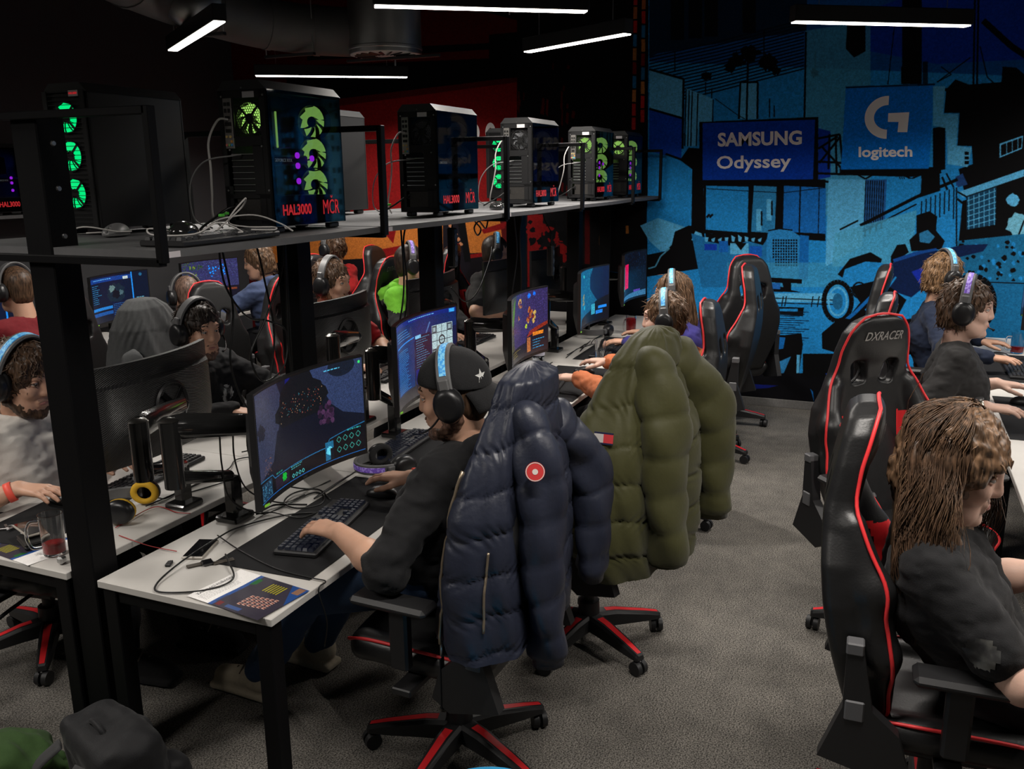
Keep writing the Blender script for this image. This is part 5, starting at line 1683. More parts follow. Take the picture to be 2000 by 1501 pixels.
def locks(V, Fq, n, length, r, seed, flow, curl=0.0, lift=.22):
    """small tapered hair locks growing from a hair surface (quad tubes)"""
    g = np.random.default_rng(seed)
    N = vert_normals(V, Fq); idx = g.integers(0, len(V), n)
    vs, fs = [], []
    for q in idx:
        p = V[q].copy(); nn = N[q]; fl = flow(p)
        d = unit(fl - nn * (fl @ nn) + nn * lift * g.random() + .35 * g.normal(size=3))
        segs = 4; base = len(vs); ln = length * (.6 + .8 * g.random())
        a_ = unit(np.cross(d, nn + 1e-3)); ph = g.random() * 6
        for i in range(segs + 1):
            rr = r * (1 - .85 * i / segs)
            for (u, w) in ((1, 0), (0, 1), (-1, 0), (0, -1)):
                vs.append(p + a_ * u * rr + nn * w * rr)
            d = unit(d + fl * .12 - nn * .10 + curl * (a_ * math.sin(ph + i * 1.9) + nn * .5 * math.cos(ph + i * 1.9)))
            p = p + d * ln / segs
        for i in range(segs):
            for j in range(4):
                fs.append((base + i * 4 + j, base + i * 4 + (j + 1) % 4, base + (i + 1) * 4 + (j + 1) % 4, base + (i + 1) * 4 + j))
    return np.array(vs), np.array(fs)
def ik(S_, W_, a, b, hint):
    d = W_ - S_; L = np.linalg.norm(d)
    if L > (a + b) * .995:
        W_ = S_ + d / L * (a + b) * .995; d = W_ - S_; L = np.linalg.norm(d)
    x = (a * a - b * b + L * L) / (2 * L); h = math.sqrt(max(a * a - x * x, 0))
    u = d / L; hh = np.asarray(hint, float); hh = unit(hh - u * (hh @ u))
    return S_ + u * x + hh * h, W_
PS = 1.15      # build of the people against the surveyed room
def person(label, base, face, head, look, hands, top, hair, res=.006, skin=SKIN, pants=DARKPANTS, shoes=SHOED, sleeve='long', style='tee',
           female=False, beard=None, set_=None, hairstyle='short', seat=.50, group='players', fingers=True, hs=1.0, feet=None, collar=None, elbow=None, cap_=None):
    B = np.array((base[0], base[1], 0.0)); tl = lambda q: B + (np.array(q, float) - B) / PS
    H = tl(head); seat = seat / PS
    f = np.array((math.cos(R(face)), math.sin(R(face)), 0)); l = np.array((-f[1], f[0], 0)); z = np.array((0, 0, 1.0))
    Rm = head_rot(look[0], look[1], look[2] if len(look) > 2 else 0)
    P = B + z * (seat + .150)
    hf, hu = Rm[:, 0], Rm[:, 2]
    N = H - hu * .115 * hs - hf * .035 - z * .045           # base of the neck
    lean = unit(N - P)
    Cc = P + (N - P) * .58 - f * .015
    sw = .165 if female else .188
    Sh = {s: N - lean * .055 + l * s * sw for s in (1, -1)}
    arms = {}
    for s in (1, -1):
        hd = hands.get(s)
        W_ = tl(hd[0])
        hint = (elbow or {}).get(s, l * s * .9 - z * .30 - f * .25)
        E_, W_ = ik(Sh[s], W_, .29, .262, hint)
        arms[s] = (Sh[s], E_, W_, hd)
    legs = {}
    for s in (1, -1):
        hip = P + l * s * .09 - z * .01
        kn = P + f * .41 + l * s * .12 - z * .145
        an = kn - z * (kn[2] - .09) + f * ((.10 if s > 0 else -.02) if feet is None else feet[0 if s > 0 else 1])
        legs[s] = (hip, kn, an, an + f * .15 - z * .045)
    root_loc = Vector((B[0], B[1], 0)); off = np.array((B[0], B[1], 0))
    # ---- body: fine head, fine forearms and hands, coarse covered rest
    parts = []
    hh = .0048 if res < .0062 else .0066
    lo, hi = bounds([H, N], .17); F = Field(lo, hi, hh)
    head_prims(F, H, Rm, hs, female)
    F.cap(H + Rm @ np.array((-.022, 0, -.045)) * hs, N - lean * .03, .052 if not female else .045, .060 if not female else .05, .03)
    parts.append(F.mesh())
    for s in (1, -1):
        S0, E_, W_, hd = arms[s]
        fd = unit(hd[1]) if len(hd) > 1 and hd[1] is not None else unit(W_ - E_)
        st = E_ if sleeve == 'short' else E_ + (W_ - E_) * .55
        if sleeve in ('short', 'elbow'): st = S0 + (E_ - S0) * .5
        lo, hi = bounds([st, E_ if sleeve in ('short', 'elbow') else st, W_, W_ + fd * .17], .07)
        F = Field(lo, hi, .0042 if res < .0062 else .0056)
        if sleeve in ('short', 'elbow'):
            F.cap(st, E_, .046, .041, .02); F.cap(E_, E_ + (W_ - E_) * .35, .042, .043, .02); F.cap(E_ + (W_ - E_) * .35, W_, .043, .0275, .02)
        else:
            F.cap(st, W_, .037, .0275, .01)
        th = -l * s
        hand_prims(F, W_, fd, th, hd[2] if len(hd) > 2 else .6)
        parts.append(F.mesh())
    lo, hi = bounds([P, N] + [x for s in (1, -1) for x in (arms[s][0], arms[s][1], *legs[s])], .16)
    F = Field(lo, hi, .016)
    for s in (1, -1):
        F.cap(P + l * s * .07, Cc + l * s * .075, .09, .095, .05); F.cap(Cc + l * s * .075, N - lean * .09 + l * s * .08, .095, .065, .05)
        F.cap(N - lean * .06, arms[s][0], .045, .045, .03); F.cap(arms[s][0], arms[s][1], .043, .036, .02)
        hip, kn, an, toe = legs[s]
        F.cap(hip, kn, .075, .052, .03); F.cap(kn, an, .05, .034, .02); F.cap(an, toe, .03, .028, .02)
    parts.append(F.mesh())
    V, Fq = join(parts)
    body = mesh_obj('person', V - off, Fq, skin)
    body.location = root_loc; body.scale = (PS, PS, PS)
    tag(body, label, 'person', group)
    # eyes, brows, lips
    for sg in (-1, 1):
        c = H + Rm @ (np.array((.0775, sg * .0315, .0130)) * hs)
        MB().sphere(tuple(c - off), .0125 * hs, 12, 8).build('eye', M_eye, body, True)
        c2 = H + Rm @ (np.array((.0840, sg * .0312, .0120)) * hs)
        MB().sphere(tuple(c2 - off), .0068 * hs, 10, 6).build('iris', M_iris, body, True)
        for (dz, rr, dx) in ((.0080, .0036, -.0025), (-.0085, .0026, -.0035)):
            pts = [H + Rm @ (np.array((.0895 + dx - .010 * t_ * t_, sg * .0315 + .0165 * t_, .0130 + dz * (1 - .55 * t_ * t_))) * hs) - off for t_ in (-1, -.5, 0, .5, 1)]
            MB().tube([tuple(q) for q in pts], [rr * .6, rr, rr, rr, rr * .6], 7).build('eyelid', skin, body, True)
        hm = hair if hair is not None else HAIR['dark']
        pts = [H + Rm @ (np.array((.093 - .012 * t_ * t_ * 1.1, sg * (.014 + .036 * t_), .036 + .007 * math.sin(t_ * 2.4))) * hs) - off for t_ in (0, .35, .7, 1)]
        MB().tube([tuple(q) for q in pts], [.0035, .0045, .004, .002], 6).build('eyebrow', hm, body, True)
    pts = [H + Rm @ (np.array((.096 - .5 * y_ * y_ * 18, y_, -.0622)) * hs) - off for y_ in (-.021, -.010, 0, .010, .021)]
    MB().tube([tuple(q) for q in pts], [.002, .005, .0055, .005, .002], 6, flat=1.3).build('lips', M_lip, body, True)
    # ---- clothes
    infl = {'tee': .012, 'polo': .013, 'hoodie': .024, 'sweater': .018, 'jacket': .026}[style]
    lo, hi = bounds([P - z * .08, N] + [x for s in (1, -1) for x in arms[s][:3]], .16 + infl)
    F = Field(lo, hi, .0082 if res < .0062 else .0115)
    for s in (1, -1):
        F.cap(P + lean * .035 + l * s * .075, Cc + l * s * .09, .105 + infl, .108 + infl, .06)
        F.cap(Cc + l * s * .09, N - lean * .085 + l * s * .085, .108 + infl, .07 + infl * .6, .06)
        F.cap(N - lean * .045, arms[s][0], .048 + infl * .5, .055 + infl * .5, .05)
        S0, E_, W_, hd = arms[s]
        if sleeve == 'short':
            F.cap(S0, S0 + (E_ - S0) * .72, .058 + infl * .5, .058 + infl * .8, .03)
        else:
            F.cap(S0, E_, .055 + infl * .6, .045 + infl * .7, .03); F.cap(E_, E_ + (W_ - E_) * (.97 if sleeve == 'long' else .12), .046 + infl * .7, .032 + infl * .45, .025)
            if style in ('hoodie', 'sweater', 'jacket') and sleeve == 'long':
                q = E_ + (W_ - E_) * .88; F.cap(q, E_ + (W_ - E_) * .97, .036 + infl * .3, .034 + infl * .2, .01)
    if style in ('hoodie', 'jacket'):
        for i in range(7):
            a = PI * (.15 + .7 * i / 6) + PI / 2
            c = N + z * (.018 + .012 * math.sin(i)) + f * (.075 * math.cos(a)) + l * (.085 * math.sin(a) if True else 0)
            a2 = PI * (.15 + .7 * (i + 1) / 6) + PI / 2
            c2 = N + z * .02 + f * (.075 * math.cos(a2)) + l * (.085 * math.sin(a2))
            if i < 6: F.cap(c, c2, .03, .03, .02)
        F.ell(N - f * .11 - z * .06, (.07, .09, .08), .04)
    elif style in ('polo',):
        F.cap(N - f * .05 + z * .03, N + f * .03 - z * .01, .062, .066, .02)
    # neck opening
    F.cap(N + lean * .03 + f * .01, N + lean * .16 + hf * .02, .056 if style != 'polo' else .06, .085, .012, 'sub')
    V, Fq = F.mesh()
    V = wrinkle(V, Fq, .016 if style != 'tee' else .013, 16, 3, (1, 1, 2.2)); V = wrinkle(V, Fq, .007, 45, 4, (1, 1, 1.8))
    tops = top if isinstance(top, (list, tuple)) else [top]
    mi = None
    if len(tops) > 1:
        cz = V[Fq].mean(1); side = np.abs((cz - N) @ l)
        mi = ((cz[:, 2] < N[2] - .075 - .25 * np.maximum(side - .15, 0)) & (side < .40)).astype(int)
    shirt = mesh_obj({'tee': 't_shirt', 'polo': 'polo_shirt', 'hoodie': 'hoodie', 'sweater': 'sweater', 'jacket': 'jacket'}[style], V - off, Fq, tops, body, mi=mi)
    if style == 'polo':
        for s in (1, -1):
            c = MB()
            pts = [N + z * .035 - f * .055, N + z * .03 + l * s * .066, N + f * .055 + z * .005 + l * s * .035, N + f * .075 - z * .03 + l * s * .012]
            out = [p_ + l * s * .016 - z * .036 + (p_ - N) * .16 for p_ in pts]
            c.grid([[tuple(a_ - off), tuple(b_ - off)] for a_, b_ in zip(smooth_path(pts, 4), smooth_path(out, 4))] if False else [[tuple(Vector(a_) - Vector(off)), tuple(Vector(b_) - Vector(off))] for a_, b_ in zip(smooth_path(pts, 4), smooth_path(out, 4))])
            co = c.build('collar', top, shirt, True); md = co.modifiers.new('thick', 'SOLIDIFY'); md.thickness = .004
    lo, hi = bounds([x for s in (1, -1) for x in legs[s]] + [P], .15)
    F = Field(lo, hi, .012)
    for s in (1, -1):
        hip, kn, an, toe = legs[s]
        F.cap(P + l * s * .065 - z * .015, hip, .100, .098, .04); F.cap(hip, kn, .098, .072, .03); F.cap(kn, an + z * .02, .071, .056, .02)
    V, Fq = F.mesh(); V = wrinkle(V, Fq, .014, 18, 5)
    mesh_obj('trousers', V - off, Fq, pants, body)
    for s in (1, -1):
        hip, kn, an, toe = legs[s]
        lo, hi = bounds([an, toe], .09); F = Field(lo, hi, .008)
        F.cap(an - z * .02 - f * .015, toe + f * .02, .043, .038, .02); F.cap(an + z * .02, an - z * .02, .045, .045, .02)
        F.rbox((an + toe) / 2 + np.array((0, 0, .02 - ((an + toe) / 2)[2])), (.27, .09, .03), .012, .01, np.array([f, l, z]).T)
        V, Fq = F.mesh(); V[:, 2] = np.maximum(V[:, 2], .004)
        sh_ = mesh_obj('shoe', V - off, Fq, shoes, body)
        for i in range(3):
            q = an + f * (.05 + .028 * i) + z * (.015 - .012 * i)
            MB().tube([tuple(q - off - l * .028 - z * .008), tuple(q - off + z * .014), tuple(q - off + l * .028 - z * .008)], .0035, 5).build('lace', mat('lace', (.12, .1, .08), .8), sh_)
    # ---- hair
    if hairstyle != 'none':
        lo, hi = bounds([H], .20); F = Field(lo, hi, max(hh, .0045))
        L = lambda x, y, zz: H + Rm @ (np.array((x, y, zz)) * hs)
        th = {'buzz': .001, 'short': .007, 'curly': .013, 'long': .010, 'mid': .011, 'big': .020}[hairstyle]
        F.ell(L(-.014, 0, .037), np.array((.098 + th, .078 + th, .094 + th)) * hs, .01, Rm)
        if hairstyle in ('long', 'mid', 'big'):
            F.ell(L(-.035, 0, -.03), np.array((.075 + th, .076 + th, .10 + th)) * hs, .03, Rm)
        else:
            F.ell(L(-.045, 0, -.02), np.array((.055 + th * .4, .068 + th * .4, .075)) * hs, .02, Rm)
        fx = {'buzz': .118, 'short': .122, 'curly': .128, 'long': .120, 'mid': .125, 'big': .130}[hairstyle]
        F.ell(L(fx, 0, -.045), np.array((.085, .088, .105)) * hs, .012, Rm, 'sub')
        F.ell(L(.050, 0, -.12), np.array((.075, .12, .095)) * hs, .012, Rm, 'sub') if hairstyle not in ('long', 'mid', 'big') else None
        F.rbox(L(.0, 0, -.19), np.array((.3, .3, .2)) * hs, .02, .01, Rm, 'sub') if hairstyle not in ('long', 'big') else None
        V, Fq = F.mesh()
        amp = {'buzz': .003, 'short': .012, 'curly': .022, 'long': .008, 'mid': .014, 'big': .02}[hairstyle]
        V = wrinkle(V, Fq, amp, 55 if hairstyle != 'curly' else 42, 8, (1, 1, .6)); V = wrinkle(V, Fq, amp * .5, 120, 9, (1, 1, .5))
        pl = [(V, Fq)]
        fl0 = Rm @ np.array((.45, 0, .0)); top_ = L(-.03, 0, .13)
        def flow(p):
            q = Rm.T @ (p - H) / hs
            v = np.array((q[0] + .01, q[1], q[2] - .09)); v[2] -= .05
            return Rm @ unit(v)
        if hairstyle != 'buzz':
            cnt, ln, rr, cu = {'short': (420, .026, .0036, .15), 'curly': (560, .030, .0042, .75), 'long': (200, .05, .003, .05), 'mid': (460, .030, .0034, .2), 'big': (60, .02, .003, .3)}[hairstyle]
            pl.append(locks(V, Fq, cnt if res < .007 else cnt // 2, ln * hs, rr, 5, flow, cu))
        V2, F2 = join(pl)
        mesh_obj('hair', V2 - off, F2, hair, body)
    if beard:
        lo, hi = bounds([H], .17); F = Field(lo, hi, .0045)
        L = lambda x, y, zz: H + Rm @ (np.array((x, y, zz)) * hs)
        F.cap(L(.048, -.032, -.086), L(.048, .032, -.086), .0335 * hs, .0335 * hs, .03)
        for sg in (-1, 1):
            F.cap(L(-.002, sg * .060, -.02), L(.0, sg * .057, -.06), .021 * hs, .026 * hs, .02); F.cap(L(.0, sg * .057, -.06), L(.05, sg * .03, -.094), .026 * hs, .026 * hs, .02)
        F.ell(L(.078, 0, -.106), np.array((.025, .028, .022)) * hs, .02, Rm)
        F.cap(L(.092, -.02, -.046), L(.092, .02, -.046), .0085, .0085, .006)
        F.ell(L(.105, 0, -.062), np.array((.02, .024, .011)) * hs, .006, Rm, 'sub')
        F.ell(L(.085, 0, -.005), np.array((.07, .055, .045)) * hs, .01, Rm, 'sub')
        F.ell(L(.02, 0, -.045), np.array((.062, .0565, .078)) * hs, .004, Rm, 'sub')
        V, Fq = F.mesh(); V = wrinkle(V, Fq, .007, 110, 2)
        mesh_obj('beard', V - off, Fq, beard, body)
    if set_:
        headset(B + (H - B) * PS, Rm, set_[0], set_[1], s=PS * hs * (1.04 if hairstyle in ('short', 'buzz') else 1.10))
    return body, dict(H=H, Rm=Rm, N=N, f=f, l=l, P=P, arms=arms, lean=lean, off=off, tw=lambda q: B + (np.asarray(q) - B) * PS, shirt=shirt, Cc=Cc)
def wristband(info, s, m, label, t=.80, r=.036, w=.022, name='wristband', cat='wristband'):
    S0, E_, W_, hd = info['arms'][s]
    c = E_ + (W_ - E_) * t; d = unit(W_ - E_)
    e = empty(name, tuple(info['tw'](c))); e.scale = (PS, PS, PS); tag(e, label, cat)
    b = MB(); b.tube([tuple(-d * w / 2), tuple(d * w / 2)], r, 18, caps=False); o = b.build('band', m, e, True); md = o.modifiers.new('thick', 'SOLIDIFY'); md.thickness = .0018
    return e, d
Z0 = np.array((0, 0, 1.0))
def hnd(x, y, z=.785, d=None, curl=.6):
    return ((x, y, z), d, curl)
C_black = cloth('black_cotton', (.012, .012, .013)); C_blackT = cloth('charcoal_tee', (.022, .021, .021)); C_white = cloth('polo_white', (.60, .565, .52), noise=.06, bump=.3, bscale=500)
C_navy = cloth('navy_wool', (.012, .018, .038)); C_orange = cloth('rust_fleece', (.42, .125, .05)); C_red = cloth('red_cotton', (.40, .018, .02)); C_dred = cloth('dark_red_cotton', (.16, .015, .02))
C_grey = cloth('grey_knit', (.055, .055, .057)); C_blueh = cloth('blue_hoodie', (.05, .07, .14)); C_purple = cloth('violet_cotton', (.03, .025, .14))
# aisle side
pc, ic = person('man in a reversed black cap and black hoodie playing at the nearest desk', (2.58, 1.40), 88, (2.615, 1.335, 1.265), (104, -12), {1: hnd(2.30, 1.62, .845, (.25, .9, -.12), .7), -1: hnd(2.86, 1.66, .845, (-.05, 1, -.1), .7)},
    C_black, HAIR['brown'], .0045, style='hoodie', sleeve='elbow', hairstyle='buzz', beard=hair_mat('stubble', (.16, .09, .062)), set_=('blue', 'black and grey headset with blue strap over the reversed cap'), pants=JEANS, shoes=SHOE, feet=(.22, .16), elbow={1: np.array((-.7, -.2, -.5)), -1: np.array((.8, -.3, -.4))})
po, io_ = person('man in an orange hoodie leaning to his screen', (4.93, 1.30), 92, (4.94, 1.158, 1.182), (98, -6), {1: hnd(4.73, 1.60, .845, (.15, 1, -.1), .6), -1: hnd(5.24, 1.58, .845, (.1, 1, -.1), .7)},
    C_orange, HAIR['mid'], .0055, style='hoodie', hairstyle='short', skin=SKIN2, set_=('blue', 'headset with blue strap on the man in the orange hoodie'))
pg, ig = person('woman with long straight brown hair at the fourth desk', (6.14, 1.30), 92, (6.10, 1.385, 1.165), (100, -5), {1: hnd(5.92, 1.64, .845, (.1, 1, -.1), .6), -1: hnd(6.35, 1.62, .845, (0, 1, -.1), .6)},
    C_purple, HAIR['mid'], .0065, style='sweater', female=True, hairstyle='long', hs=.96, set_=('blue', 'headset with blue strap on the woman with straight hair'))
# right hand row
pt, it_ = person('man in a black printed shirt seen in profile', (5.10, -.44), -90, (5.15, -.395, 1.285), (-98, -4), {-1: hnd(4.84, -.50, .845, (.05, -1, -.1), .6), 1: hnd(5.42, -.60, .845, (0, -1, -.1), .6)},
    C_blackT, HAIR['brown'], .005, style='tee', sleeve='short', hairstyle='mid', skin=SKIN2, set_=('purple', 'headset with violet strap on the man in the printed shirt'), elbow={-1: np.array((-.4, .5, -.8)), 1: np.array((.5, .3, -.8))})
pn, in_ = person('man with light brown hair in a navy sweater', (6.48, -.36), -90, (6.58, -.345, 1.30), (-62, -4), {-1: hnd(6.18, -.62, .845, (.0, -1, -.1), .5), 1: hnd(6.78, -.62, .845, (0, -1, -.1), .6)},
    C_navy, HAIR['light'], .006, style='sweater', hairstyle='mid', set_=('blue', 'headset with blue strap on the man in the navy sweater'))
pw, iw = person('woman with long curly brown hair in a black shirt', (2.60, -.33), -90, (2.53, -.205, 1.225), (-100, -14), {-1: hnd(2.36, -.66, .845, (.2, -1, -.05), .5), 1: hnd(2.86, -.60, .845, (-.1, -1, -.05), .5)},
    C_black, HAIR['mid'], .0045, style='tee', sleeve='short', female=True, hairstyle='big', skin=SKIN2, elbow={-1: np.array((-.5, .3, -.8)), 1: np.array((.5, .3, -.8))})
# behind the rack
pp_, ip = person('man with curly hair and beard in a white polo shirt', (2.45, 3.22), -82, (2.44, 3.20, 1.21), (-86, -14), {-1: hnd(2.20, 3.00, .845, (.25, -1, -.1), .6), 1: hnd(2.62, 3.02, .845, (0, -1, -.1), .6)},
    C_white, HAIR['brown'], .005, style='polo', sleeve='short', hairstyle='curly', beard=HAIR['brown'], set_=('blue', 'grey headset with blue strap on the man in the white polo'), elbow={-1: np.array((-.8, .1, -.6)), 1: np.array((.6, .3, -.7))})
pd, id_ = person('dark haired man with grey headset glancing past his monitor', (3.78, 3.48), -82, (3.575, 3.32, 1.215), (-100, -8), {-1: hnd(3.42, 3.00, .845, (.1, -1, -.1), .6), 1: hnd(3.80, 2.98, .845, (0, -1, -.1), .6)},
    C_black, HAIR['dark'], .0055, style='hoodie', hairstyle='short', beard=hair_mat('stubble_dark', (.13, .075, .055)), set_=('none', 'plain grey headset on the dark haired man'))
pb, ib = person('bearded man in a red shirt facing the rack', (4.98, 3.46), -88, (4.70, 3.245, 1.335), (-86, -4), {-1: hnd(4.55, 3.02, .845, (.1, -1, -.1), .6), 1: hnd(4.95, 3.0, .845, (0, -1, -.1), .6)},
    C_red, HAIR['brown'], .006, style='tee', sleeve='short', hairstyle='short', beard=hair_mat('beard_ginger', (.16, .075, .035)), set_=('none', 'black headset on the bearded man in red'))
pgj, igj = person('man in a green and black jacket behind the rack', (6.02, 3.22), -88, (5.92, 3.36, 1.335), (-48, -4), {-1: hnd(5.75, 3.02, .845, (.1, -1, -.1), .6), 1: hnd(6.15, 3.0, .845, (0, -1, -.1), .6)},
    [cloth('green_jacket', (.14, .42, .03)), cloth('jacket_dark', (.022, .022, .024))], HAIR['dark'], .007, style='jacket', hairstyle='buzz', set_=('purple', 'headset with violet strap on the man in the green jacket'))
pbt, ibt = person('man in a black shirt with short hair at the far desk behind the rack', (7.30, 3.34), -88, (7.02, 3.14, 1.335), (-58, -8), {-1: hnd(6.80, 2.95, .845, (.1, -1, -.1), .6), 1: hnd(7.2, 2.95, .845, (0, -1, -.1), .6)},
    C_blackT, HAIR['dark'], .007, style='tee', sleeve='short', hairstyle='buzz', set_=('blue', 'headset with blue strap on the man in the black shirt'))
# at the grey wall
pr_, ir_ = person('man with cropped hair in a dark red shirt, back turned', (4.05, 5.05), 92, (4.00, 5.20, 1.30), (86, -6), {1: hnd(3.85, 5.55, .845, None, .6), -1: hnd(4.25, 5.55, .845, None, .6)},
    C_dred, HAIR['brown'], .0065, style='tee', sleeve='long', hairstyle='buzz', set_=('none', 'black headset on the man in dark red'))
ps_, is_ = person('shaven headed man turned to the green and purple screen', (5.45, 4.92), 66, (5.24, 4.95, 1.115), (62, -6), {1: hnd(5.35, 5.48, .845, None, .6), -1: hnd(5.75, 5.45, .845, None, .6)},
    C_grey, HAIR['buzz'], .0065, style='sweater', hairstyle='buzz', set_=('none', 'black headset on the shaven headed man'), seat=.36)
pnh, inh = person('person in a blue hoodie with brown hair at the grey wall', (6.35, 4.95), 95, (6.20, 5.02, 1.275), (120, -10), {1: hnd(5.98, 5.42, .845, None, .6), -1: hnd(6.45, 5.5, .845, None, .6)},
    C_blueh, HAIR['mid'], .007, style='hoodie', hairstyle='mid', set_=None)
pcu, icu = person('curly dark haired person in a red shirt, back turned', (7.30, 5.02), 90, (7.22, 4.95, 1.312), (80, -4), {1: hnd(7.0, 5.42, .845, None, .6), -1: hnd(7.4, 5.42, .845, None, .6)},
    C_red, HAIR['brown'], .007, style='tee', sleeve='short', hairstyle='curly', set_=('none', 'dark headset on the curly haired person in red'))
# ------------------------------------------------------------------ long hair, cap, small things worn
def long_hair(body, info, n, length, wave, m, seed=1, r=.0042, s=1.0, wide=1.0, name='long_hair', clump=12, ymax=None):
    H, Rm, off = info['H'], info['Rm'], info['off']
    g = np.random.default_rng(seed)
    vs, fs = [], []
    up = np.array((0, 0, 1.0)); fw = unit(Rm[:, 0] * (1, 1, 0)); lf = np.cross(up, fw)
    seg = 13
    cl = None
    for q in range(n):
        if cl is None or q % clump == 0:
            az0 = R(78 + 204 * g.random()); el0 = R(-5 + 90 * g.random() ** .8)
            if g.random() < .22: az0 = R(58 + 244 * g.random()); el0 = R(40 + 48 * g.random())
            cl = (az0, el0, .004 + .018 * g.random() * wide, g.random() * 6.28, 20 + 12 * g.random(), length * (.72 + .28 * g.random()))
        az = cl[0] + R(5) * g.normal(); el = cl[1] + R(4) * g.normal()
        layer = cl[2] + .003 * g.random(); ph, fr, L_ = cl[3] + .25 * g.normal(), cl[4], cl[5] * (.94 + .08 * g.random())
        base = len(vs); prev = None; pts = []
        head_len = .10 * (1 + el)
        for i in range(seg + 1):
            t = i / seg * L_
            e = el - t / .115
            if e > R(-8):
                p = np.array((-.014 + (.100 + layer) * math.cos(e) * math.cos(az), (.080 + layer) * math.cos(e) * math.sin(az), .034 + (.096 + layer) * math.sin(e)))
                P_ = H + Rm @ (p * s); last = P_; le = t
            else:
                dn = t - le
                az_w = (fw * math.cos(az) + lf * math.sin(az))
                sp = min(dn, .20) * .26 * wide - max(dn - .20, 0) * .08
                P_ = last + az_w * sp - up * dn * .97
            a = wave * min(1, t / .12)
            P_ = P_ + (lf * math.sin(ph + t * fr) + fw * math.cos(ph * 1.7 + t * fr * .9)) * a
            if ymax is not None: P_ = np.array((P_[0], min(P_[1], off[1] + (ymax - off[1]) / PS + .004 * math.sin(q)), P_[2]))
            pts.append(P_)
        for i, P_ in enumerate(pts):
            rr = r * (1.0 if i < seg - 3 else (seg - i + .4) / 4)
            d = unit(pts[min(i + 1, seg)] - pts[max(i - 1, 0)]); a_ = unit(np.cross(d, fw + .01)); b_ = np.cross(d, a_)
            for (u, w) in ((1.4, -.4), (0, .9), (-1.4, -.4)):
                vs.append(P_ + (a_ * u + b_ * w) * rr)
        for i in range(seg):
            for j in range(3):
                fs.append((base + i * 3 + j, base + i * 3 + (j + 1) % 3, base + (i + 1) * 3 + (j + 1) % 3, base + (i + 1) * 3 + j))
    return mesh_obj(name, np.array(vs) - off, np.array(fs), m, body)
def hair_volume(body, info, m, s=1.0, low=.36):
    H, Rm, off = info['H'], info['Rm'], info['off']
    fw = unit(Rm[:, 0] * (1, 1, 0)); lf = np.cross((0, 0, 1.0), fw); z = np.array((0, 0, 1.0))
    lo, hi = bounds([H, H - z * low], .22); F = Field(lo, hi, .007)
    F.ell(H + Rm @ np.array((-.02, 0, .03)), (.103, .103, .103), .02)
    for sg in (-1, 1):
        F.cap(H - fw * .05 + lf * sg * .05, H - z * .18 - fw * .03 + lf * sg * .09, .060, .062, .05)
        F.cap(H - z * .18 - fw * .03 + lf * sg * .09, H - z * low + fw * .04 + lf * sg * .12, .058, .028, .04)
    F.cap(H - fw * .06 - z * .02, H - z * low * .9 - fw * .10, .075, .05, .05)
    F.ell(H + Rm @ np.array((.125, 0, -.05)), (.105, .12, .125), .02, Rm, 'sub')
    V, Fq = F.mesh(); V = wrinkle(V, Fq, .022, 30, 4, (1, 1, .35)); V = wrinkle(V, Fq, .012, 70, 6, (1, 1, .3)); V[:, 1] = np.minimum(V[:, 1], off[1] + (-.085 - off[1]) / PS)
    return mesh_obj('hair_volume', V - off, Fq, m, body)
hair_volume(pw, iw, HAIR['brown'])
long_hair(pw, iw, 2000, .46, .013, HAIR['brown'], 3, .0012, 1.0, 1.4, clump=26, ymax=-.075)
long_hair(pw, iw, 800, .42, .014, HAIR['mid'], 5, .0011, 1.02, 1.5, clump=22, ymax=-.072)
long_hair(pg, ig, 520, .46, .003, HAIR['mid'], 4, .0024, .97, .7)
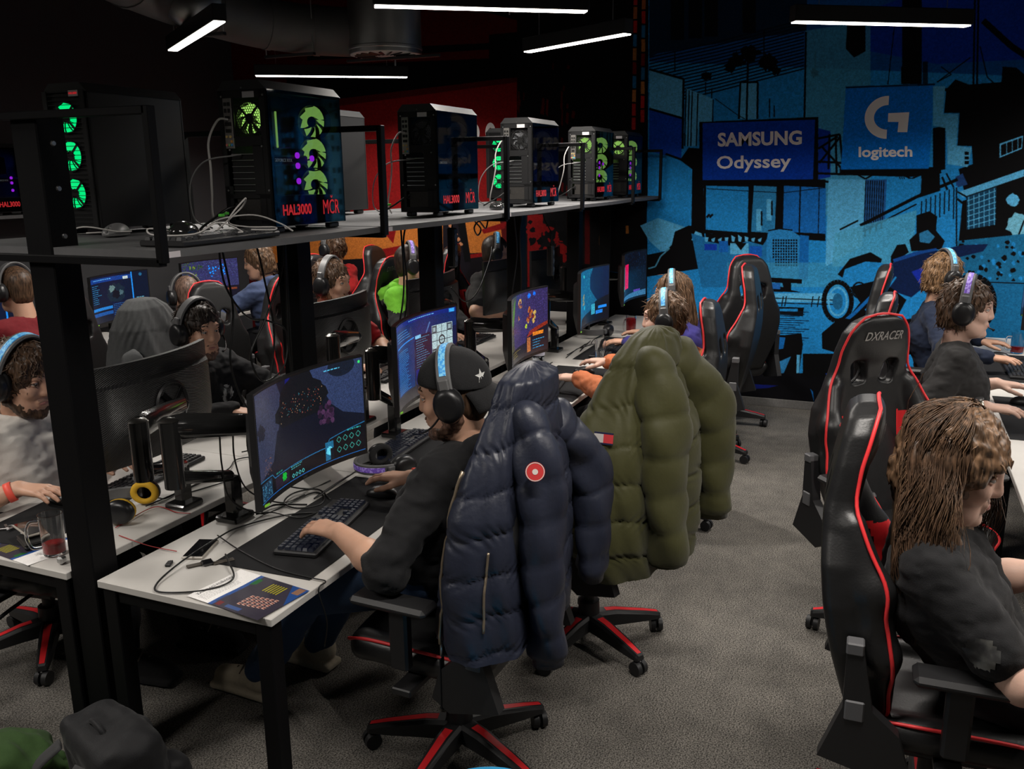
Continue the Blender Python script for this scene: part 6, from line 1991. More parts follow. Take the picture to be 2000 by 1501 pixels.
# reversed cap
def cap_hat(info):
    H, Rm = info['H'], info['Rm']
    t = empty('baseball_cap', tuple(info['tw'](H))); t.scale = (PS, PS, PS); tag(t, 'black baseball cap worn back to front with a white star emblem', 'cap')
    F = Field((-.2, -.13, -.05), (.14, .13, .17), .004)
    F.ell((-.012, 0, .037), (.112, .092, .109), .01)
    F.rbox((0, 0, -.033), (.4, .4, .13), .01, .01, np.array(Matrix.Rotation(R(-13), 3, 'Y')), 'sub')
    F.ell((-.012, 0, .034), (.105, .085, .102), .004, None, 'sub')
    V, Fq = F.mesh()
    Mx = lambda v: (Rm @ np.asarray(v).T).T
    c = cloth('cap_black', (.016, .016, .017), bump=.4)
    crown = mesh_obj('crown', Mx(V), Fq, c, t)
    P = []
    for i in range(13):
        a = R(-62 + 124 * i / 12)
        row = []
        for j in range(7):
            k = j / 6
            rr = .094 + .085 * k * math.cos(a * .75)
            row.append(tuple(Mx([(-.012 - rr * math.cos(a) * 1.02, .086 * math.sin(a) * (1 + .1 * k), .012 - .045 * k - .02 * k * k + .012 * math.cos(a * 1.4))])[0]))
        P.append(row)
    b = MB(); b.grid(P); o = b.build('brim', c, t, True); md = o.modifiers.new('thick', 'SOLIDIFY'); md.thickness = .004
    b = MB(); b.sphere(tuple(Mx([(-.012, 0, .142)])[0]), .006, 8, 6); b.build('button', c, t, True)
    for k in range(6):
        a = 2 * PI * k / 6 + .5
        pts = [tuple(Mx([(-.012 + .109 * math.cos(e) * math.cos(a), .089 * math.cos(e) * math.sin(a), .036 + .105 * math.sin(e))])[0]) for e in np.linspace(.05, 1.5, 8)]
        MB().tube(pts, .0012, 4).build('seam', c, crown)
    # star emblem at the back-left
    b = MB(); pts = []
    for i in range(10):
        a = PI / 2 + i * PI / 5; rr = .022 if i % 2 == 0 else .009
        u, w = rr * math.cos(a), rr * math.sin(a)
        az = PI - .55 + u * 9.5
        pts.append(tuple(Mx([(-.012 + .1145 * math.cos(az) * .97, .0945 * math.sin(az) * .99, .052 + w)])[0]))
    ctr = tuple(np.mean(pts, 0))
    b.add(pts + [ctr], [(i, (i + 1) % 10, 10) for i in range(10)])
    b.build('star_emblem', mat('thread_white', (.6, .6, .58), .7), crown)
    return t
cap_hat(ic)
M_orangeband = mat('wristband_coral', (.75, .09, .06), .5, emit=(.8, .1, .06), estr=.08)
wristband(ic, -1, M_orangeband, 'coral paper wristband on the man in the cap', .93, .034)
wristband(ip, -1, M_orangeband, 'coral paper wristband on the man in the white polo', .90, .034)
def wrist_watch(info, s, m, mface, label):
    e, d = wristband(info, s, m, label, .93, .034, .02, 'wrist_watch', 'watch')
    W_ = info['arms'][s]; u = np.array((0, 0, 1.0)); u = unit(u - d * (u @ d))
    b = MB(); b.cyl(tuple(u * .034), tuple(u * .043), .017, n=18); b.build('dial', mface, e, True, autosmooth=40)
wrist_watch(it_, -1, mat('watch_steel', (.6, .55, .45), .3, metal=1), M_steel, 'steel wrist watch on the man in the printed shirt')
wrist_watch(io_, 1, M_cup, M_cup, 'black sports watch on the man in the orange hoodie')
# prints on the shirts: the piece of cloth that carries them
def shirt_print(info, c, r, m, name='shirt_print', sq=(1, 1, 1)):
    sh = info['shirt']; me = sh.data
    V = np.zeros(len(me.vertices) * 3, np.float32); me.vertices.foreach_get('co', V); V = V.reshape(-1, 3) + info['off']
    Fq = np.zeros(len(me.polygons) * 4, np.int32); me.polygons.foreach_get('vertices', Fq); Fq = Fq.reshape(-1, 4)
    N_ = vert_normals(V.astype(float), Fq)
    cen = V[Fq].mean(1); k = (np.linalg.norm((cen - np.array(c)) / np.array(sq), axis=1) < r)
    if not k.any(): return None
    u, inv = np.unique(Fq[k], return_inverse=True)
    return mesh_obj(name, (V[u] + N_[u] * .0015) - info['off'], inv.reshape(-1, 4), m, sh)
def speckle(name, c1, c2, c3):
    m = mat(name, c1, .8); nt = m.node_tree; b = nt.nodes['Principled BSDF']
    tc = nt.nodes.new('ShaderNodeTexCoord'); n = nt.nodes.new('ShaderNodeTexNoise'); n.inputs['Scale'].default_value = 22; n.inputs['Detail'].default_value = 5
    r = nt.nodes.new('ShaderNodeValToRGB'); e = r.color_ramp.elements; e[0].position, e[1].position = .42, .62; e[0].color, e[1].color = c1 + (1,), c3 + (1,)
    q = e.new(.52); q.color = c2 + (1,)
    nt.links.new(tc.outputs['Object'], n.inputs['Vector']); nt.links.new(n.outputs['Fac'], r.inputs[0]); nt.links.new(r.outputs[0], b.inputs['Base Color'])
    return m
shirt_print(it_, it_['N'] + it_['f'] * .14 - Z0 * .24 - it_['l'] * .04, .12, speckle('print_figure', (.022, .021, .021), (.25, .07, .06), (.4, .3, .28)), sq=(.8, 1, 1.3))
shirt_print(iw, iw['N'] + iw['f'] * .14 - Z0 * .26, .08, speckle('print_red', (.012, .012, .013), (.012, .012, .013), (.35, .02, .02)))
shirt_print(iw, iw['arms'][-1][0] * .35 + iw['arms'][-1][1] * .65 + np.array((-.06, .02, 0)), .035, speckle('print_grey', (.012, .012, .013), (.03, .03, .03), (.07, .07, .065)))
shirt_print(id_, id_['N'] + id_['f'] * .10 - Z0 * .17 - id_['l'] * -.10, .045, speckle('print_white_mark', (.012, .012, .013), (.4, .4, .38), (.5, .5, .48)))
# ------------------------------------------------------------------ quilted jackets over chair backs
def quilted(chair_loc, ang, lift, label, m, prof, sleeves, seam=.118, bulge=.0115, folds=(3, .022, .4), zipm=None, badge=None, open_front=None, cx=-.285, name='quilted_jacket'):
    """chair frame: x forward, y left. prof rows: (z, half width y, half depth x, centre x, centre y)"""
    t = empty(name, (chair_loc[0], chair_loc[1], 0), R(ang)); tag(t, label, 'jacket', 'jackets hung over chairs')
    pz = [p[0] for p in prof]
    nth, nz = 132, 120
    zs = np.linspace(prof[0][0], prof[-1][0], nz)
    P = np.zeros((nth, nz, 3))
    for j, zz in enumerate(zs):
        o = np.argsort(pz)
        hy, hx, cx_, cy_ = [np.interp(zz, np.array(pz)[o], np.array([p[k] for p in prof])[o]) for k in (1, 2, 3, 4)]
        for i in range(nth):
            a = 2 * PI * i / nth
            c, s_ = math.cos(a), math.sin(a)
            rx = math.copysign(abs(c) ** .75, c); ry = math.copysign(abs(s_) ** .75, s_)
            fold = folds[1] * math.sin(folds[0] * a + folds[2] + zz * 3) * min(1, (prof[0][0] - zz) / .35)
            fold += .5 * folds[1] * math.sin(7 * a + zz * 5) * min(1, (prof[0][0] - zz) / .5)
            q = (zz + .018 * math.sin(2 * a + .7) + .008 * math.sin(5 * a)) / seam
            bl = bulge * abs(math.sin(PI * q)) ** .42 * min(1, .35 + (prof[0][0] - zz) / .15)
            cr = .0045 * math.sin(31 * a + 9 * math.sin(PI * q) + 4 * math.sin(3 * a)) * (1 - abs(math.sin(PI * q))) + .004 * math.sin(13 * a + 17 * zz) * math.sin(9 * zz + 5 * a)
            k = bl + fold + cr
            P[i, j] = (cx_ + rx * hx + c * k, cy_ + ry * hy + s_ * k, zz + lift)
    b = MB(); b.grid(P.tolist(), closed_u=True, flip=False)
    # close the top
    n0 = len(b.v); top = P[:, 0].mean(0) + np.array((0, 0, .012)); b.v.append(tuple(top)); b.f += [[((i + 1) % nth) * nz, i * nz, n0] for i in range(nth)]; b.m += [0] * nth
    body = fix_normals(b.build('jacket_body', m, t, True))
    for (pts, rad) in sleeves:
        path = smooth_path(pts, 14); n = len(path)
        L_ = [0]
        for u, v in zip(path[:-1], path[1:]): L_.append(L_[-1] + (v - u).length)
        vs, fs = [], []
        nn = 28
        for i, p in enumerate(path):
            tt = (path[min(i + 1, n - 1)] - path[max(i - 1, 0)]).normalized()
            ax = Vector((1, 0, 0)); ax = (ax - tt * ax.dot(tt)).normalized(); ay = tt.cross(ax)
            f_ = i / (n - 1); rad_ = rad[0] + (rad[1] - rad[0]) * f_
            bl = bulge * abs(math.sin(PI * L_[i] / seam)) ** .45
            end = 1.0 if f_ < .97 else .80
            if f_ < .16: end *= .30 + .70 * math.sin(f_ / .16 * PI / 2)
            for j in range(nn):
                a = 2 * PI * j / nn
                rr = (rad_ + bl + .010 * math.sin(2 * a + L_[i] * 9) + .006 * math.sin(3 * a + L_[i] * 21) + .003 * math.sin(17 * a + 6 * math.sin(L_[i] * 40)) * (1 - abs(math.sin(PI * L_[i] / seam)))) * end
                vs.append(p + ax * math.cos(a) * rr * .78 + ay * math.sin(a) * rr)
        for i in range(n - 1):
            for j in range(nn):
                fs.append([i * nn + j, i * nn + (j + 1) % nn, (i + 1) * nn + (j + 1) % nn, (i + 1) * nn + j])
        fs.append(list(range(nn))); fs.append([(n - 1) * nn + j for j in range(nn)])
        b = MB(); b.add(vs, fs); o = fix_normals(b.build('sleeve', m, t, True)); o.location.z = lift
    return t, P
M_navyq = mat('navy_nylon', (.017, .020, .034), .42, noise=.15, nscale=30, bump=.25, bscale=60, spec=.45)
M_oliveq = mat('olive_nylon', (.050, .049, .016), .6, noise=.12, nscale=30, bump=.2, bscale=60, spec=.3, sheen=.1)
M_zip = mat('zip_brass', (.35, .28, .2), .4, metal=.8)
jn, Pn = quilted((2.45, 1.28), 88, .03, 'navy quilted jacket draped over the chair of the man in the cap', M_navyq,
    [(1.405, .06, .03, -.30, .0), (1.375, .130, .06, -.298, .0), (1.28, .160, .066, -.285, .01), (1.16, .205, .088, -.27, .03), (1.0, .25, .13, -.25, .05), (.8, .275, .155, -.23, .06), (.58, .285, .165, -.225, .06)],
    [([(-.29, .07, 1.29), (-.34, .11, 1.23), (-.385, .14, 1.12), (-.405, .155, .9), (-.41, .145, .7), (-.41, .13, .50)], (.082, .066)), ([(-.29, -.11, 1.24), (-.33, -.17, 1.16), (-.40, -.235, 1.02), (-.42, -.25, .86), (-.415, -.25, .62)], (.08, .066))])
def on_body(P, i, j0, j1, n=24, out=.006, center=(-.26, .04)):
    pts = []
    for k in range(n):
        j = int(j0 + (j1 - j0) * k / (n - 1)); p = P[i % len(P), j]
        d = np.array((p[0] - center[0], p[1] - center[1], 0)); d = d / np.linalg.norm(d)
        pts.append(tuple(p + d * out))
    return pts
MB().tube(on_body(Pn, 22, 40, 118), .006, 6).build('zipper', M_zip, jn, True)
MB().tube(on_body(Pn, 40, 70, 104), .004, 6).build('pocket_zip', M_zip, jn, True)
p_ = on_body(Pn, 22, 117, 118, 2)[0]
zp = MB().tube([p_, (p_[0], p_[1], p_[2] - .05)], .005, 6).build('zip_pull', M_steel, jn, True)
MB().box((p_[0], p_[1], p_[2] - .14), (.005, .024, .17), .001).build('strap', cloth('strap_black', (.012, .012, .013)), jn)
text_mesh('strap_print', 'S.OLIVER', .024, mat('print_white', (.6, .58, .55), .6), jn, frame((p_[0] - .004, p_[1] - .008, p_[2] - .215), (0, 0, 1), (0, 1, 0)) @ Matrix.Diagonal((1, 1, -1, 1)), extrude=.0003)
# round badge on the sleeve
def badge(t, c, nrm, r):
    M_ = frame(c, Vector(nrm).orthogonal(), Vector(nrm).cross(Vector(nrm).orthogonal()))
    b = MB(); b.M = M_; b.lathe([(0, .003), (r, .003), (r, 0)], 24); o = b.build('badge', mat('badge_red', (.5, .03, .03), .6), t)
    b = MB(); b.M = M_; b.lathe([(r * .88, .0036), (r * .96, .0036)], 24); b.build('badge_ring', mat('badge_cream', (.6, .55, .5), .6), o)
    b = MB(); b.M = M_; b.lathe([(0, .0037), (r * .3, .0037)], 12); b.build('badge_mark', mat('badge_cream', (.6, .55, .5), .6), o)
badge(jn, (-.415, .232, 1.18), (-.4, .87, .25), .028)
jo, Po = quilted((3.36, 1.10), 76, .03, 'olive green quilted jacket draped over an empty gaming chair', M_oliveq,
    [(1.39, .06, .04, -.31, .0), (1.365, .115, .065, -.305, .0), (1.29, .175, .085, -.295, .02), (1.16, .235, .115, -.28, .03), (1.0, .315, .18, -.26, .04), (.8, .34, .20, -.245, .05), (.60, .335, .20, -.24, .06), (.47, .26, .17, -.26, .06)],
    [([(-.30, .08, 1.32), (-.38, .13, 1.22), (-.44, .16, 1.05), (-.45, .165, .85), (-.46, .15, .62), (-.45, .14, .52)], (.10, .085)), ([(-.30, -.07, 1.32), (-.36, -.13, 1.22), (-.45, -.22, 1.05), (-.46, -.26, .85), (-.45, -.27, .58)], (.098, .082)), ([(-.25, -.17, 1.22), (-.25, -.26, 1.12), (-.28, -.35, .98), (-.29, -.37, .8), (-.29, -.37, .60)], (.09, .08))], seam=.14, bulge=.015, folds=(3, .024, 1.2))
q_ = np.array((-.30, .36, 1.07)); d_ = np.linalg.norm(Po - q_, axis=2); k_ = np.unravel_index(d_.argmin(), d_.shape); c_ = Po[k_]
M_ = frame((c_[0], c_[1] + .012, c_[2]), (.97, .22, 0), (0, -.12, 1))
for k, (x0, x1, y0, y1, c) in enumerate(((-.036, .036, .016, .022, (.01, .012, .05)), (-.036, .036, -.022, -.016, (.01, .012, .05)), (-.036, 0, -.016, .016, (.6, .57, .55)), (0, .036, -.016, .016, (.6, .04, .05)))):
    b = MB(); b.M = M_; b.box((-(x0 + x1) / 2, (y0 + y1) / 2, .0), (x1 - x0, y1 - y0, .004)); b.build('flag_patch', mat('patch_%d' % k, c, .7), jo)
M_greyq = cloth('grey_jacket', (.055, .057, .058))
jg, Pg = quilted((3.82, 3.62), -84, -.05, 'dark grey jacket draped over the chair behind the dark haired man', M_greyq,
    [(1.375, .08, .06, -.30, 0), (1.33, .15, .085, -.295, 0), (1.22, .22, .11, -.285, 0), (1.05, .27, .13, -.27, 0), (.8, .30, .15, -.25, 0), (.62, .30, .15, -.25, 0)],
    [([(-.2, -.22, 1.12), (-.16, -.30, 1.0), (-.14, -.33, .8), (-.14, -.33, .62)], (.07, .055))], seam=.4, bulge=.004, folds=(4, .022, .3))
# ------------------------------------------------------------------ keyboards, mice, mats and the things on the desks
M_kb = mat('keyboard_black', (.012, .012, .013), .5)
M_key = mat('keycap_black', (.016, .016, .018), .45)
M_keyglow = mat('keycap_blue_lit', (.012, .014, .02), .45, emit=(.02, .10, .45), estr=.006)
M_rgb = mat('rgb_strip', (.1, .1, .3), .4, emit=(.35, .1, 1.0), estr=1.2)
def key_mesh():
    b = MB()
    vs = [(-.5, -.5, 0), (.5, -.5, 0), (.5, .5, 0), (-.5, .5, 0), (-.36, -.34, 1), (.36, -.34, 1), (.36, .40, 1), (-.36, .40, 1)]
    b.add(vs, [(4, 5, 6, 7), (0, 1, 5, 4), (1, 2, 6, 5), (2, 3, 7, 6), (3, 0, 4, 7)])
    return b
_kt = key_mesh().build('key_template', M_key)
_kl = key_mesh().build('key_template', M_keyglow)
def key_layout():
    out = []
    for r_ in range(6):
        y = .050 - r_ * .0192 - (.004 if r_ > 0 else 0)
        x = -.212
        ws = {0: [1] * 13, 1: [1] * 13 + [2], 2: [1.5] + [1] * 12 + [1.5], 3: [1.75] + [1] * 11 + [2.25], 4: [2.25] + [1] * 10 + [2.75], 5: [1.25] * 3 + [6.25] + [1.25] * 4}[r_]
        for w in ws:
            out.append((x + w * .00955, y, w * .0191 - .0022)); x += w * .0191
        if r_ < 3 or r_ == 5:
            for k in range(3): out.append((.0875 + k * .0191, y, .0169))
        elif r_ == 4: out.append((.0875 + .0191, y, .0169))
        if r_ > 0:
            for k in range(4): out.append((.151 + k * .0191, y, .0169))
    return out
def keyboard(x, y, z, ang, label, detail=False, glow=False, tilt=0.0, group='keyboards', strip=False):
    t = empty('keyboard', (x, y, z), R(ang)); t.scale = (1.12, 1.12, 1.12); tag(t, label, 'keyboard', group)
    MB().box((0, -.002, .008), (.445, .142, .016), .004).build('case', M_kb, t)
    if detail:
        src = _kl if glow else _kt
        for (kx, ky, w) in key_layout():
            k = bpy.data.objects.new('key', src.data); COL.objects.link(k); k.parent = t
            k.location = (kx, ky, .0155); k.scale = (w, .0168, .009)
    else:
        b = MB()
        for (kx, ky, w) in key_layout():
            h = .009; a, c = w / 2, .0084
            b.add([(kx - a, ky - c, .0155), (kx + a, ky - c, .0155), (kx + a, ky + c, .0155), (kx - a, ky + c, .0155), (kx - a * .75, ky - c * .7, .0245), (kx + a * .75, ky - c * .7, .0245), (kx + a * .75, ky + c * .8, .0245), (kx - a * .75, ky + c * .8, .0245)], [(4, 5, 6, 7), (0, 1, 5, 4), (1, 2, 6, 5), (2, 3, 7, 6), (3, 0, 4, 7)])
        tag(b.build('keys', M_keyglow if glow else M_key, t), kind='stuff')
    if strip:
        MB().box((0, -.074, .010), (.43, .004, .008), .001).build('light_strip', M_rgb, t)
    return t
def mouse_mesh():
    F = Field((-.07, -.04, -.01), (.07, .04, .05), .003)
    F.ell((-.008, 0, .008), (.052, .031, .031), .01); F.ell((.026, 0, .006), (.038, .029, .022), .02)
    F.rbox((0, 0, -.02), (.2, .2, .04), .002, .003, None, 'sub')
    F.rbox((.045, 0, .03), (.05, .003, .04), .001, .002, None, 'sub')
    return F.mesh()
_mv, _mf = mouse_mesh()
M_mouse = mat('mouse_black', (.014, .014, .015), .35)
def mouse(x, y, z, ang, label, group='mice', m=None):
    o = mesh_obj('computer_mouse', _mv, _mf, m or M_mouse); o.location = (x, y, z); o.rotation_euler = (0, 0, R(ang)); o.scale = (1.12, 1.12, 1.12); tag(o, label, 'mouse', group)
    b = MB(); b.cyl((.034, -.003, .026), (.034, .003, .026), .007, n=12); b.build('scroll_wheel', mat('wheel_grey', (.06, .06, .06), .5), o)
    return o
M_pad = mat('mat_cloth_black', (.016, .016, .017), .9, noise=.3, nscale=300, spec=.15)
def mouse_mat(x, y, ang, w, d, label, group='mouse mats'):
    t = empty('mouse_mat', (x, y, DZ), R(ang)); tag(t, label, 'mouse mat', group)
    MB().box((0, 0, .0018), (w, d, .003), .001).build('mat_sheet', M_pad, t)
    return t
# nearest desk
mouse_mat(2.59, 1.83, 2, .92, .38, 'wide black mouse mat under the hands of the man in the cap')
keyboard(2.505, 1.822, DZ + .0035, 10.5, 'black mechanical keyboard with dim blue keys under the hand of the man in the cap', True, True)
mouse(2.88, 1.80, DZ + .0035, 95, 'black mouse under the right hand of the man in the cap')
for (x, y, a, w, n) in ((3.62, 1.84, 3, .86, 'empty seat with the olive jacket'), (5.02, 1.79, 2, .9, 'man in the orange hoodie'), (6.15, 1.80, 2, .9, 'woman with straight hair')):
    mouse_mat(x, y, a, w, .38, 'black mouse mat at the desk of the ' + n)
keyboard(3.46, 2.06, DZ + .0045, 4, 'keyboard with blue glow pushed back under the blue lobby screen', False, True)
keyboard(4.82, 1.83, DZ + .0035, 10, 'black keyboard under the left hand of the man in the orange hoodie')
keyboard(6.02, 1.83, DZ + .0035, 6, 'black keyboard of the woman with straight hair')
mouse(5.30, 1.755, DZ + .0035, 95, 'black mouse under the hand of the man in the orange hoodie')
mouse(3.95, 1.82, DZ + .0035, 100, 'black mouse on the mat of the empty seat')
mouse(6.42, 1.78, DZ + .0035, 95, 'black mouse of the woman with straight hair')
# behind the rack
mouse_mat(2.22, 2.86, 8, .5, .32, 'black mouse mat with white emblem before the man in the polo')
text_mesh('mat_print', 'G', .12, mat('print_pale', (.45, .45, .45), .7), bpy.data.objects['mouse_mat.004'] if 'mouse_mat.004' in bpy.data.objects else None, frame((-.17, .02, .0042), (0, -1, 0), (1, 0, 0)), extrude=.0002)
keyboard(2.74, 2.86, DZ + .001, 186, 'low black office keyboard behind the first monitor arm')
for (x, n, s) in ((3.70, 'dark haired man', False), (4.85, 'bearded man', False), (6.05, 'man in the green jacket', True), (7.1, 'man in the black shirt', True)):
    keyboard(x, 2.90, DZ + .001, 180, 'keyboard before the ' + n + (' with a coloured light strip' if s else ''), strip=s)
for (x, n) in ((2.35, 'man in the white polo'), (3.40, 'dark haired man'), (4.5, 'bearded man'), (5.75, 'man in the green jacket')):
    mouse(x, 2.95, DZ + .0035, -90, 'black mouse before the ' + n)
# right hand row
for (x, n) in ((2.55, 'woman with curly hair'), (5.1, 'man in the printed shirt'), (6.42, 'man in the navy sweater')):
    mouse_mat(x, -.80, 0, .9, .40, 'black mouse mat edged blue before the ' + n)
    keyboard(x - .12, -.82, DZ + .0035, 180, 'black keyboard before the ' + n)
    mouse(x + .3, -.74, DZ + .0035, -90, 'black mouse before the ' + n)
for (x, y, a, n) in ((4.45, 5.80, 0, 'man in dark red'), (5.55, 5.74, 4, 'blue client screen'), (6.60, 5.74, -6, 'green and purple screen')):
    keyboard(x, y, DZ + .001, a, 'keyboard at the grey wall before the ' + n)
# spare keyboards and mice on the rack
kb = keyboard(2.245, 1.985, SH_Z + .001, 4, 'spare black keyboard lying on the rack shelf, its cable on top', True)
kb.rotation_euler = (R(0), 0, R(4))
mouse(2.13, 2.0, SH_Z + .026, 20, 'spare glossy mouse resting on the spare keyboard', m=M_gloss)
mouse(2.36, 2.52, SH_Z + .001, 200, 'spare grey mouse on the shelf left of the first post', m=mat('mouse_grey', (.12, .12, .12), .4))
mouse(4.72, 2.10, SH_Z + .001, 40, 'spare black mouse between the two unlit towers', m=M_gloss)
# paper sheet
def sheet():
    p = Paint(212, 300, (.92, .91, .90))
    ui_text(p, 12, 34, 190, 6, (.50, .50, .51), 2, 7)
    p.rect(0, 92, 212, 108, (.10, .28, .55)); p.rect(0, 108, 212, 300, (.17, .15, .20))
    g = np.random.default_rng(2)
    for i in range(40):
        x, y = 200 * g.random(), 100 + 190 * g.random()
        p.rect(x, y, x + 10 + 40 * g.random(), y + 3 + 8 * g.random(), (.15, .13, .19), .5)
    for r_ in range(6):
        for c in range(4):
            p.rect(40 + c * 17 + r_ * 3, 170 + r_ * 17, 52 + c * 17 + r_ * 3, 182 + r_ * 17, (.78, .62, .55)); p.rect(44 + c * 17 + r_ * 3, 173 + r_ * 17, 49 + c * 17 + r_ * 3, 182 + r_ * 17, (.35, .08, .06))
    for r_ in range(6):
        p.rect(140, 170 + r_ * 11, 190, 175 + r_ * 11, (.62, .60, .05))
    p.poly([(150, 104), (195, 104), (190, 124), (160, 124)], (.05, .35, .12)); p.poly([(212, 230), (212, 300), (100, 300)], (.08, .24, .48)); p.rect(170, 262, 208, 290, (.5, .36, .28)); p.rect(8, 112, 30, 132, (.4, .06, .08)); p.rect(10, 150, 26, 210, (.2, .3, .5))
    return p.grain(.06, 1)
M_sheet = picture_mat('sheet_print', sheet().a, .5)
def paper(c, ang, w, d, m, label, title=None, z=DZ + .004):
    t = empty('printed_sheet', (c[0], c[1], z), R(ang)); tag(t, label, 'paper')
    b = MB(); n = 6
    b.grid([[(-w / 2 + w * i / n, -d / 2 + d * j / n, .0012 * math.sin(i * 1.3) * (j / n) + .0006) for j in range(n + 1)] for i in range(n + 1)], uv=True)
    o = b.build('sheet', m, t, True)
    if title:
        text_mesh('title', title, .0155, mat('ink', (.08, .08, .09), .7), t, Matrix.Translation((-w / 2 + .02, d / 2 - .026, .0025)), extrude=.0001)
    return t
paper((1.985, 1.742), -8, .215, .305, M_sheet, 'seating plan sheet with blue stripe hanging over the near desk corner', 'ZASEDACÍ POŘÁDEK', DZ + .0045)
paper((2.00, 2.70), 172, .21, .297, M_sheet, 'printed seating plan under the wallet at the polo man desk', None, DZ + .0008)
# phone, dongle, pen drive, watch
M_screenoff = mat('phone_glass', (.006, .006, .007), .06, coat=.6)
def phone(c, ang, label):
    t = empty('smartphone', (c[0], c[1], DZ), R(ang)); tag(t, label, 'phone')
    MB().box((0, 0, .0055), (.152, .074, .010), .004).build('case', mat('phone_case', (.35, .32, .28), .3, trans=.0), t)
    MB().box((0, 0, .0112), (.142, .066, .0014), .0005).build('screen', M_screenoff, t)
phone((2.191, 2.116, 0.745), 20, 'dark phone in a clear case lying on the near desk')
phone((2.052, 2.766, 0.775), 70, 'phone with brown cover lying on the black wallet')
bpy.data.objects['smartphone.001'].location.z = DZ + .030
def small(name, c, parts, label, cat, ang=0, z=DZ):
    t = empty(name, (c[0], c[1], z + .001), R(ang)); tag(t, label, cat)
    for (nm, ctr, sz, bev, m) in parts:
        MB().box(ctr, sz, bev).build(nm, m, t)
    return t
small('usb_dongle', (2.057, 2.130, 0.745), [('body', (0, 0, .005), (.032, .018, .010), .002, M_kb), ('plug', (.018, 0, .005), (.012, .012, .005), .001, M_kb)], 'tiny black usb dongle on the near desk', 'dongle', 25)
small('smart_watch', (2.109, 2.014, 0.748), [('dial', (0, 0, .008), (.038, .034, .012), .004, M_screenoff), ('band', (.05, -.012, .004), (.07, .022, .005), .002, mat('band_brown', (.05, .04, .03), .6)), ('band', (-.04, .01, .004), (.05, .022, .005), .002, mat('band_brown', (.05, .04, .03), .6))], 'dark wrist watch laid on the corner of the mouse mat', 'watch', -35)
small('wallet', (2.025, 2.711, 0.755), [('leather', (0, 0, .008), (.12, .10, .015), .005, mat('wallet_black', (.012, .012, .012), .4)), ('flap', (0, 0, .019), (.118, .098, .008), .003, mat('wallet_black', (.012, .012, .012), .4))], 'black leather wallet on the printed plan at the polo man desk', 'wallet', 65)
kk = empty('key_bunch', (2.079, 2.912, 0.742)); tag(kk, 'bunch of metal keys beside the wallet', 'keys')
for i in range(4):
    MB().box((.02 * math.cos(i * 1.5), .02 * math.sin(i * 1.5), .004 + .002 * i), (.05, .009, .0025), .001, Matrix.Rotation(i * 1.1, 3, 'Z')).build('key_blade', M_steel, kk)
MB().lathe([(.014, .006), (.016, .008), (.014, .010), (.012, .008), (.014, .006)], 16).build('ring', M_steel, kk, True)
dd = empty('gem_charm', (1.931, 2.474, 0.742)); tag(dd, 'silver cube charm at the edge of the polo man desk', 'charm')
MB().box((0, 0, .014), (.026, .026, .026), .006).build('cube', M_steel, dd)
# drinking vessels
M_glass = mat('clear_glass', (.95, .96, .96), .02, trans=1.0, ior=1.45)
M_tea = mat('red_tea', (.45, .01, .015), .1, trans=.5, ior=1.33)
M_water = mat('water', (.9, .93, .95), .02, trans=1.0, ior=1.33)
def tumbler(c, r, h, label, fill, mfill, handle=False, name='drinking_glass', cat='glass'):
    t = empty(name, (c[0], c[1], DZ + .0045)); tag(t, label, cat)
    MB().lathe([(0, 0), (r * .86, 0), (r * .9, .004), (r, h), (r - .0025, h), (r * .86 - .001, .008), (0, .008)], 28).build('glass_wall', M_glass, t, True, autosmooth=50)
    if fill:
        MB().lathe([(0, .0085), (r * .84, .0085), (r * .84 + (r * .12) * fill, h * fill), (0, h * fill)], 28).build('drink', mfill, t, True, autosmooth=50)
    if handle:
        b = MB(); b.tube(smooth_path([(r * .95, 0, h * .82), (r + .028, 0, h * .80), (r + .040, 0, h * .5), (r + .028, 0, h * .2), (r * .93, 0, h * .18)], 6), .006, 8)
        o = b.build('handle', M_glass, t, True)
    return t
tumbler((5.684, 1.771, 0.740), .038, .145, 'tall glass of water on the desk of the man in the orange hoodie', .52, M_water)
o_ = tumbler((6.790, 1.861, 0.740), .042, .145, 'glass mug of red tea before the woman with straight hair', .85, M_tea, True, 'glass_mug', 'mug'); o_.rotation_euler[2] = R(150)
o_ = tumbler((1.979, 2.564, 0.740), .040, .145, 'glass mug with a little red tea beside the first rack post', .30, M_tea, True, 'glass_mug', 'mug'); o_.rotation_euler[2] = R(130)
o_ = tumbler((6.956, -0.870, 0.740), .045, .14, 'glass mug with dark red tea on the right hand desk', .35, M_tea, True, 'glass_mug', 'mug'); o_.rotation_euler[2] = R(110)
cu = empty('coffee_cup', (6.72, -.93, .7445)); tag(cu, 'low white cup with coffee on the right hand desk', 'cup')
MB().lathe([(0, 0), (.03, 0), (.042, .02), (.047, .055), (.044, .055), (.039, .02), (0, .008)], 24).build('cup_body', mat('porcelain', (.6, .57, .52), .3), cu, True, autosmooth=40)
MB().lathe([(0, .044), (.044, .044)], 20).build('coffee', mat('coffee', (.10, .04, .015), .2), cu)
MB().tube(smooth_path([(.045, 0, .045), (.065, 0, .04), (.06, 0, .02), (.042, 0, .018)], 5), .004, 7).build('handle', mat('porcelain', (.6, .57, .52), .3), cu, True)
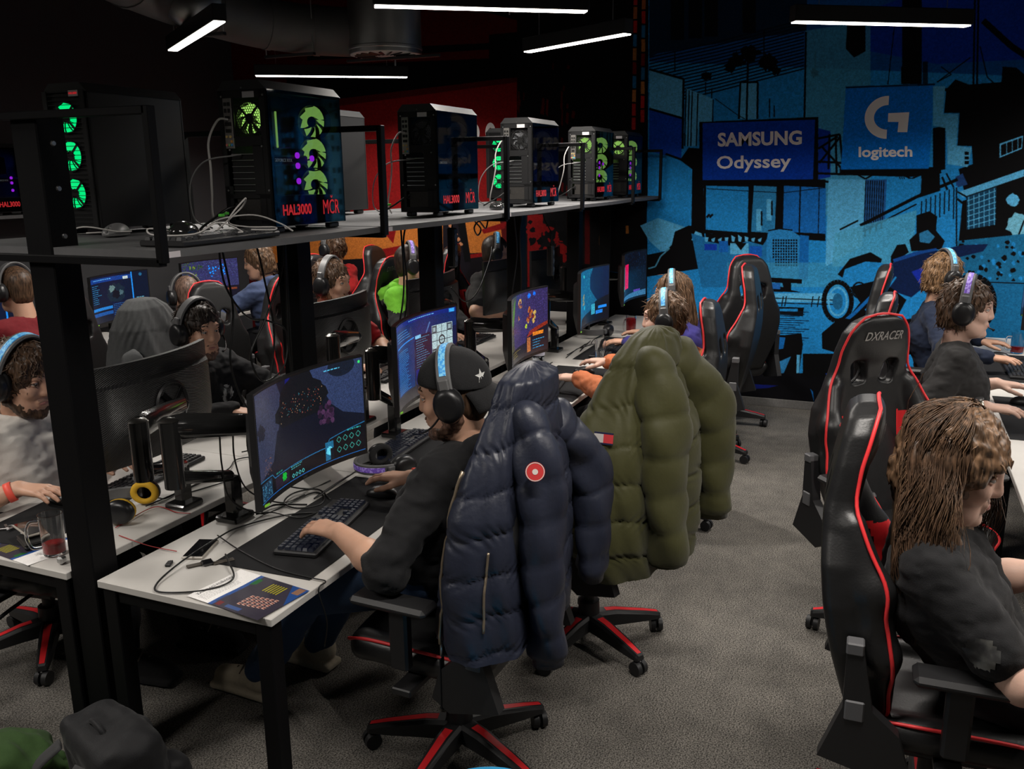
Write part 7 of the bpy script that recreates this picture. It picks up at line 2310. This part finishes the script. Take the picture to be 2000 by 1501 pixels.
# energy drink can
cn = empty('drink_can', (4.405, 1.877, 0.740)); tag(cn, 'blue and silver energy drink can behind the navy jacket', 'can')
MB().lathe([(0, 0), (.023, 0), (.0265, .006), (.0265, .12), (.023, .131), (.021, .131), (.02, .128), (0, .128)], 24).build('can_body', mat('can_blue', (.02, .05, .30), .25, metal=.8), cn, True, autosmooth=40)
MB().lathe([(.0267, .03), (.0267, .055)], 24).build('can_band', mat('can_silver', (.5, .5, .52), .3, metal=.9), cn, True)
MB().lathe([(0, .129), (.021, .130), (.0232, .132), (.0225, .134)], 24).build('can_lid', M_steel, cn, True)
# water bottle
bo = empty('water_bottle', (5.287, 2.068, 0.742)); tag(bo, 'clear plastic water bottle with blue cap beside the purple battlefield screen', 'bottle')
MB().lathe([(0, .004), (.034, 0), (.040, .01), (.041, .06), (.038, .075), (.041, .09), (.041, .16), (.038, .19), (.022, .235), (.0145, .25), (.0145, .268)], 24).build('bottle_wall', mat('pet_plastic', (.85, .90, .95), .05, trans=1.0, ior=1.2), bo, True, autosmooth=60)
MB().lathe([(0, .006), (.037, .006), (.038, .09), (0, .09)], 20).build('water', M_water, bo, True, autosmooth=40)
MB().lathe([(.0415, .10), (.0417, .15)], 24).build('bottle_label', mat('label_pale', (.5, .52, .62), .5), bo, True)
MB().lathe([(0, .268), (.0165, .268), (.0165, .248), (.0145, .248)][::-1], 16).build('bottle_cap', mat('cap_blue', (.03, .22, .65), .4), bo)
# headsets lying on desks
def desk_headset(c, ang, strap, label, cush=None):
    H = np.array((c[0], c[1], DZ + .060)); Rm = np.array([[0, math.cos(R(ang)), -math.sin(R(ang))], [0, math.sin(R(ang)), math.cos(R(ang))], [1, 0, 0]], float)
    t = headset(H, Rm, strap, label, 1.1, False, 'headsets lying on desks')
    return t
desk_headset((3.16, 1.93), 60, 'purple', 'grey headset with violet strap lying beside the mouse hand')
hb = desk_headset((2.36, 2.60), 20, 'none', 'black headset with yellow cushions lying under the first monitor arm')
for c in hb.children:
    for k in c.children:
        if k.name.startswith('ear_cushion'): k.data.materials[0] = mat('cushion_yellow', (.62, .36, .02), .7)
desk_headset((6.62, 2.10), 80, 'none', 'black headset lying near the mug of red tea')

# ------------------------------------------------------------------ cables
M_cable = mat('cable_black', (.008, .008, .008), .4)
M_cablew = mat('cable_white', (.50, .48, .46), .45)
M_cabler = mat('cable_red', (.35, .02, .02), .5)
def cable(pts, label, r=.003, m=None, group='loose cables', n=7):
    P = smooth_path(pts, n)
    t = MB().tube(P, r, 6).build('cable', m or M_cable, None, True)
    return tag(t, label, 'cable', group)
cable([(2.653, 2.101, 0.745), (2.800, 2.085, 0.745), (2.787, 2.022, 0.745), (2.701, 1.979, 0.745), (2.636, 2.040, 0.745), (2.661, 2.119, 0.750), (2.762, 2.145, 0.750), (2.832, 2.082, 0.750), (2.763, 1.973, 0.745)], 'coiled black cable under the dark blue strategy screen', .0035)
cable([(2.538, 2.158, 0.747), (2.571, 2.147, 0.747), (2.627, 2.130, 0.750), (2.676, 2.021, 0.748)], 'short black cable with inline box under the strategy screen', .004)
cable([(2.640, 1.900, 0.747), (2.560, 2.031, 0.747), (2.402, 2.118, 0.747), (2.260, 2.100, 0.762), (2.061, 2.084, 0.757), (1.924, 2.054, 0.747), (1.887, 1.996, 0.747), (1.948, 1.881, 0.747), (2.036, 1.845, 0.752), (2.121, 1.935, 0.762), (2.160, 1.980, 0.762)], 'long black cable looping over the phone on the near desk', .0032)
cable([(2.306, 2.142, 0.747), (2.229, 1.975, 0.747), (2.158, 1.770, 0.747), (2.145, 1.619, 0.747), (2.141, 1.566, 0.746), (2.10, 1.565, .735), (2.12, 1.555, .62), (2.16, 1.60, .50)], 'thin black cable running over the edge of the near desk', .0025)
cable([(2.515, 2.139, 0.750), (2.554, 2.097, 0.750), (2.554, 1.956, 0.750), (2.709, 1.924, 0.750)], 'black cable from the monitor clamp to the keyboard', .0028)
for k, (x, dx) in enumerate(((2.40, .02), (2.47, .05), (2.55, .10))):
    cable([(x - .04, 2.14, 1.12), (x - .02, 2.16, .98), (x + dx, 2.17, .84), (x + dx * 1.8 + .10, 2.13, DZ + .006), (x + dx * 2 + .2, 2.10, DZ + .006)], 'black cable dropping from the first monitor arm, ' + ['left strand', 'middle strand', 'right strand'][k], .0032)
cable([(2.226, 2.548, 0.745), (2.432, 2.566, 0.748), (2.423, 2.442, 0.748), (2.434, 2.384, 0.748)], 'thin red cable of the black headset behind the post', .0018, M_cabler)
cable([(2.177, 2.479, 0.745), (2.147, 2.310, 0.745), (2.142, 2.177, 0.748)], 'thin red cable trailing to the desk gap', .0018, M_cabler)
# towers: white leads at the rear
for k, (x, n) in enumerate(((2.585, 'green lit tower by the spare keyboard'), (3.83, 'first unlit tower'), (5.05, 'second unlit tower'), (6.27, 'fourth tower'), (7.12, 'last tower'))):
    y = 2.01
    cable([(x - .003, y + .166, 2.195), (x - .035, y + .185, 2.19), (x - .055, y + .215, 2.12), (x - .05, y + .22, 2.03), (x - .02, y + .25, 1.95), (x + .02, y + .29, 1.86), (x + .1, y + .32, 1.812)], 'white lead at the back of the ' + n, .004, M_cablew)
    cable([(x - .003, y + .12, 2.075), (x - .03, y + .14, 2.07), (x - .06, y + .24, 2.05), (x - .05, y + .32, 1.97), (x, y + .36, 1.85), (x + .08, y + .35, 1.811)], 'grey lead from the card slot of the ' + n, .003, mat('cable_grey', (.18, .18, .18), .5))
    cable([(x - .003, y + .155, 1.895), (x - .04, y + .165, 1.89), (x - .07, y + .20, 1.86), (x - .04, y + .30, 1.815), (x + .05, y + .34, 1.81)], 'black power lead of the ' + n, .0045)
cable([(2.30, 2.02, 1.83), (2.38, 1.98, 1.90), (2.34, 1.93, 1.93), (2.30, 1.97, 1.86), (2.42, 2.00, 1.835), (2.50, 1.95, 1.83), (2.45, 1.91, 1.825), (2.36, 1.93, 1.83)], 'pale mouse lead curled over the spare keyboard', .0028, M_cablew)
cable([(2.10, 2.02, 1.84), (2.04, 2.05, 1.85), (2.00, 1.99, 1.835), (2.10, 1.93, 1.833), (2.22, 1.94, 1.86), (2.3, 1.92, 1.829), (2.26, 1.90, 1.828)], 'pale lead looping round the spare mouse', .0026, M_cablew)
cable([(2.28, 2.06, 1.83), (2.4, 2.09, 1.86), (2.5, 2.03, 1.87), (2.56, 1.97, 1.84), (2.58, 1.93, 1.812)], 'white lead hanging from the spare keyboard to the shelf edge', .0028, M_cablew)
cable([(2.15, 2.56, 1.81), (2.2, 2.5, 1.84), (2.3, 2.46, 1.82), (2.42, 2.52, 1.812), (2.3, 2.6, 1.812)], 'pale lead of the grey spare mouse', .0026, M_cablew)
for (x, y) in ((2.42, 2.10), (2.56, 2.20), (3.76, 2.24)):
    o = tag(MB().box((x, y, 1.872 if x < 3 else 1.86), (.022, .012, .010), .002).build('cable_tag', mat('tag_green', (.10, .55, .06), .5)), 'small green cable tag ' + {2.42: 'over the spare keyboard', 2.56: 'by the power lead of the green lit tower', 3.76: 'by the first unlit tower'}[x], 'tag', 'green cable tags')
# leads hanging below the rack
hang = [[(2.62, 2.30, 1.766), (2.66, 2.32, 1.60), (2.78, 2.33, 1.46), (2.92, 2.34, 1.42), (3.02, 2.33, 1.36), (2.98, 2.32, 1.22), (2.85, 2.33, 1.18), (2.80, 2.34, 1.30), (2.9, 2.33, 1.44), (3.0, 2.32, 1.60), (3.03, 2.31, 1.766)],
        [(2.70, 2.36, 1.766), (2.74, 2.36, 1.50), (2.70, 2.36, 1.28), (2.78, 2.36, 1.08), (2.9, 2.36, 1.12), (2.98, 2.36, 1.35), (2.94, 2.36, 1.6), (2.9, 2.36, 1.766)],
        [(3.0, 2.29, 1.766), (2.98, 2.29, 1.3), (3.0, 2.29, .95), (2.98, 2.29, .74)], [(3.03, 2.31, 1.766), (3.02, 2.31, 1.2), (3.03, 2.32, .76)],
        [(3.62, 2.1, 1.766), (3.63, 2.1, 1.5), (3.60, 2.12, 1.3), (3.62, 2.2, 1.1)], [(3.70, 2.12, 1.766), (3.64, 2.1, 1.68), (3.66, 2.1, 1.45), (3.64, 2.14, 1.2)],
        [(4.2, 2.0, 1.766), (4.24, 1.98, 1.72), (4.2, 1.98, 1.69), (4.16, 1.98, 1.73), (4.22, 1.98, 1.76), (4.3, 1.98, 1.72), (4.38, 2.0, 1.766)],
        [(5.2, 2.2, 1.766), (5.25, 2.2, 1.5), (5.2, 2.22, 1.2), (5.22, 2.25, .8)], [(5.35, 2.2, 1.766), (5.3, 2.2, 1.6), (5.32, 2.2, 1.3), (5.38, 2.25, 1.1)],
        [(5.0, 2.55, 1.3), (5.1, 2.5, 1.2), (5.3, 2.5, 1.25), (5.6, 2.55, 1.42), (5.75, 2.6, 1.5)]]
for k, pts in enumerate(hang):
    cable(pts, 'black lead hanging below the rack ' + ['in loops before the second post', 'in a wide loop before the second post', 'straight beside the second post', 'close along the second post', 'left of the first unlit tower', 'bent at its top left of the first unlit tower', 'coiled under the shelf edge', 'long before the red splashed wall', 'short before the red splashed wall', 'slack behind the third screen'][k], .0042)
# tangles on the desks behind the screens
g_ = np.random.default_rng(12)
for k, x in enumerate((3.35, 3.78, 4.05, 4.75, 4.95, 5.25, 5.95, 6.2, 6.5, 2.95)):
    pts = [(x + .12 * g_.normal(), 2.10 + .06 * g_.normal(), DZ + .004 + .012 * g_.random()) for _ in range(7)]
    pts = [(p[0], min(max(p[1], 1.93), 2.05), p[2]) for p in pts]
    cable(pts, 'black tangled cable on the desk behind the screens, ' + ['by the lobby screen stand', 'right of the lobby screen stand', 'between lobby and purple screen', 'under the purple screen', 'right of the purple screen', 'by the water bottle', 'under the teal screen', 'right of the teal screen', 'by the mug of red tea', 'beside the lying headset'][k], .003)
for k, x in enumerate((2.55, 2.9, 3.3)):
    pts = [(x + .14 * g_.normal(), 2.62 + .07 * g_.normal(), DZ + .004 + .012 * g_.random()) for _ in range(6)]
    cable([(p[0], min(max(p[1], 2.43), 2.8), p[2]) for p in pts], 'black tangled cable on the polo man side, ' + ['near the headset', 'near the keyboard', 'far end'][k], .003)

# ------------------------------------------------------------------ bags on the floor
def bag():
    t = empty('backpack', (1.69, 2.04, 0), R(-20)); tag(t, 'black backpack with shoulder straps leaning by the first post', 'backpack')
    F = Field((-.24, -.26, -.01), (.26, .26, .50), .009)
    F.rbox((0, 0, .21), (.20, .36, .42), .06, .02, np.array(Matrix.Rotation(R(-10), 3, 'Y'))); F.rbox((.11, 0, .15), (.12, .30, .24), .04, .02, np.array(Matrix.Rotation(R(-10), 3, 'Y')))
    V, Fq = F.mesh(); V = wrinkle(V, Fq, .045, 9, 3); V = wrinkle(V, Fq, .018, 24, 5); V[:, 2] = np.maximum(V[:, 2], .002)
    m = cloth('backpack_nylon', (.011, .011, .012), .6)
    mesh_obj('bag_body', V, Fq, m, t)
    for s in (-1, 1):
        MB().tube(smooth_path([(-.13, s * .08, .36), (-.20, s * .10, .30), (-.21, s * .12, .18), (-.17, s * .13, .07)], 6), .03, 8, flat=.3).build('shoulder_strap', cloth('strap_grey', (.035, .035, .036)), t, True)
    MB().tube(smooth_path([(-.04, -.05, .37), (-.05, -.03, .42), (-.05, .03, .42), (-.04, .05, .37)], 6), .009, 8).build('handle', m, t, True)
    MB().tube(smooth_path([(-.1, -.172, .08), (-.09, -.176, .22), (-.05, -.15, .33), (.02, -.13, .385)], 6), .005, 6).build('zipper', M_zip, t, True)
    MB().box((-.153, -.02, .10), (.006, .06, .022), .002).build('tag_print', mat('tag_pale', (.4, .4, .4), .6), t)
bag()
def garment():
    t = empty('green_sweatshirt', (1.60, 2.62, 0)); tag(t, 'crumpled green sweatshirt lying on the floor left of the first post', 'sweatshirt')
    F = Field((-.34, -.34, -.02), (.34, .34, .34), .009)
    for (x, y, z, a, b, c) in ((0, 0, .08, .22, .2, .12), (-.1, .1, .12, .14, .12, .1), (.1, -.08, .1, .14, .12, .1), (.02, .14, .14, .1, .14, .08), (-.12, -.1, .08, .14, .12, .08)):
        F.ell((x, y, z), (a, b, c), .05)
    F.cap((.05, -.1, .12), (.22, -.22, .05), .06, .05, .04)
    V, Fq = F.mesh(); V = wrinkle(V, Fq, .09, 9, 3, (1, .6, 1.5)); V = wrinkle(V, Fq, .035, 22, 5, (1.4, .6, 1)); V[:, 2] = np.maximum(V[:, 2], .002)
    mesh_obj('garment', V, Fq, cloth('green_fleece', (.030, .062, .018)), t)
    MB().tube(smooth_path([(.02, -.02, .21), (.10, -.05, .20), (.16, -.12, .15), (.2, -.2, .10)], 5), .018, 8).build('cuff', cloth('green_rib', (.026, .055, .016)), t, True)
garment()
st = empty('blue_pouf', (1.72, .815, 0)); tag(st, 'round bright blue pouf in the aisle', 'pouf')
MB().lathe([(0, 0), (.19, 0), (.215, .03), (.22, .22), (.215, .40), (.19, .435), (.10, .447), (0, .449)], 36).build('cushion', cloth('pouf_blue', (.02, .28, .55)), st, True)
MB().lathe([(.2165, .395), (.2215, .40), (.2165, .405)], 36).build('seam', cloth('pouf_seam', (.015, .2, .42)), st, True)
bpy.data.objects.remove(_kt); bpy.data.objects.remove(_kl)
